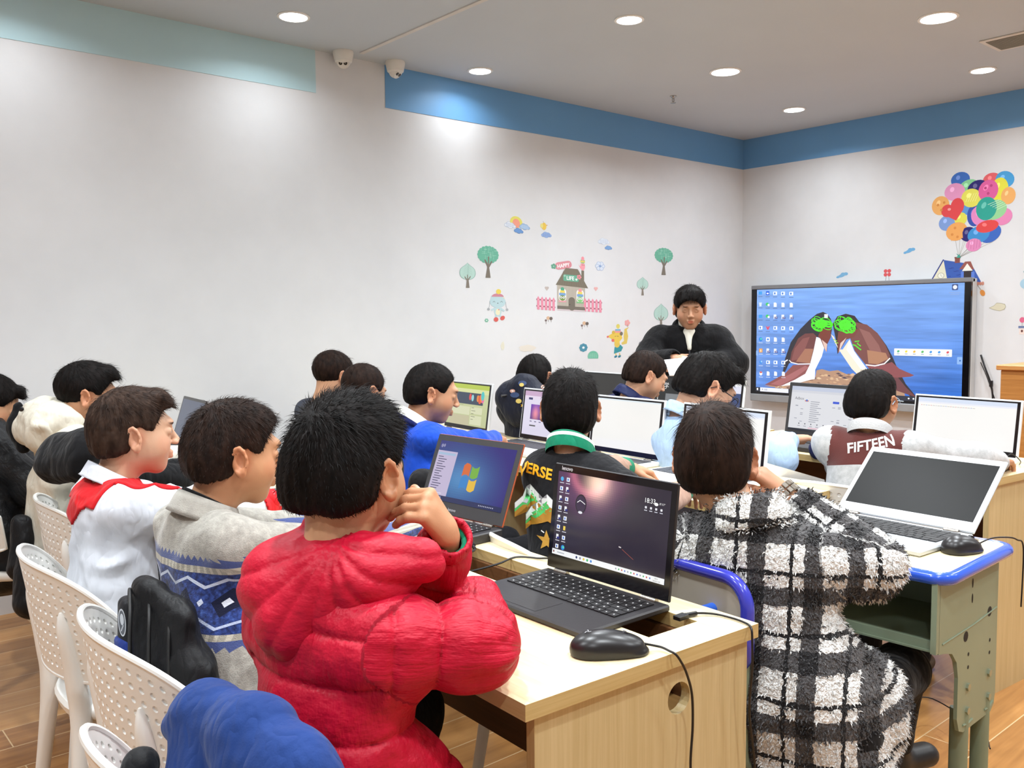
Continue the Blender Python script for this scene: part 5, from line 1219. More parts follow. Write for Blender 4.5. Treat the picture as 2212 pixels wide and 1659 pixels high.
def hair_mesh(c,R,s,h,style,n,ln,wd,lift,seed):
    v=hair_vol(c,R,s,h,style); V,F=v.mesh(); V=relax(V,F,1); N=normals(V,F)
    c=np.array(c); L=(V-c)@R/s
    wh=np.array(style.get('whorl',(-.055,.012,.078))); rg=np.random.default_rng(seed)
    def flow(Lp,Nl):
        d=Lp-wh; d[:,0]+=style.get('fwd',0.02); d[:,2]-=.03*(1-np.clip((Lp[:,2]-.02)/.08,0,1))
        d=d-Nl*(d*Nl).sum(1)[:,None]; ln_=np.linalg.norm(d,axis=1,keepdims=True)+1e-6; return d/ln_
    Nl=N@R; Dl=flow(L.copy(),Nl); an=np.arctan2(L[:,1]-wh[1],L[:,0]-wh[0]); rad=np.linalg.norm(L-wh,axis=1)
    # clumpy relief following the combing direction
    sd=np.cross(Nl,Dl); q=np.stack([(L*sd).sum(1)*0+an*9,rad*14,L[:,2]*16],1)
    V=V+N*((.0030*s*fbm(q,2,seed)+.0010*s*vnoise(L*160,seed))*style.get('clump',.7))[:,None]
    faces=[list(map(int,q)) for q in F]; verts=[V]
    ids=rg.integers(0,len(V),n); ok=(Nl[ids]*Dl[ids]).sum(1)<2
    b=V[ids]+rg.normal(0,h*.5,(n,3)); Nn=Nl[ids]; D=Dl[ids]
    hgt=np.clip((L[ids][:,2]+.03)/.10,.35,1); lf=lift*(.6+.8*rg.random(n))*style.get('liftside',1)**(1-hgt)
    j=rg.normal(0,.22,(n,3)); dir1=D+Nn*lf[:,None]+j; dir1/=np.linalg.norm(dir1,axis=1,keepdims=True)
    dir2=dir1*.7+D*.5+np.array([0,0,-.25]); dir2/=np.linalg.norm(dir2,axis=1,keepdims=True)
    l=(ln*.85*(.5+rg.random(n))*hgt*s)[:,None]
    w1=np.cross(dir1,Nn+.3*rg.normal(0,1,(n,3))); w1/=np.linalg.norm(w1,axis=1,keepdims=True)+1e-9
    d1=(dir1@R.T)*l*.5; d2=(dir2@R.T)*l*.5; w=(w1@R.T)*wd*s*.5
    b=b-(Nn@R.T)*.003*s
    T=np.stack([b-w,b+w,b+d1+w*.8,b+d1-w*.8,b+d1+d2],1).reshape(-1,3); o=len(V)
    verts.append(T)
    for k in range(n): a=o+5*k; faces.append([a,a+1,a+2,a+3]); faces.append([a+3,a+2,a+4])
    return np.concatenate(verts),faces
def ik(S,W,l1,l2,pole):
    S,W=np.array(S,float),np.array(W,float); d=W-S; D=np.linalg.norm(d); u=d/D
    if D>.985*(l1+l2): k=D/(.985*(l1+l2)); l1*=k; l2*=k
    a=(l1*l1-l2*l2+D*D)/(2*D); hh=math.sqrt(max(l1*l1-a*a,0)); p=np.array(pole,float); p=p-u*(p@u); p=unit(p)
    return S+u*a+p*hh
BASE_SKIN=s2l('#DDA983')
def person(label,head,hy,hp,pel,by,s=1.0,hr=0,hh=.0032,arms=(),cloth=None,hair=None,skin=None,fat=1.0,legs=True,nb=None,sw=.112,feet=None,seed=1,extra=None,trouser=None,knees=None,hands=True,shz=-.050,nbs=(.0,.0,0),standing=False,nlegs=2,shoe='#1A191B',knee_h=.46):
    head=np.array(head,float); pel=np.array(pel,float); R=hrot(hy,hp,hr); a=math.radians(by); Fb=np.array([math.cos(a),math.sin(a),0]); Sb=np.array([-math.sin(a),math.cos(a),0])
    root=np.array([pel[0],pel[1],0 if standing else 0.0]); rt=empty('person',tuple(root),0,label,'person')
    NB=head+R@np.array((-.035,0,-.075))*s+np.array((0,0,-.055*s))-Fb*.02 if nb is None else np.array(nb,float)
    NB=NB+np.array(nbs)
    Sh=[NB+Sb*sw*s*k+np.array((0,0,shz*s)) for k in (1,-1)]   # left, right
    skin=np.array(skin or BASE_SKIN)*[.80,.80,.82]
    # --- body : head, neck, trunk, arms and hands in one mesh
    hv=head_vol(head,R,s,hh,fat); hv.cap(head+R@np.array((-.022,0,-.055))*s,NB+(0,0,-.02),.046*s,.050*s,k=.03,w=True)
    V1,F1=hv.mesh(); V1=relax(V1,F1,1,.35); C1=head_cols(V1,head,R,s,skin,hh); parts=[(V1,F1)]; cols=[C1]
    bv=Vol(.014); bv.cap(pel,NB-(0,0,.09*s),.07*s,.055*s,w=True,k=.03,st=(Sb,1.3)); bv.cap(Sh[0]-(0,0,.02),Sh[1]-(0,0,.02),.028*s,w=True,k=.03)
    El=[]
    for i,A in enumerate(arms):
        S_=Sh[A.get('side',i)]; E=np.array(A['e'],float) if 'e' in A else ik(S_,A['w'],.235*s,.205*s,A.get('pole',(-.2,(.5 if A.get('side',i)==0 else -.5),-1))); El.append(E)
        bv.cap(S_,E,.035*s,.03*s,w=True,k=.02); bv.cap(E,A['w'],.028*s,.02*s,w=True,k=.02)
    bv.cap(NB-(0,0,.06),NB,.05*s,.045*s,w=True,k=.03)
    V2,F2=bv.mesh(); parts.append((V2,F2)); cols.append(np.tile(skin,(len(V2),1)))
    if hands:
        for i,A in enumerate(arms):
            if A.get('nohand'): continue
            hvv=Vol(A.get('h',.0028)); W=np.array(A['w'],float); ar=W+unit(El[i]-W)*A.get('bare',.05)
            tips,n_=hand_vol(hvv,W,A['f'],A['n'],A['t'],s*A.get('hs',.88),A.get('curl',(.35,.45)),A.get('spread',.12),ar,A.get('thumb',(.75,.6,-.25)),A.get('curls'))
            V3,F3=hvv.mesh(); V3=relax(V3,F3,1,.3); c3_=np.tile(skin*[1.02,.93,.9],(len(V3),1))
            for tp,dd in tips:
                m=np.clip(1-np.linalg.norm((V3-(tp+n_*.006-dd*.002)),axis=1)/.0075,0,1)[:,None]*1.6; m=np.clip(m,0,1); c3_=c3_*(1-m)+np.array(s2l('#EBB9A6'))*m
            parts.append((V3,F3)); cols.append(c3_)
    V,F=join(*parts); ob=mkobj('body',V-root,F,SKIN,rt,True); vcol(ob,np.concatenate(cols))
    # --- eyes
    if hh<.0045:
        for y in (-1,1):
            m=MB(); Rm=Matrix([list(r_) for r_ in R]).to_4x4(); c_=head+R@np.array((.0725,.030*y,0))*s; T=Matrix.Translation(tuple(c_-root))@Rm
            pr=[(.0118*s*math.sin(q),.0118*s*math.cos(q)) for q in np.linspace(.02,3.1,10)]
            m.lathe(pr,16,0,T@Matrix.Rotation(pi/2,4,'Y')); m.lathe([(.0001,.0121*s),(.0052*s,.0111*s),(.0056*s,.0104*s)],14,1,T@Matrix.Rotation(pi/2,4,'Y'))
            m.build('eye',[plain('eye_white','#E6DFD8',.2),plain('iris_dark','#1A100C',.15)],rt)
    # --- hair
    H=dict(t=.012,n=3500,len=.022,w=.0011,lift=.5,mat=HB); H.update(hair or {})
    hvh=max(hh,.003); Vh,Fh=hair_mesh(head,R,s,hvh*1.0,H,H['n'],H['len'],H['w'],H['lift'],seed)
    mkobj('hair',Vh-root,Fh,H['mat'],rt,True)
    # --- clothes
    ctx=dict(root=root,rt=rt,NB=NB,Sh=Sh,El=El,Sb=Sb,Fb=Fb,pel=pel,head=head,R=R,s=s,arms=arms,seed=seed)
    if cloth:
        cl=dict(name='jacket',tw=1.0,b=.012,h=.007,q=None,aq=None,wr=.004,fq=9,hem=.06,mat=None,cuff=.0,collar=None,tb=None); cl.update(cloth); b=cl['b']; tb=cl['tb'] if cl['tb'] is not None else b
        v=Vol(cl['h']); z=np.array((0,0,1.)); q=cl['q']; NBl=NB-z*.055*s
        lo=pel-z*cl['hem']*s
        NBt=NB-z*.085*s; tw=cl.get('tw',1.0)
        for so in (-.052,0,.052):
            v.cap(lo+Sb*so*tw*s,NBt+Sb*so*1.1*tw*s,(.078+tb)*s,(.058+tb*.8)*s,w=True,k=.05)
        for k in (0,1):
            v.cap(NB-z*.050*s,Sh[k],(.034*s+b*.7),(.040*s+b*.9),w=True,k=.045)
        v.cap(NB-z*.02*s,NB-z*.07*s,(.050*s+b*.4),(.055*s+b*.5),w=True,k=.03)
        for i,A in enumerate(arms):
            S_=Sh[A.get('side',i)]; E=El[i]; W=np.array(A['w'],float); d=unit(E-W); We=W+d*A.get('sl',.012)
            if A.get('sleeve',1)>=1:
                v.cap(S_,E,(.041*s+b*.9),(.037*s+b*.9),w=True,k=.035); v.cap(E,We,(.038*s+b*.9),(.027*s+b*.6),w=True,k=.025)
            else: v.cap(S_,S_+(E-S_)*A.get('sleeve',1),(.041*s+b),(.042*s+b*.9),w=True,k=.035)
        for g in cl.get('add',()): v.cap(g[0],g[1],g[2],g[3],w=True,k=g[4] if len(g)>4 else .04,q=g[5] if len(g)>5 else None)
        for g in cl.get('ells',()): v.ell(g[0],g[1],g[2] if len(g)>2 else None,k=g[3] if len(g)>3 else .04,w=True)
        # opening for the neck
        v.cap(NB+z*.012,NB+z*.12+unit(head-NB)*.02,.050*s,.060*s,w=True,k=.010,op='s')
        for i,A in enumerate(arms):
            if A.get('sleeve',1)>=1 and not A.get('nohand'):
                W=np.array(A['w'],float); d=unit(El[i]-W); v.cap(W-d*.03,W+d*(A.get('sl',.012)+.004),.024*s+b*.25,w=True,k=.006,op='s')
        V,F=v.mesh(); V=relax(V,F,cl.get('rel',1)); N=normals(V,F)
        if cl['wr']:
            P=V*cl['fq']; rg=1-2*np.abs(vnoise(P*1.2+7,seed+3)+.35*vnoise(P*2.6,seed+9)); V=V+N*(cl['wr']*(.7*fbm(P,2,seed)+.7*rg))[:,None]
        ax=unit(NB-pel); rel=V-pel; 
        pat=np.stack([rel@Sb,V[:,2],rel@Fb],1)
        def dseg(P,a,b_):
            ab=b_-a; t=np.clip(((P-a)@ab)/(ab@ab),0,1); return np.linalg.norm(P-(a+t[:,None]*ab),axis=1),t
        dt,_=dseg(V,pel,NB); dt=dt-.10*s; best=dt.copy(); arm=np.zeros(len(V))
        for i,A in enumerate(arms):
            S_=Sh[A.get('side',i)]; W=np.array(A['w'],float); l=0
            for (a_,b_) in ((S_,El[i]),(El[i],W)):
                ln_=np.linalg.norm(b_-a_); d_,t_=dseg(V,a_,b_); d_=d_-.05*s+.008; m=d_<best; u_=unit(b_-a_); w_=unit(np.cross(u_,z+.01)); w2=np.cross(u_,w_)
                rr_2=V-a_; an=np.arctan2(rr_2@w_,rr_2@w2)
                pat[m]=np.stack([an[m]*.06+1.0,l+t_[m]*ln_,an[m]*.06],1); arm[m]=1+i; best=np.minimum(best,d_); l+=ln_
        if q:
            per,amp,ph=q; fr=(pat[:,1]+.006*vnoise(V*14,seed+2)+(arm>0)*ph)/np.where(arm>0,(cl['aq'] or q)[0],per); V=V+N*(amp*(np.abs(np.sin(pi*fr))**.32-.8)+amp*.22*vnoise(np.stack([pat[:,0]*55,pat[:,1]*16,pat[:,2]*40],1),seed)*(1-np.abs(np.sin(pi*fr))**2*.7))[:,None]
        ob=mkobj(cl['name'],V-root,F,cl['mat'],rt,True); vvec(ob,pat)
        a_=ob.data.attributes.new('arm','FLOAT','POINT'); a_.data.foreach_set('value',arm)
        ctx.update(jv=V,jf=F,job=ob,jn=N,pat=pat)
        ctx['bvh']=BVHTree.FromPolygons([tuple(x) for x in V],[tuple(map(int,q)) for q in F])
        if cl.get('tufts'):
            n,ln,wd=cl['tufts']; rg=np.random.default_rng(seed); ids=rg.integers(0,len(V),n); bp_=V[ids]-N[ids]*.002
            dr=N[ids]*.75+np.array([0,0,-.55])+rg.normal(0,.45,(n,3)); dr/=np.linalg.norm(dr,axis=1,keepdims=True); sd_=np.cross(dr,N[ids]+rg.normal(0,.3,(n,3))); sd_/=np.linalg.norm(sd_,axis=1,keepdims=True)+1e-9
            L=(ln*(.6+.8*rg.random(n)))[:,None]; dr2=dr+np.array([0,0,-.5]); dr2/=np.linalg.norm(dr2,axis=1,keepdims=True)
            T=np.stack([bp_-sd_*wd,bp_+sd_*wd,bp_+dr*L*.6+sd_*wd*.8,bp_+dr*L*.6-sd_*wd*.8,bp_+dr*L*.6+dr2*L*.4],1).reshape(-1,3)-root
            f=[]
            for k in range(n): a0=5*k; f+=[[a0,a0+1,a0+2,a0+3],[a0+3,a0+2,a0+4]]
            o2=mkobj('fleece_pile',T,f,cl['mat'],rt,True); vvec(o2,np.repeat(pat[ids],5,0))
        if cl['cuff']:
            for i,A in enumerate(arms):
                if A.get('nohand'): continue
                W=np.array(A['w'],float); d=unit(El[i]-W); sl=A.get('sl',.012)
                pr=[]; 
                cm=MB(); P=[tuple(W+d*(sl+x)-root) for x in (-.004,-.002,.012,.030,.040,.042)]; rr0=.030*s+b*.55
                cm.tube(P,[rr0*.9,rr0*1.02,rr0*1.05,rr0*1.06,rr0*1.05,rr0*.9],20,cap=False); cm.build('cuff',cl['cuff'],rt)
        if cl['collar']:
            collar(ctx,**cl['collar'])
    # --- legs
    if legs:
        tm=trouser or fabric('dark_trouser','#16161A',.8,bump=.15); v=Vol(.010); z=np.array((0,0,1.))
        FT=[]
        for k in range(2):
            sg=1 if k==0 else -1
            if standing: K=pel+Sb*.09*sg+z*(-.42); A_=pel*(1,1,0)+Sb*.10*sg+z*.09
            else:
                K=np.array(knees[k],float) if knees else pel+Fb*.36*s+Sb*.085*sg*s+z*(-.01); K[2]=K[2] if knees else knee_h
                A_=np.array(feet[k],float) if feet else np.array((K[0],K[1],.09))-Fb*.02
            v.cap(pel+Sb*.06*sg*s-z*.02,K,.066*s,.056*s,w=True,k=.03); v.cap(K,A_,.056*s,.042*s,w=True,k=.03); FT.append(A_)
        v.ell(pel-z*.02,(.09*s,.12*s,.07*s),w=True,k=.04)
        softobj('trousers',v,tm,rt,.005,10,seed,1,root=root)
        for A_ in FT:
            v=Vol(.006); d=Fb if not (feet and len(feet)>2) else unit(feet[2]); g=np.array((A_[0],A_[1],max(0,A_[2]-.09)))
            v.cap(g+z*.035-d*.03,g+z*.032+d*.11,.036,.034,w=True,k=.02,st=(z,.9)); v.cap(g+z*.04,g+z*.085,.036,.038,w=True,k=.02); v.plane((0,0,g[2]+.004),(0,0,-1),w=True)
            softobj('shoe',v,plain('shoe_dark' if shoe=='#1A191B' else 'shoe_'+shoe[1:],shoe,.45),rt,.0,10,seed,1,root=root)
    if extra: extra(ctx)
    return ctx
def ringband(c,prof,n,tilt,R0=None,open_=0.0):
    """band of rings around the neck; prof: (radius, height, scale_front)"""
    V=[];F=[];m=len(prof); a0=open_; N=n+1 if open_ else n
    for r,h,fx in prof:
        for k in range(N):
            a=(2*pi*k/n) if not open_ else a0+(2*pi-2*a0)*k/n
            V.append(tuple(np.array(c)+R0@np.array((r*fx*math.cos(a),r*math.sin(a),h+tilt*math.cos(a)))))
    for i in range(m-1):
        for k in range(N if not open_ else N-1):
            k2=(k+1)%N; F.append((i*N+k,i*N+k2,(i+1)*N+k2,(i+1)*N+k))
    return V,F
def collar(ctx,mat,r0=.052,r1=.066,h=.035,name='collar',fall=0,tilt=-.02,fx=1.05,dz=.0,th=.006,open_=.0,off=(0,0,0),stripe=None):
    s=ctx['s']; up=unit(unit(ctx['head']-ctx['NB'])+ZU*.9); f=unit(ctx['Fb']-up*(ctx['Fb']@up)); l=np.cross(up,f); R0=np.stack([f,l,up],1); c=ctx['NB']+np.array(off)-ctx['root']+up*dz
    if fall: pr=[(r0,-.01,fx),(r0,h*.6,fx),(r0+.003,h,fx),(r0+.008,h*1.02,fx),(r1-.002,h*.55,fx),(r1+.004,-fall*.3,fx),(r1+.008,-fall,fx),(r1+.002,-fall,fx),(r0+.004,0,fx)]
    else: pr=[(r1,-.015,fx),(r1,h*.2,fx),(r1-.003,h*.5,fx),(r1*.6+(r0+th)*.4,h*.82,fx),(r0+th,h,fx),(r0,h+.002,fx),(r0-.001,0,fx)]
    pr=[(a*s,b*s,c_) for a,b,c_ in pr]; V,F=ringband(c,pr,40,tilt*s,R0,open_)
    fm=None; mats=[mat]
    if stripe: mats=[mat,stripe[0]]; n=40; fm=[1 if (i//n) in stripe[1] else 0 for i in range(len(F))]
    return mkobj(name,V,F,mats,ctx['rt'],True,fm)
def cloth_patch(ctx,name,mask,mat,off=.004,th=.004):
    V,F,N=ctx['jv'],ctx['jf'],ctx['jn']; m=mask(V); fs=F[m[F].all(1)]; u=np.unique(fs); mp=-np.ones(len(V),int); mp[u]=np.arange(len(u)); f=mp[fs]
    A=V[u]+N[u]*off; B=V[u]+N[u]*(off-th); k=len(u); ed={}
    for q in f:
        for i in range(4):
            e=(q[i],q[(i+1)%4]); 
            if (e[1],e[0]) in ed: del ed[(e[1],e[0])]
            else: ed[e]=1
    fl=[list(map(int,q)) for q in f]+[[int(x)+k for x in q[::-1]] for q in f]+[[int(b),int(a),int(a)+k,int(b)+k] for a,b in ed]
    return mkobj(name,np.concatenate([A,B])-ctx['root'],fl,mat,ctx['rt'],True)
def stick_decal(ctx,name,Q,o,U,V,d,mat,off=.0022):
    """print laid on the cloth: every vertex is dropped onto the garment along d"""
    o,U,V,d=[np.array(q,float) for q in (o,U,V,d)]; d=unit(d); vs=[]
    for x,y,l in Q.v:
        p=o+U*x+V*y; h=ctx['bvh'].ray_cast(Vector(p-d*.4),Vector(d),1.0)
        q=np.array(h[0]) if h[0] is not None else p; vs.append(tuple(q-d*(off+l*.00005)-ctx['root']))
    ob=mkobj(name,vs,Q.f,mat,ctx['rt']); a=ob.data.color_attributes.new('Col','FLOAT_COLOR','CORNER'); arr=[]
    for q,c in zip(Q.f,Q.c): arr+=[c[0],c[1],c[2],1]*len(q)
    a.data.foreach_set('color',arr); return ob
def subdiv(Q,mx):
    """split long quads/polys of a painter into small triangles so that they can follow cloth"""
    nv=[];nf=[];nc=[]
    for q,c in zip(Q.f,Q.c):
        P=[np.array(Q.v[i]) for i in q]
        tris=[]
        if len(P)==3: tris=[(P[0],P[1],P[2])]
        elif len(P)==4: tris=[(P[0],P[1],P[2]),(P[0],P[2],P[3])]
        else:
            cc=sum(P)/len(P); tris=[(cc,P[i],P[(i+1)%len(P)]) for i in range(len(P))]
        st=tris
        while st:
            a,b,d=st.pop(); e=[np.hypot(*(a-b)[:2]),np.hypot(*(b-d)[:2]),np.hypot(*(d-a)[:2])]; k=int(np.argmax(e))
            if e[k]>mx:
                if k==0: m=(a+b)/2; st+=[(a,m,d),(m,b,d)]
                elif k==1: m=(b+d)/2; st+=[(a,b,m),(a,m,d)]
                else: m=(d+a)/2; st+=[(a,b,m),(m,b,d)]
            else:
                n=len(nv); nv+=[tuple(a),tuple(b),tuple(d)]; nf.append((n,n+1,n+2)); nc.append(c)
    Q.v,Q.f,Q.c=nv,nf,nc; return Q
# ------------------------------------------------------------ cloth materials
def puffer(name,c,rough=.5):
    t=NT(name); v=t.coord('Object'); n=t.noise(v,30,4,.6); t.set(t.ramp(n,[(.3,tuple(x*.82 for x in s2l(c))),(.7,s2l(c))]),rough,spec=.3)
    a=t.attr('pat'); mp=t.new('ShaderNodeMapping'); mp.inputs['Scale'].default_value=(85,16,60); t.link(a.outputs['Vector'],mp.inputs[0]); w=t.math('ADD',t.noise(t.coord('Object',(1,1,1.6)),34,3,.55),t.noise(mp.outputs[0],1.0,3,.6)); t.bump(w,.6,.006); return t.mat
RED=puffer('red_puffer_nylon','#C20A2E',.5)
def plaidmat():
    t=NT('plaid_sherpa'); a=t.attr('pat'); sep=t.new('ShaderNodeSeparateXYZ'); t.link(a.outputs['Vector'],sep.inputs[0]); u,v=sep.outputs[0],sep.outputs[1]
    def bands(x,per,ph,L):
        f=t.math('FRACT',t.math('ADD',t.math('DIVIDE',x,per),ph)); tot=None
        for a0,a1 in L:
            m=t.math('MULTIPLY',t.math('GREATER_THAN',f,a0),t.math('LESS_THAN',f,a1)); tot=m if tot is None else t.math('MAXIMUM',tot,m)
        return tot
    nz=t.noise(t.coord('Object'),90,2); w=t.math('MULTIPLY',t.math('SUBTRACT',nz,.5),.012)
    u2=t.math('ADD',u,w); v2=t.math('ADD',v,w)
    U=bands(u2,.105,.15,[(.0,.32),(.50,.57)]); V=bands(v2,.115,.62,[(.0,.31),(.50,.57)])
    su=t.math('ADD',U,V); n2=t.noise(t.coord('Object'),260,3,.6)
    wh=t.ramp(n2,[(.25,s2l('#CFCCC8')),(.6,s2l('#FAF9F6'))]); gr=t.ramp(n2,[(.3,s2l('#2C2A2B')),(.65,s2l('#5E5B5C'))]); bk=t.ramp(n2,[(.3,s2l('#0E0D0F')),(.7,s2l('#232124'))])
    c=t.mix(t.math('GREATER_THAN',su,.5),wh,gr); c=t.mix(t.math('GREATER_THAN',su,1.5),c,bk)
    thin=t.math('MAXIMUM',bands(u2,.105,.15,[(.50,.57)]),bands(v2,.115,.62,[(.50,.57)])); c=t.mix(thin,c,bk)
    t.set(c,.95,spec=.1,sheen=.3); t.bump(t.noise(t.coord('Object'),130,3,.6),.8,.02); return t.mat
PLAID=plaidmat()
def isle():
    t=NT('fair_isle_knit'); a=t.attr('pat'); sep=t.new('ShaderNodeSeparateXYZ'); t.link(a.outputs['Vector'],sep.inputs[0]); u,v=sep.outputs[0],sep.outputs[1]
    b=t.attr('band'); z=b.outputs['Fac']   # 0..1 across the band, outside <0 or >1
    n=t.noise(t.coord('Object'),55,4,.7); g=t.ramp(n,[(.3,s2l('#8B877F')),(.55,s2l('#A5A198')),(.75,s2l('#BAB6AC'))])
    th=u
    def fr(x,k,ph=0): return t.math('FRACT',t.math('ADD',t.math('MULTIPLY',x,k),ph))
    def tri(x): return t.math('ABSOLUTE',t.math('SUBTRACT',t.math('MULTIPLY',x,2),1))
    ins=lambda a0,a1:t.math('MULTIPLY',t.math('GREATER_THAN',z,a0),t.math('LESS_THAN',z,a1))
    saw=tri(fr(th,70)); big=tri(fr(th,14)); big2=tri(fr(th,14,.5))
    col=g
    top=t.math('MULTIPLY',t.math('GREATER_THAN',z,.90),t.math('LESS_THAN',z,t.math('ADD',.96,t.math('MULTIPLY',saw,.06)))); col=t.mix(top,col,s2l('#4A5688'))
    bot=t.math('MULTIPLY',t.math('LESS_THAN',z,.10),t.math('GREATER_THAN',z,t.math('SUBTRACT',.04,t.math('MULTIPLY',saw,.06)))); col=t.mix(bot,col,s2l('#4A5688'))
    col=t.mix(ins(.82,.90),col,t.mix(t.math('GREATER_THAN',saw,.4),s2l('#C9C3B2'),s2l('#A7A294'))); col=t.mix(ins(.10,.17),col,t.mix(t.math('GREATER_THAN',saw,.4),s2l('#C9C3B2'),s2l('#A7A294')))
    core=ins(.17,.82); nb=t.noise(t.coord('Object'),120,2); blue=t.ramp(nb,[(.35,s2l('#1C2550')),(.6,s2l('#2F4486')),(.75,s2l('#4660A4'))]); col=t.mix(core,col,blue)
    zz=t.math('ABSOLUTE',t.math('SUBTRACT',z,t.math('ADD',.66,t.math('MULTIPLY',big,.10)))); col=t.mix(t.math('MULTIPLY',core,t.math('LESS_THAN',zz,.018)),col,s2l('#C4CCDE'))
    zz=t.math('ABSOLUTE',t.math('SUBTRACT',z,t.math('SUBTRACT',.33,t.math('MULTIPLY',big,.10)))); col=t.mix(t.math('MULTIPLY',core,t.math('LESS_THAN',zz,.016)),col,s2l('#B4BFDA'))
    zz=t.math('ADD',t.math('MULTIPLY',t.math('ABSOLUTE',t.math('SUBTRACT',z,.5)),3.6),t.math('MULTIPLY',t.math('SUBTRACT',1,big),1.0)); col=t.mix(t.math('MULTIPLY',core,t.math('LESS_THAN',zz,.55)),col,s2l('#0F1430')); col=t.mix(t.math('MULTIPLY',core,t.math('LESS_THAN',zz,.18)),col,s2l('#D5DAE6'))
    zz=t.math('ADD',t.math('MULTIPLY',t.math('ABSOLUTE',t.math('SUBTRACT',z,.5)),3.6),t.math('MULTIPLY',t.math('SUBTRACT',1,big2),1.0)); col=t.mix(t.math('MULTIPLY',core,t.math('LESS_THAN',zz,.16)),col,s2l('#CBD2E4'))
    t.set(col,.9,spec=.15,sheen=.35); t.bump(t.noise(t.coord('Object'),420,2),.35,.004); return t.mat
ZU=np.array((0,0,1.)); FWD=(1,0,0); UPV=(0,0,1); DN=(0,0,-1)
def typ(side,w,**k):
    d=dict(side=side,w=w,f=(1,.15 if side else -.15,-.12),n=(0.1,0,1),t=(0,1 if side else -1,0),curl=(.35,.5)); d.update(k); return d
# ---- 1 red puffer jacket
def x_red(c):
    rt=c['rt'];root=c['root']
    # quilted hood lying on the back
    v=Vol(.005); A=np.array((.600,1.265,.945)); B=np.array((.675,1.085,.972)); Cc=np.array((.575,1.145,.868))
    q=(.036,.007,.1)
    v.cap((0.667,1.207,0.950),(0.597,1.207,0.897),.050,.050,w=True,k=.03); v.cap((0.597,1.217,0.897),(0.585,1.157,0.857),.052,.045,w=True,k=.03); v.cap((0.597,1.217,0.897),(0.662,1.097,0.927),.055,.048,w=True,k=.04)
    v.cap((0.585,1.157,0.857),(0.647,1.077,0.917),.045,.045,w=True,k=.05); v.cap((0.662,1.097,0.932),(0.722,1.037,0.947),.040,.030,w=True,k=.04); v.cap((0.622,1.142,0.892),(0.622,1.142,0.922),.045,.04,w=True,k=.04)
    v.cap((0.712,1.152,0.967),(0.712,1.152,1.052),.052,.06,w=True,k=.015,op='s')
    def fold(P): 
        d=(P-np.array((.70,1.14,1.0))); a=np.arctan2(d[:,2]*1.0+.02,d@np.array((-.45,.89,0))); return .0065*(np.sqrt(np.abs(np.sin(a*8.5)))-.7)
    softobj('hood',v,RED,rt,.004,16,3,1,root=root,fold=fold)
    MB().tube(ring_pts(c['arms'][0]['w'],c['El'][0],.0295,.012,root),.006,8).build('inner_cuff',fabric('green_knit','#1E8A66',.9),rt)
def ring_pts(W,E,r,off,root,n=20):
    W=np.array(W,float);d=unit(np.array(E)-W); a=unit(np.cross(d,ZU+.01)); b=np.cross(d,a)
    return [tuple(W+d*off+r*(a*math.cos(t)+b*math.sin(t))-root) for t in np.linspace(0,2*pi,n+1)]
person('boy in a bright red quilted puffer jacket, hand at his chin, in the foreground',(.688,1.175,1.070),22,-6,(.605,1.085,.46),12,s=1.0,knees=((.85,1.2,.40),(.80,1.03,.38)),hh=.0026,seed=3,fat=1.08,sw=.100,shz=-.088,nbs=(.012,-.008,-.022),
  arms=[dict(side=0,w=(.803,1.083,.960),e=(.855,1.235,.795),f=tuple(-CR*.45-CF*.45+CU*.75),n=tuple(CU*.72-CF*.62+CR*.30),t=tuple(-CR*.5+CF*.6-CU*.3),curls=[(1.25,.45),(1.35,.45),(1.3,.45),(1.2,.5)],spread=.10,sl=.020,h=.0022,hs=.98,thumb=(.6,.5,-.5)),
        dict(side=1,w=(.965,1.225,.795),e=(.775,.985,.822),f=(0,1,0),n=(0,0,1),t=(-1,0,0),nohand=True)],
  cloth=dict(mat=RED,b=.026,tb=.018,tw=.85,q=(.072,.013,.3),aq=(.062,.010,.02),wr=.003,fq=15,hem=.04,h=.0048,rel=1,add=[((.63,1.08,.52),(.70,1.055,.60),.10,.085,.05)]),
  hair=dict(mat=HB,t=.014,n=9500,len=.026,w=.0011,lift=.75,back=1,top=.012,whorl=(-.060,.012,.070)),extra=x_red,skin=s2l('#D9A67C'))
# ---- 2 grey fair-isle sweater
ISLE=isle()
def x_grey(c):
    v=c['jv']; b=(v[:,2]-.672)/.168
    a=c['job'].data.attributes.new('band','FLOAT','POINT'); a.data.foreach_set('value',b)
    m=plain('grey_fleece_collar','#A29E95',.9,var=.12,nscale=50,bump=.3,bscale=400,sheen=.3)
    collar(c,m,r0=.053,r1=.070,h=.030,fall=.014,tilt=-.012,fx=1.02); collar(c,fabric('black_turtleneck','#151517',.9),r0=.049,r1=.053,h=.030,name='undershirt_collar',tilt=-.016,dz=.0)
person('boy in a grey sweater with a blue snowflake band, looking right',(.765,1.768,1.022),-8,-8,(.70,1.62,.48),2,s=.98,hh=.0026,seed=5,fat=1.05,hr=0,
  arms=[typ(0,(1.15,1.87,.795),pole=(-.1,.6,-.6)),typ(1,(1.17,1.725,.797),pole=(-.1,-.7,-.5),h=.0024,f=(.9,-.25,-.25),curls=[(.25,.35),(.35,.4),(.4,.45),(.5,.5)])],
  cloth=dict(mat=ISLE,b=.014,tb=.020,wr=.006,fq=10,hem=.10,h=.0055,name='sweater'),
  hair=dict(mat=HBR,t=.011,n=8500,len=.020,w=.0011,lift=.75,back=1,top=.006,whorl=(-.045,.0,.080),fwd=.01),extra=x_grey,skin=s2l('#D8A074'))
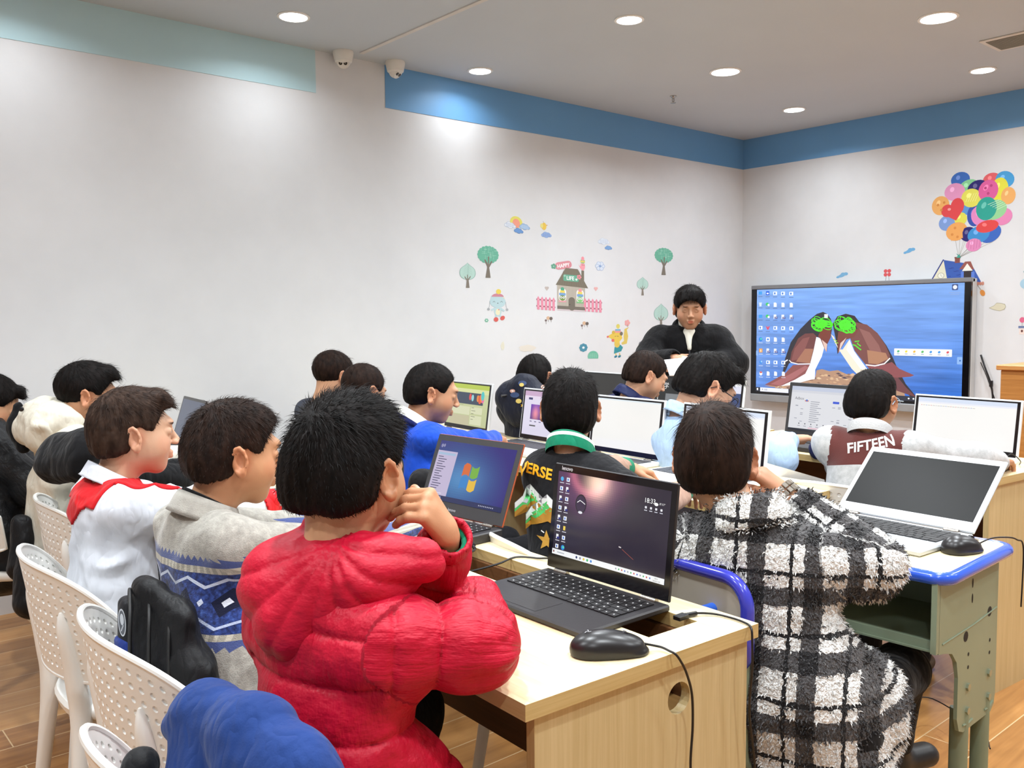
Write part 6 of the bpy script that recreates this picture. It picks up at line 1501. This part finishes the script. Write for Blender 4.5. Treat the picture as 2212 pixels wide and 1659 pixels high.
# ---- 3 white shirt, red scarf
WSH=fabric('white_shirt_cotton','#D3D6DE',.75,.02,.1,300,0,fold=.35)
def x_white(c):
    red=fabric('red_scarf','#D21A22',.7,.05,.2); rt=c['rt'];root=c['root']
    collar(c,WSH,r0=.051,r1=.066,h=.030,fall=.006,tilt=-.02,fx=1.05,name='shirt_collar')
    pass
    def mk(V):
        r=V-c['NB']; la=np.abs(r@c['Sb']); fr=r@c['Fb']; dz=-r[:,2]
        return (dz>-.02)&(np.where(fr<.0,dz<.040+.055*np.clip(1-la/.075,0,1),(dz<.050)|((np.abs(la-.035)<.026)&(dz<.19)))&(la<.105))
    cloth_patch(c,'scarf',mk,red,.006,.007)
    NBp=c['NB']; Fb=c['Fb'];Sb=c['Sb']
person('boy in a white shirt with a red neck scarf, face in profile',(.724,2.263,1.024),-10,-3,(.655,2.23,.48),-2,s=.98,hh=.003,seed=7,
  arms=[typ(0,(1.10,2.45,.795)),typ(1,(1.08,2.25,.80),pole=(-.1,-.8,-.5))],
  cloth=dict(mat=WSH,b=.013,tb=.018,wr=.012,fq=12,hem=.12,h=.006,name='shirt'),
  hair=dict(mat=hairmat('soft_brown_hair','#21150F','#46342A'),t=.013,n=7000,len=.024,w=.0011,lift=.32,back=1,top=.006,bangs=.030,whorl=(-.07,.0,.075),fwd=-.01),extra=x_white,skin=s2l('#E6B694'))
# ---- 4 black hooded top
BF=fabric('black_fleece','#121214',.95,.1,.3)
def x_bh(c):
    v=Vol(.007); v.cap((.70,2.80,.915),(.72,2.66,.94),.060,.055,w=True,k=.05); v.cap((.665,2.78,.875),(.70,2.66,.885),.045,.04,w=True,k=.05); v.cap((.83,2.76,.97),(.83,2.76,1.05),.05,.06,w=True,k=.02,op='s'); softobj('hood',v,BF,c['rt'],.008,12,4,1,root=c['root'])
person('boy in a black hooded top, head hidden behind the white shirt boy',(.872,2.75,.975),-5,-32,(.80,2.84,.48),0,s=.86,hh=.005,seed=9,nb=(.80,2.78,.905),
  arms=[typ(0,(1.14,2.98,.80)),typ(1,(1.16,2.80,.80),h=.004)],cloth=dict(mat=BF,b=.020,wr=.007,fq=9,hem=.08,h=.008,name='hooded_top'),
  hair=dict(mat=HB,n=2500),extra=x_bh)
# ---- 5 cream hooded coat
CRM=fabric('cream_coat_cloth','#D8D2C2',.7,.05,.2,200,0,fold=.4)
def x_cr(c):
    v=Vol(.007); v.cap((.765,3.31,.985),(.75,3.18,.965),.055,.055,w=True,k=.05); v.cap((.73,3.32,.935),(.735,3.21,.915),.055,.045,w=True,k=.05); v.cap((.80,3.15,.965),(.80,3.26,.97),.05,.05,w=True,k=.05); v.cap((.87,3.19,.99),(.875,3.19,1.08),.055,.065,w=True,k=.02,op='s'); softobj('hood',v,CRM,c['rt'],.013,14,4,1,root=c['root'])
    v=Vol(.006); v.cap((.705,3.385,1.005),(.69,3.375,.93),.018,.022,w=True,k=.03); v.cap((.69,3.375,.94),(.705,3.335,.875),.022,.02,w=True,k=.03); softobj('hood_lining',v,BF,c['rt'],.006,20,4,1,root=c['root'])
    r=c['root']; MB().lathe([(.001,0),(.008,.001),(.008,.004),(.004,.006)],14,T=Matrix.Translation(tuple(np.array((.690,3.262,1.008))-r))@Vector(tuple(-CF)).to_track_quat('Z','Y').to_matrix().to_4x4()).build('snap_button',plain('black_snap','#1A1A1C',.3),c['rt'])
person('boy in a cream hooded winter coat sitting near the long wall',(.876,3.193,1.052),-12,-12,(.79,3.28,.46),-2,s=.98,hh=.004,seed=11,
  arms=[typ(0,(1.20,3.42,.80)),typ(1,(1.19,3.24,.80))],cloth=dict(mat=CRM,b=.024,tb=.034,wr=.012,fq=7,hem=.10,h=.008,name='coat'),
  hair=dict(mat=HB,n=4000,t=.014,lift=.35,bangs=.015,back=.0,top=.008,nape=-.045,len=.028),extra=x_cr,skin=s2l('#D9A27A'))
# ---- 6 far left dark coat
person('boy in a dark puffy coat bent over his desk at the left picture edge',(.700,3.745,1.00),-14,-34,(.67,3.60,.48),0,s=.96,hh=.004,seed=13,nb=(.645,3.66,.925),
  arms=[typ(0,(.99,3.80,.79),h=.004),typ(1,(.93,3.52,.79),h=.004)],cloth=dict(mat=puffer('black_puffer','#1B1B1E',.45),b=.03,wr=.010,fq=9,hem=.05,h=.008),
  hair=dict(mat=HB,n=3500,t=.012,lift=.4,bangs=.02),skin=s2l('#D9A47C'),extra=lambda c:collar(c,puffer('black_puffer','#1B1B1E'),r0=.055,r1=.075,h=.03,th=.012))
# ---- 7,8 heads by the long wall
GC=fabric('grey_school_knit','#3A3F4C',.85)
person('boy with rounded dark hair, upper of the two heads above the red jacket boy',(1.955,3.453,1.055),8,-14,(1.80,3.45,.48),0,s=.97,hh=.005,seed=15,arms=[typ(0,(2.30,3.58,.80),h=.004),typ(1,(2.30,3.36,.80),h=.004)],
  cloth=dict(mat=GC,b=.015,h=.009),hair=dict(mat=HBR,n=3000,t=.014,lift=.3,len=.024))
person('boy with flat dark hair, lower of the two heads above the red jacket boy',(1.84,3.02,1.018),5,-20,(1.76,3.10,.48),0,s=.95,hh=.005,seed=17,arms=[typ(0,(2.25,3.2,.80),h=.004),typ(1,(2.25,3.02,.80),h=.004)],
  cloth=dict(mat=GC,b=.015,h=.009),hair=dict(mat=HBR,n=3000,t=.012,lift=.3,len=.022))
# ---- 9 blue cardigan
BLU=fabric('royal_blue_knit','#1848B8',.85,.06,.3,300,.3)
def x_blue(c):
    m=fabric('white_collar_cloth','#EDEBE2',.8,.03,.1); collar(c,m,r0=.053,r1=.072,h=.032,fall=.016,tilt=-.022,fx=1.05,name='shirt_collar'); collar(c,fabric('navy_knit_trim','#141C50',.9),r0=.064,r1=.082,h=-.004,fall=.020,tilt=-.030,name='neck_trim')
    A=c['arms'][0]; MB().tube(ring_pts(A['w'],c['El'][0],.026,.006,c['root']),.009,8).build('wristwatch',plain('dark_strap','#20253A',.4),c['rt'])
person('boy in a royal blue cardigan with white collar, head bowed towards his laptop',(1.869,2.601,1.034),-30,-16,(1.76,2.46,.48),-6,s=.97,hh=.0036,seed=19,
  arms=[typ(0,(2.16,2.77,.80),h=.0034,f=(.95,.1,-.2)),typ(1,(2.29,2.76,.81),h=.0034,f=(.75,.45,-.12),pole=(-.1,-.9,-.3),curls=[(.1,.3),(.3,.5),(.5,.6),(.6,.6)],sl=.03)],
  cloth=dict(mat=BLU,b=.014,tb=.018,wr=.006,fq=9,hem=.10,h=.007,name='cardigan'),
  hair=dict(mat=HB,n=5000,t=.009,lift=.35,len=.014,back=.5,whorl=(-.06,0,.07)),extra=x_blue,skin=s2l('#DBA47E'))
# ---- 10 camouflage / patterned hooded coat
NV=fabric('dark_navy_shell','#171B2B',.6,.1,.3)
def x_cam(c):
    v=Vol(.007); v.cap((2.68,3.02,.985),(2.74,3.00,.90),.06,.06,w=True,k=.05); v.cap((2.66,3.10,.93),(2.70,2.95,.92),.07,.06,w=True,k=.05); v.cap((2.68,3.06,.86),(2.72,2.94,.86),.065,.06,w=True,k=.05); v.cap((2.80,3.08,.98),(2.80,3.08,1.08),.05,.07,w=True,k=.02,op='s')
    o,V,F=softobj('hood',v,NV,c['rt'],.008,12,4,1,root=c['root'])
    c['bvh']=BVHTree.FromPolygons([tuple(x+c['root']) for x in V],[tuple(map(int,q)) for q in F]); Q=Paint(); rr=random.Random(3)
    for k in range(16):
        x=rr.uniform(-.10,.10);y=rr.uniform(-.13,.09); kk=k%4; r_=rr.uniform(.008,.014)
        if kk==0: Q.poly([(x+(r_ if j%2==0 else r_*.45)*math.cos(j*pi/5),y+(r_ if j%2==0 else r_*.45)*math.sin(j*pi/5)) for j in range(10)],'#D9B13A')
        elif kk==1: Q.ell(x,y,r_,r_*.8,'#D8C06A',n=12)
        elif kk==2: Q.ell(x,y,r_*1.3,r_*.9,'#C89A8A',n=10); Q.ell(x,y,r_*.6,r_*.4,'#EFE6D8',n=10)
        else: Q.ell(x,y,r_*1.8,r_*1.1,'#3A4A6E',n=10)
    stick_decal(c,'printed_shapes',subdiv(Q,.02),(2.70,2.98,.91),CR,CU,CF,colmat('hood_print',.7))
    MB().tube([tuple(np.array((2.575,3.06,.945))-c['root']),tuple(np.array((2.62,3.05,.948))-c['root'])],.006,8).build('cord_toggle',BLK,c['rt'])
person('boy in a dark hooded coat printed with small yellow shapes, back to the room',(2.821,3.101,1.025),22,-12,(2.74,3.02,.48),5,s=.97,hh=.0045,seed=21,arms=[typ(0,(3.22,3.2,.80),h=.004),typ(1,(3.22,3.0,.80),h=.004)],
  cloth=dict(mat=NV,b=.026,wr=.008,h=.009),hair=dict(mat=HB,n=4000,t=.008,lift=.4,len=.013,back=.5),extra=x_cam,skin=s2l('#DBA47E'))
# ---- 11 black printed top
BKT=fabric('black_cotton','#17171A',.85,.08,.2); TAN=fabric('tan_jersey','#B08E7C',.85)
def x_conv(c):
    g=fabric('green_rib','#16805E',.9); collar(c,g,r0=.055,r1=.071,h=.030,tilt=-.022,fx=1.05,dz=.0,name='collar',stripe=(plain('white_rib','#E8EAE6',.85),(2,)))
    MBx=[]
    for i,A in enumerate(c['arms']):
        E=c['El'][i];W=np.array(A['w'],float);Shx=c['Sh'][i]; d=unit(E-W); v=Vol(.006); v.cap(Shx+(E-Shx)*.30,E,.044,.043,w=True,k=.02); v.cap(E,W+d*.05,.043,.034,w=True,k=.02); softobj('long_sleeve',v,TAN,c['rt'],.006,14,3+i,1,root=c['root'])
        P=[tuple(W+d*x-c['root']) for x in (.012,.014,.03,.05,.062,.064)]; MB().tube(P,[.028,.032,.034,.035,.034,.030],24,cap=False).build('cuff',g,c['rt'])
    O=np.array((1.655,1.775,.815)); U=unit(CR+ZU*-.02); V=ZU; d=unit(CF*(1,1,0)); pm=colmat('shirt_print',.6)
    Q=Paint(); Q.text('CONVERSE',.0,.0,.040,'#E9A81C','r',.86,rot=-.16,bold=.03); Q.v=[(x+.012,y+.030,l) for x,y,l in Q.v]; stick_decal(c,'lettering',subdiv(Q,.02),O,U,V,d,pm)
    Q=Paint()
    def chev(cx,cy,w,h,t,c_): Q.poly([(cx-w,cy-h),(cx-w,cy-h+t),(cx,cy+t),(cx+w,cy-h+t),(cx+w,cy-h),(cx,cy)],c_)
    def mount(cx,cy,w,h):
        chev(cx,cy+.022,w,h,.018,'#8A8A8C'); chev(cx,cy+.0235,w*.98,h*.98,.015,'#E9ECEA'); chev(cx,cy+.014,w,h,.008,'#54C46A'); chev(cx,cy,w,h,.014,'#B07F2E')
    mount(-.045,.0,.045,.04); mount(.045,-.004,.045,.04); mount(0,-.018,.060,.055)
    for k in range(3): Q.line([(.030+k*.008,-.030),(.034+k*.008,-.055)],.002,'#54C46A'); Q.line([(.028,-.034-k*.008),(.052,-.032-k*.008)],.002,'#54C46A')
    Q.poly([(-.004+(.028 if j%2==0 else .011)*math.cos(pi/2+j*pi/5),-.098+(.028 if j%2==0 else .011)*math.sin(pi/2+j*pi/5)) for j in range(10)],'#C0913A'); Q.line([(-.010,-.078),(-.018,-.074)],.003,'#EEE'); Q.line([(.018,-.10),(.020,-.094)],.003,'#EEE')
    stick_decal(c,'zigzag_print',subdiv(Q,.02),O+ZU*-.030+U*.0,U,V,d,pm)
person('boy in a black top with yellow CONVERSE lettering, green collar and cuffs',(1.819,1.85,1.035),42,-6,(1.66,1.66,.48),20,s=1.0,hh=.0034,seed=23,nb=(1.765,1.795,.915),sw=.090,shz=-.065,
  arms=[typ(0,(2.085,1.865,.822),e=(1.87,1.81,.85),h=.0028,sleeve=.45,sl=.055,f=(.85,-.35,-.25),hs=1.0,curls=[(.7,.6),(.8,.7),(.9,.7),(1.0,.7)]),typ(1,(1.96,1.545,.812),e=(1.79,1.50,.80),h=.003,sleeve=.45,sl=.055,f=(.9,.2,-.25))],
  cloth=dict(mat=BKT,b=.008,tb=.020,wr=.005,fq=9,hem=.14,h=.0065,name='top'),
  hair=dict(mat=HB,n=6000,t=.014,lift=.45,len=.024,back=1,top=.004,nape=-.085,fz=-.03,whorl=(-.05,-.01,.085)),extra=x_conv,skin=s2l('#D29E78'))
# ---- 12 plaid sherpa coat
def x_plaid(c):
    rt=c['rt'];root=c['root']; col=collar(c,PLAID,r0=.060,r1=.080,h=.034,fall=.030,tilt=-.01,fx=1.0,name='collar',th=.02)
    vs=np.array([tuple(v.co) for v in col.data.vertices])+root-c['pel']; vvec(col,np.stack([vs@c['Sb'],vs[:,2]+c['pel'][2]+.02,vs@c['Fb']],1))
    rg=np.random.default_rng(4); me=col.data; VV=np.array([tuple(v.co) for v in me.vertices]); NN=np.array([tuple(v.normal) for v in me.vertices]); at=me.attributes['pat']; n=2600; ids=rg.integers(0,len(VV),n)
    b=VV[ids]+rg.normal(0,.004,(n,3)); cc=VV.mean(0); dr=unit3(b-cc)*.6+rg.normal(0,.5,(n,3)); dr=unit3(dr); sd_=unit3(np.cross(dr,rg.normal(0,1,(n,3)))); L=.009*(.6+.8*rg.random(n))[:,None]
    T=np.stack([b-sd_*.0012,b+sd_*.0012,b+dr*L*.6+sd_*.001,b+dr*L*.6-sd_*.001,b+dr*L],1).reshape(-1,3); f=[]
    for k in range(n): f+=[[5*k,5*k+1,5*k+2,5*k+3],[5*k+3,5*k+2,5*k+4]]
    o=mkobj('collar_pile',T,f,PLAID,rt,True); P=np.zeros(len(me.vertices)*3); at.data.foreach_get('vector',P); vvec(o,np.repeat(P.reshape(-1,3)[ids],5,0))
    W=np.array(c['arms'][1]['w']); d=unit(c['El'][1]-W); m=MB(); R_=.027; a=unit(np.cross(d,ZU)); b=np.cross(d,a)
    for i in range(14):
        t=2*pi*i/14
        for k in range(2):
            p0=W+d*(-.006+.014*k)+R_*(a*math.cos(t)+b*math.sin(t))-root; X=Vector(tuple(d));Y=Vector(tuple(-a*math.sin(t)+b*math.cos(t)));Z=X.cross(Y)
            Tm=Matrix(((X.x,Y.x,Z.x,p0[0]),(X.y,Y.y,Z.y,p0[1]),(X.z,Y.z,Z.z,p0[2]),(0,0,0,1))); m.box((-.006,-.0052,-.003),(.006,.0052,.003),T=Tm,bev=.001)
    m.build('wristwatch_bracelet',plain('watch_steel','#C8C4BC',.22,metal=1),rt)
def unit3(a): return a/(np.linalg.norm(a,axis=1,keepdims=True)+1e-9)
person('boy in a fluffy black and white plaid coat on the school chair, seen from behind',(1.555,1.146,1.000),30,-7,(1.575,.915,.50),22,s=1.0,hh=.0028,seed=25,nb=(1.550,1.055,.880),sw=.125,shz=-.085,
  arms=[dict(side=0,w=(1.80,1.20,.80),f=(1,0,-.1),n=(0,0,1),t=(0,-1,0),pole=(0,.5,-1),nohand=True),
        dict(side=1,w=(1.664,1.045,.915),e=(1.690,.865,.790),f=tuple(-CR*.75+CU*.62+CF*.1),n=tuple(CR*.35+CU*.75-CF*.45),t=tuple(-CF*.9-CR*.2),curls=[(.55,.55),(.5,.5),(.6,.6),(.7,.6)],h=.0024,sl=.045,bare=.08,hs=.95,thumb=(.85,.35,-.35))],
  knees=((1.93,1.10,.49),(1.965,.93,.485)),feet=((2.12,1.18,.22),(2.15,1.03,.22),(1,-.3,0)),trouser=fabric('black_trouser','#0C0B0D',.9),
  cloth=dict(mat=PLAID,b=.026,tb=.028,wr=.006,fq=11,hem=.13,h=.006,name='coat',tufts=(34000,.010,.0016),
    add=[((1.575,.93,.54),(1.70,.91,.485),.12,.115,.06),((1.70,.92,.485),(1.755,.92,.49),.11,.085,.05),((1.58,.99,.54),(1.70,1.02,.49),.12,.11,.06)]),
  hair=dict(mat=HBR,n=9000,t=.015,lift=.06,len=.040,w=.0013,clump=.35,back=1,nape=-.088,fz=-.03,whorl=(-.045,.02,.088),top=.003),extra=x_plaid,skin=s2l('#D29C76'))
# ---- 13 navy quilted jacket
QN=puffer('navy_quilt','#16204E',.6)
person('boy in a navy quilted jacket looking down, in front of the teacher',(3.063,2.629,1.035),-30,-28,(2.95,2.58,.48),-15,s=.98,hh=.0036,seed=27,arms=[typ(0,(3.36,2.80,.80),h=.004),typ(1,(3.36,2.60,.80),h=.004)],
  cloth=dict(mat=QN,b=.018,q=(.035,.003,0),aq=(.035,.003,0),wr=.005,h=.007),hair=dict(mat=HBR,n=5000,t=.012,lift=.5,len=.018,back=.8),extra=lambda c:collar(c,QN,r0=.053,r1=.072,h=.030,fall=.012,name='collar'),skin=s2l('#DDAA86'))
# ---- 14 light blue hooded sweater, glasses
LB=fabric('pale_blue_fleece','#A9C2E0',.9,.05,.3)
def glasses(c,frame,r=.019):
    R=c['R'];s=c['s'];h=c['head']; m=MB(); rt=c['rt'];root=c['root']
    X=lambda p: tuple(h+R@np.array(p)*s-root)
    for y in (-1,1):
        m.tube([X((.098,y*.032+.021*math.cos(t),.000+.017*math.sin(t))) for t in np.linspace(0,2*pi,17)],.0016,6,cap=False); m.tube([X((.098,y*.053,.004)),X((.080,y*.072,.004)),X((-.005,y*.082,.002)),X((-.022,y*.080,-.014))],.0018,6)
    m.tube([X((.098,-.012,.003)),X((.100,0,.006)),X((.098,.012,.003))],.0016,6); m.build('glasses',frame,rt)
def x_lb(c):
    collar(c,LB,r0=.052,r1=.066,h=.026,fall=.012,tilt=-.012,name='collar'); glasses(c,plain('black_wire','#1A1A1E',.3))
    for i,A in enumerate(c['arms']): pass
person('boy in a pale blue fleece with glasses, head bowed, beside the navy jacket boy',(2.694,2.021,1.036),-28,-34,(2.60,1.88,.50),-10,s=1.12,hh=.0034,seed=29,
  arms=[typ(0,(3.02,2.08,.79),h=.004),typ(1,(2.84,1.775,.845),h=.0034,f=(.6,-.5,.1),e=(2.74,1.74,.80),sl=.02)],
  cloth=dict(mat=LB,b=.020,tb=.026,wr=.007,fq=8,h=.008,hem=.1,name='fleece'),hair=dict(mat=HB,n=6000,t=.014,lift=.45,len=.026,back=.8,top=.010,bangs=.012),extra=x_lb,skin=s2l('#E0AE8C'))
# ---- 15 FIFTEEN varsity jacket
def varsity():
    t=NT('varsity_knit'); a=t.attr('pat'); sep=t.new('ShaderNodeSeparateXYZ'); t.link(a.outputs['Vector'],sep.inputs[0]); b=t.attr('arm')
    n=t.noise(t.coord('Object'),60,3); g=t.ramp(n,[(.3,s2l('#A3A3A3')),(.7,s2l('#BCBCBC'))]); m=t.math('MULTIPLY',t.math('GREATER_THAN',sep.outputs[1],t.math('ADD',.800,t.math('MULTIPLY',t.math('MULTIPLY',sep.outputs[0],sep.outputs[0]),-.8))),t.math('LESS_THAN',b.outputs['Fac'],.5))
    t.set(t.mix(m,g,s2l('#5C2F2C')),.9,spec=.15,sheen=.3); t.bump(t.noise(t.coord('Object'),350,2),.25,.004); return t.mat
def x_fif(c):
    collar(c,plain('grey_rib_knit','#B4B4B4',.9,bump=.4,bscale=200),r0=.054,r1=.074,h=.026,tilt=-.010,th=.010,name='collar'); glasses(c,plain('clear_blue_frame','#9FB2C4',.25))
    O=np.array((2.845,1.475,.856)); U=unit(CR+ZU*.30); Q=Paint(); Q.text('FIFTEEN',-.006,-.004,.043,'#EDEBE6','c',.88,shear=.15,bold=.02); stick_decal(c,'lettering',subdiv(Q,.015),O,U,ZU,unit(CF*(1,1,0)),colmat('jacket_print',.7))
person('boy with glasses in a grey jacket with a brown yoke reading FIFTEEN',(2.962,1.522,1.000),2,-8,(2.76,1.42,.48),12,s=.99,hh=.0034,seed=31,nb=(2.885,1.49,.895),sw=.130,
  arms=[typ(0,(3.25,1.66,.79),h=.004),typ(1,(3.215,1.20,.792),h=.003,e=(3.06,1.215,.812),f=(.9,.12,-.1),curls=[(.25,.5),(.3,.5),(.35,.6),(.5,.7)],sl=.02,hs=1.0)],
  cloth=dict(mat=varsity(),b=.020,tb=.028,wr=.004,fq=8,hem=.10,h=.0065,name='jacket'),hair=dict(mat=HB,n=5500,t=.007,lift=.7,len=.010,back=1,top=.004,nape=-.07),extra=x_fif,skin=s2l('#CF9A72'))
# ---- 16 teacher
BP=fabric('black_plush','#0E0D0F',.95,.2,.4)
def x_t(c):
    collar(c,plain('cream_turtleneck','#E6E2D4',.85),r0=.050,r1=.056,h=.045,tilt=-.01,name='turtleneck'); root=c['root']; rt=c['rt']
    collar(c,BP,r0=.066,r1=.092,h=.030,fall=.05,tilt=-.03,name='coat_collar',open_=.45)
    v=Vol(.006); n=c['NB']; v.cap(n+c['Fb']*.085-ZU*.02,n+c['Fb']*.125-ZU*.11,.038,.012,w=True,k=.02); softobj('turtleneck_front',v,plain('cream_turtleneck','#E6E2D4'),rt,0,1,1,1,root=root)
    MB().tube([tuple(n+c['Fb']*.137-ZU*.12-root),tuple(n+c['Fb']*.150-ZU*.30-root)],.005,6).build('zip',plain('zip_grey','#3A3A40',.4),rt)
person('standing teacher in a black plush jacket and cream turtleneck, reading a paper',(4.193,3.275,1.350),-138,-14,(4.30,3.36,.80),-140,s=1.10,hh=.0045,seed=33,standing=True,sw=.150,shz=-.06,
  arms=[dict(side=0,w=(4.02,3.12,1.03),f=tuple(-CR*.85+CU*.1-CF*.3),n=tuple(CU*.6-CF*.6),t=tuple(CU*.6-CF*.3),h=.004,e=(4.36,3.09,1.02),curl=(.5,.7),hs=1.15),
        dict(side=1,w=(3.935,3.19,1.06),f=tuple(CR*.9-CU*.25-CF*.2),n=tuple(CU*.5-CF*.8),t=tuple(CU*.7),h=.004,e=(3.97,3.42,1.02),curl=(.4,.5),hs=1.15)],
  cloth=dict(mat=BP,b=.045,tb=.060,tw=1.2,wr=.010,fq=8,hem=.05,h=.009,name='coat',rel=2),hair=dict(mat=HB,n=5000,t=.020,lift=.2,len=.035,back=1,nape=-.09,fz=-.045,top=.01,bangs=.006,fwd=0),extra=x_t,skin=s2l('#D9A582'),trouser=fabric('dark_trouser','#16161A'))
sheet('paper_sheet','white paper held by the teacher, front sheet',[(3.792,3.133,1.061),(3.946,3.055,1.078),(3.861,3.041,0.992),(3.763,3.071,0.981)],curl=.006)
sheet('paper_sheet','white paper hanging down below the teacher hands',[(3.819,3.079,1.008),(3.905,3.054,0.975),(3.809,3.102,0.883),(3.727,3.123,0.916)],curl=.008)
sheet('paper_sheet','white paper corner sticking out right of the teacher hands',[(3.916,3.107,1.078),(4.028,3.062,1.060),(3.918,3.070,0.988),(3.882,3.104,1.016)],curl=.006)
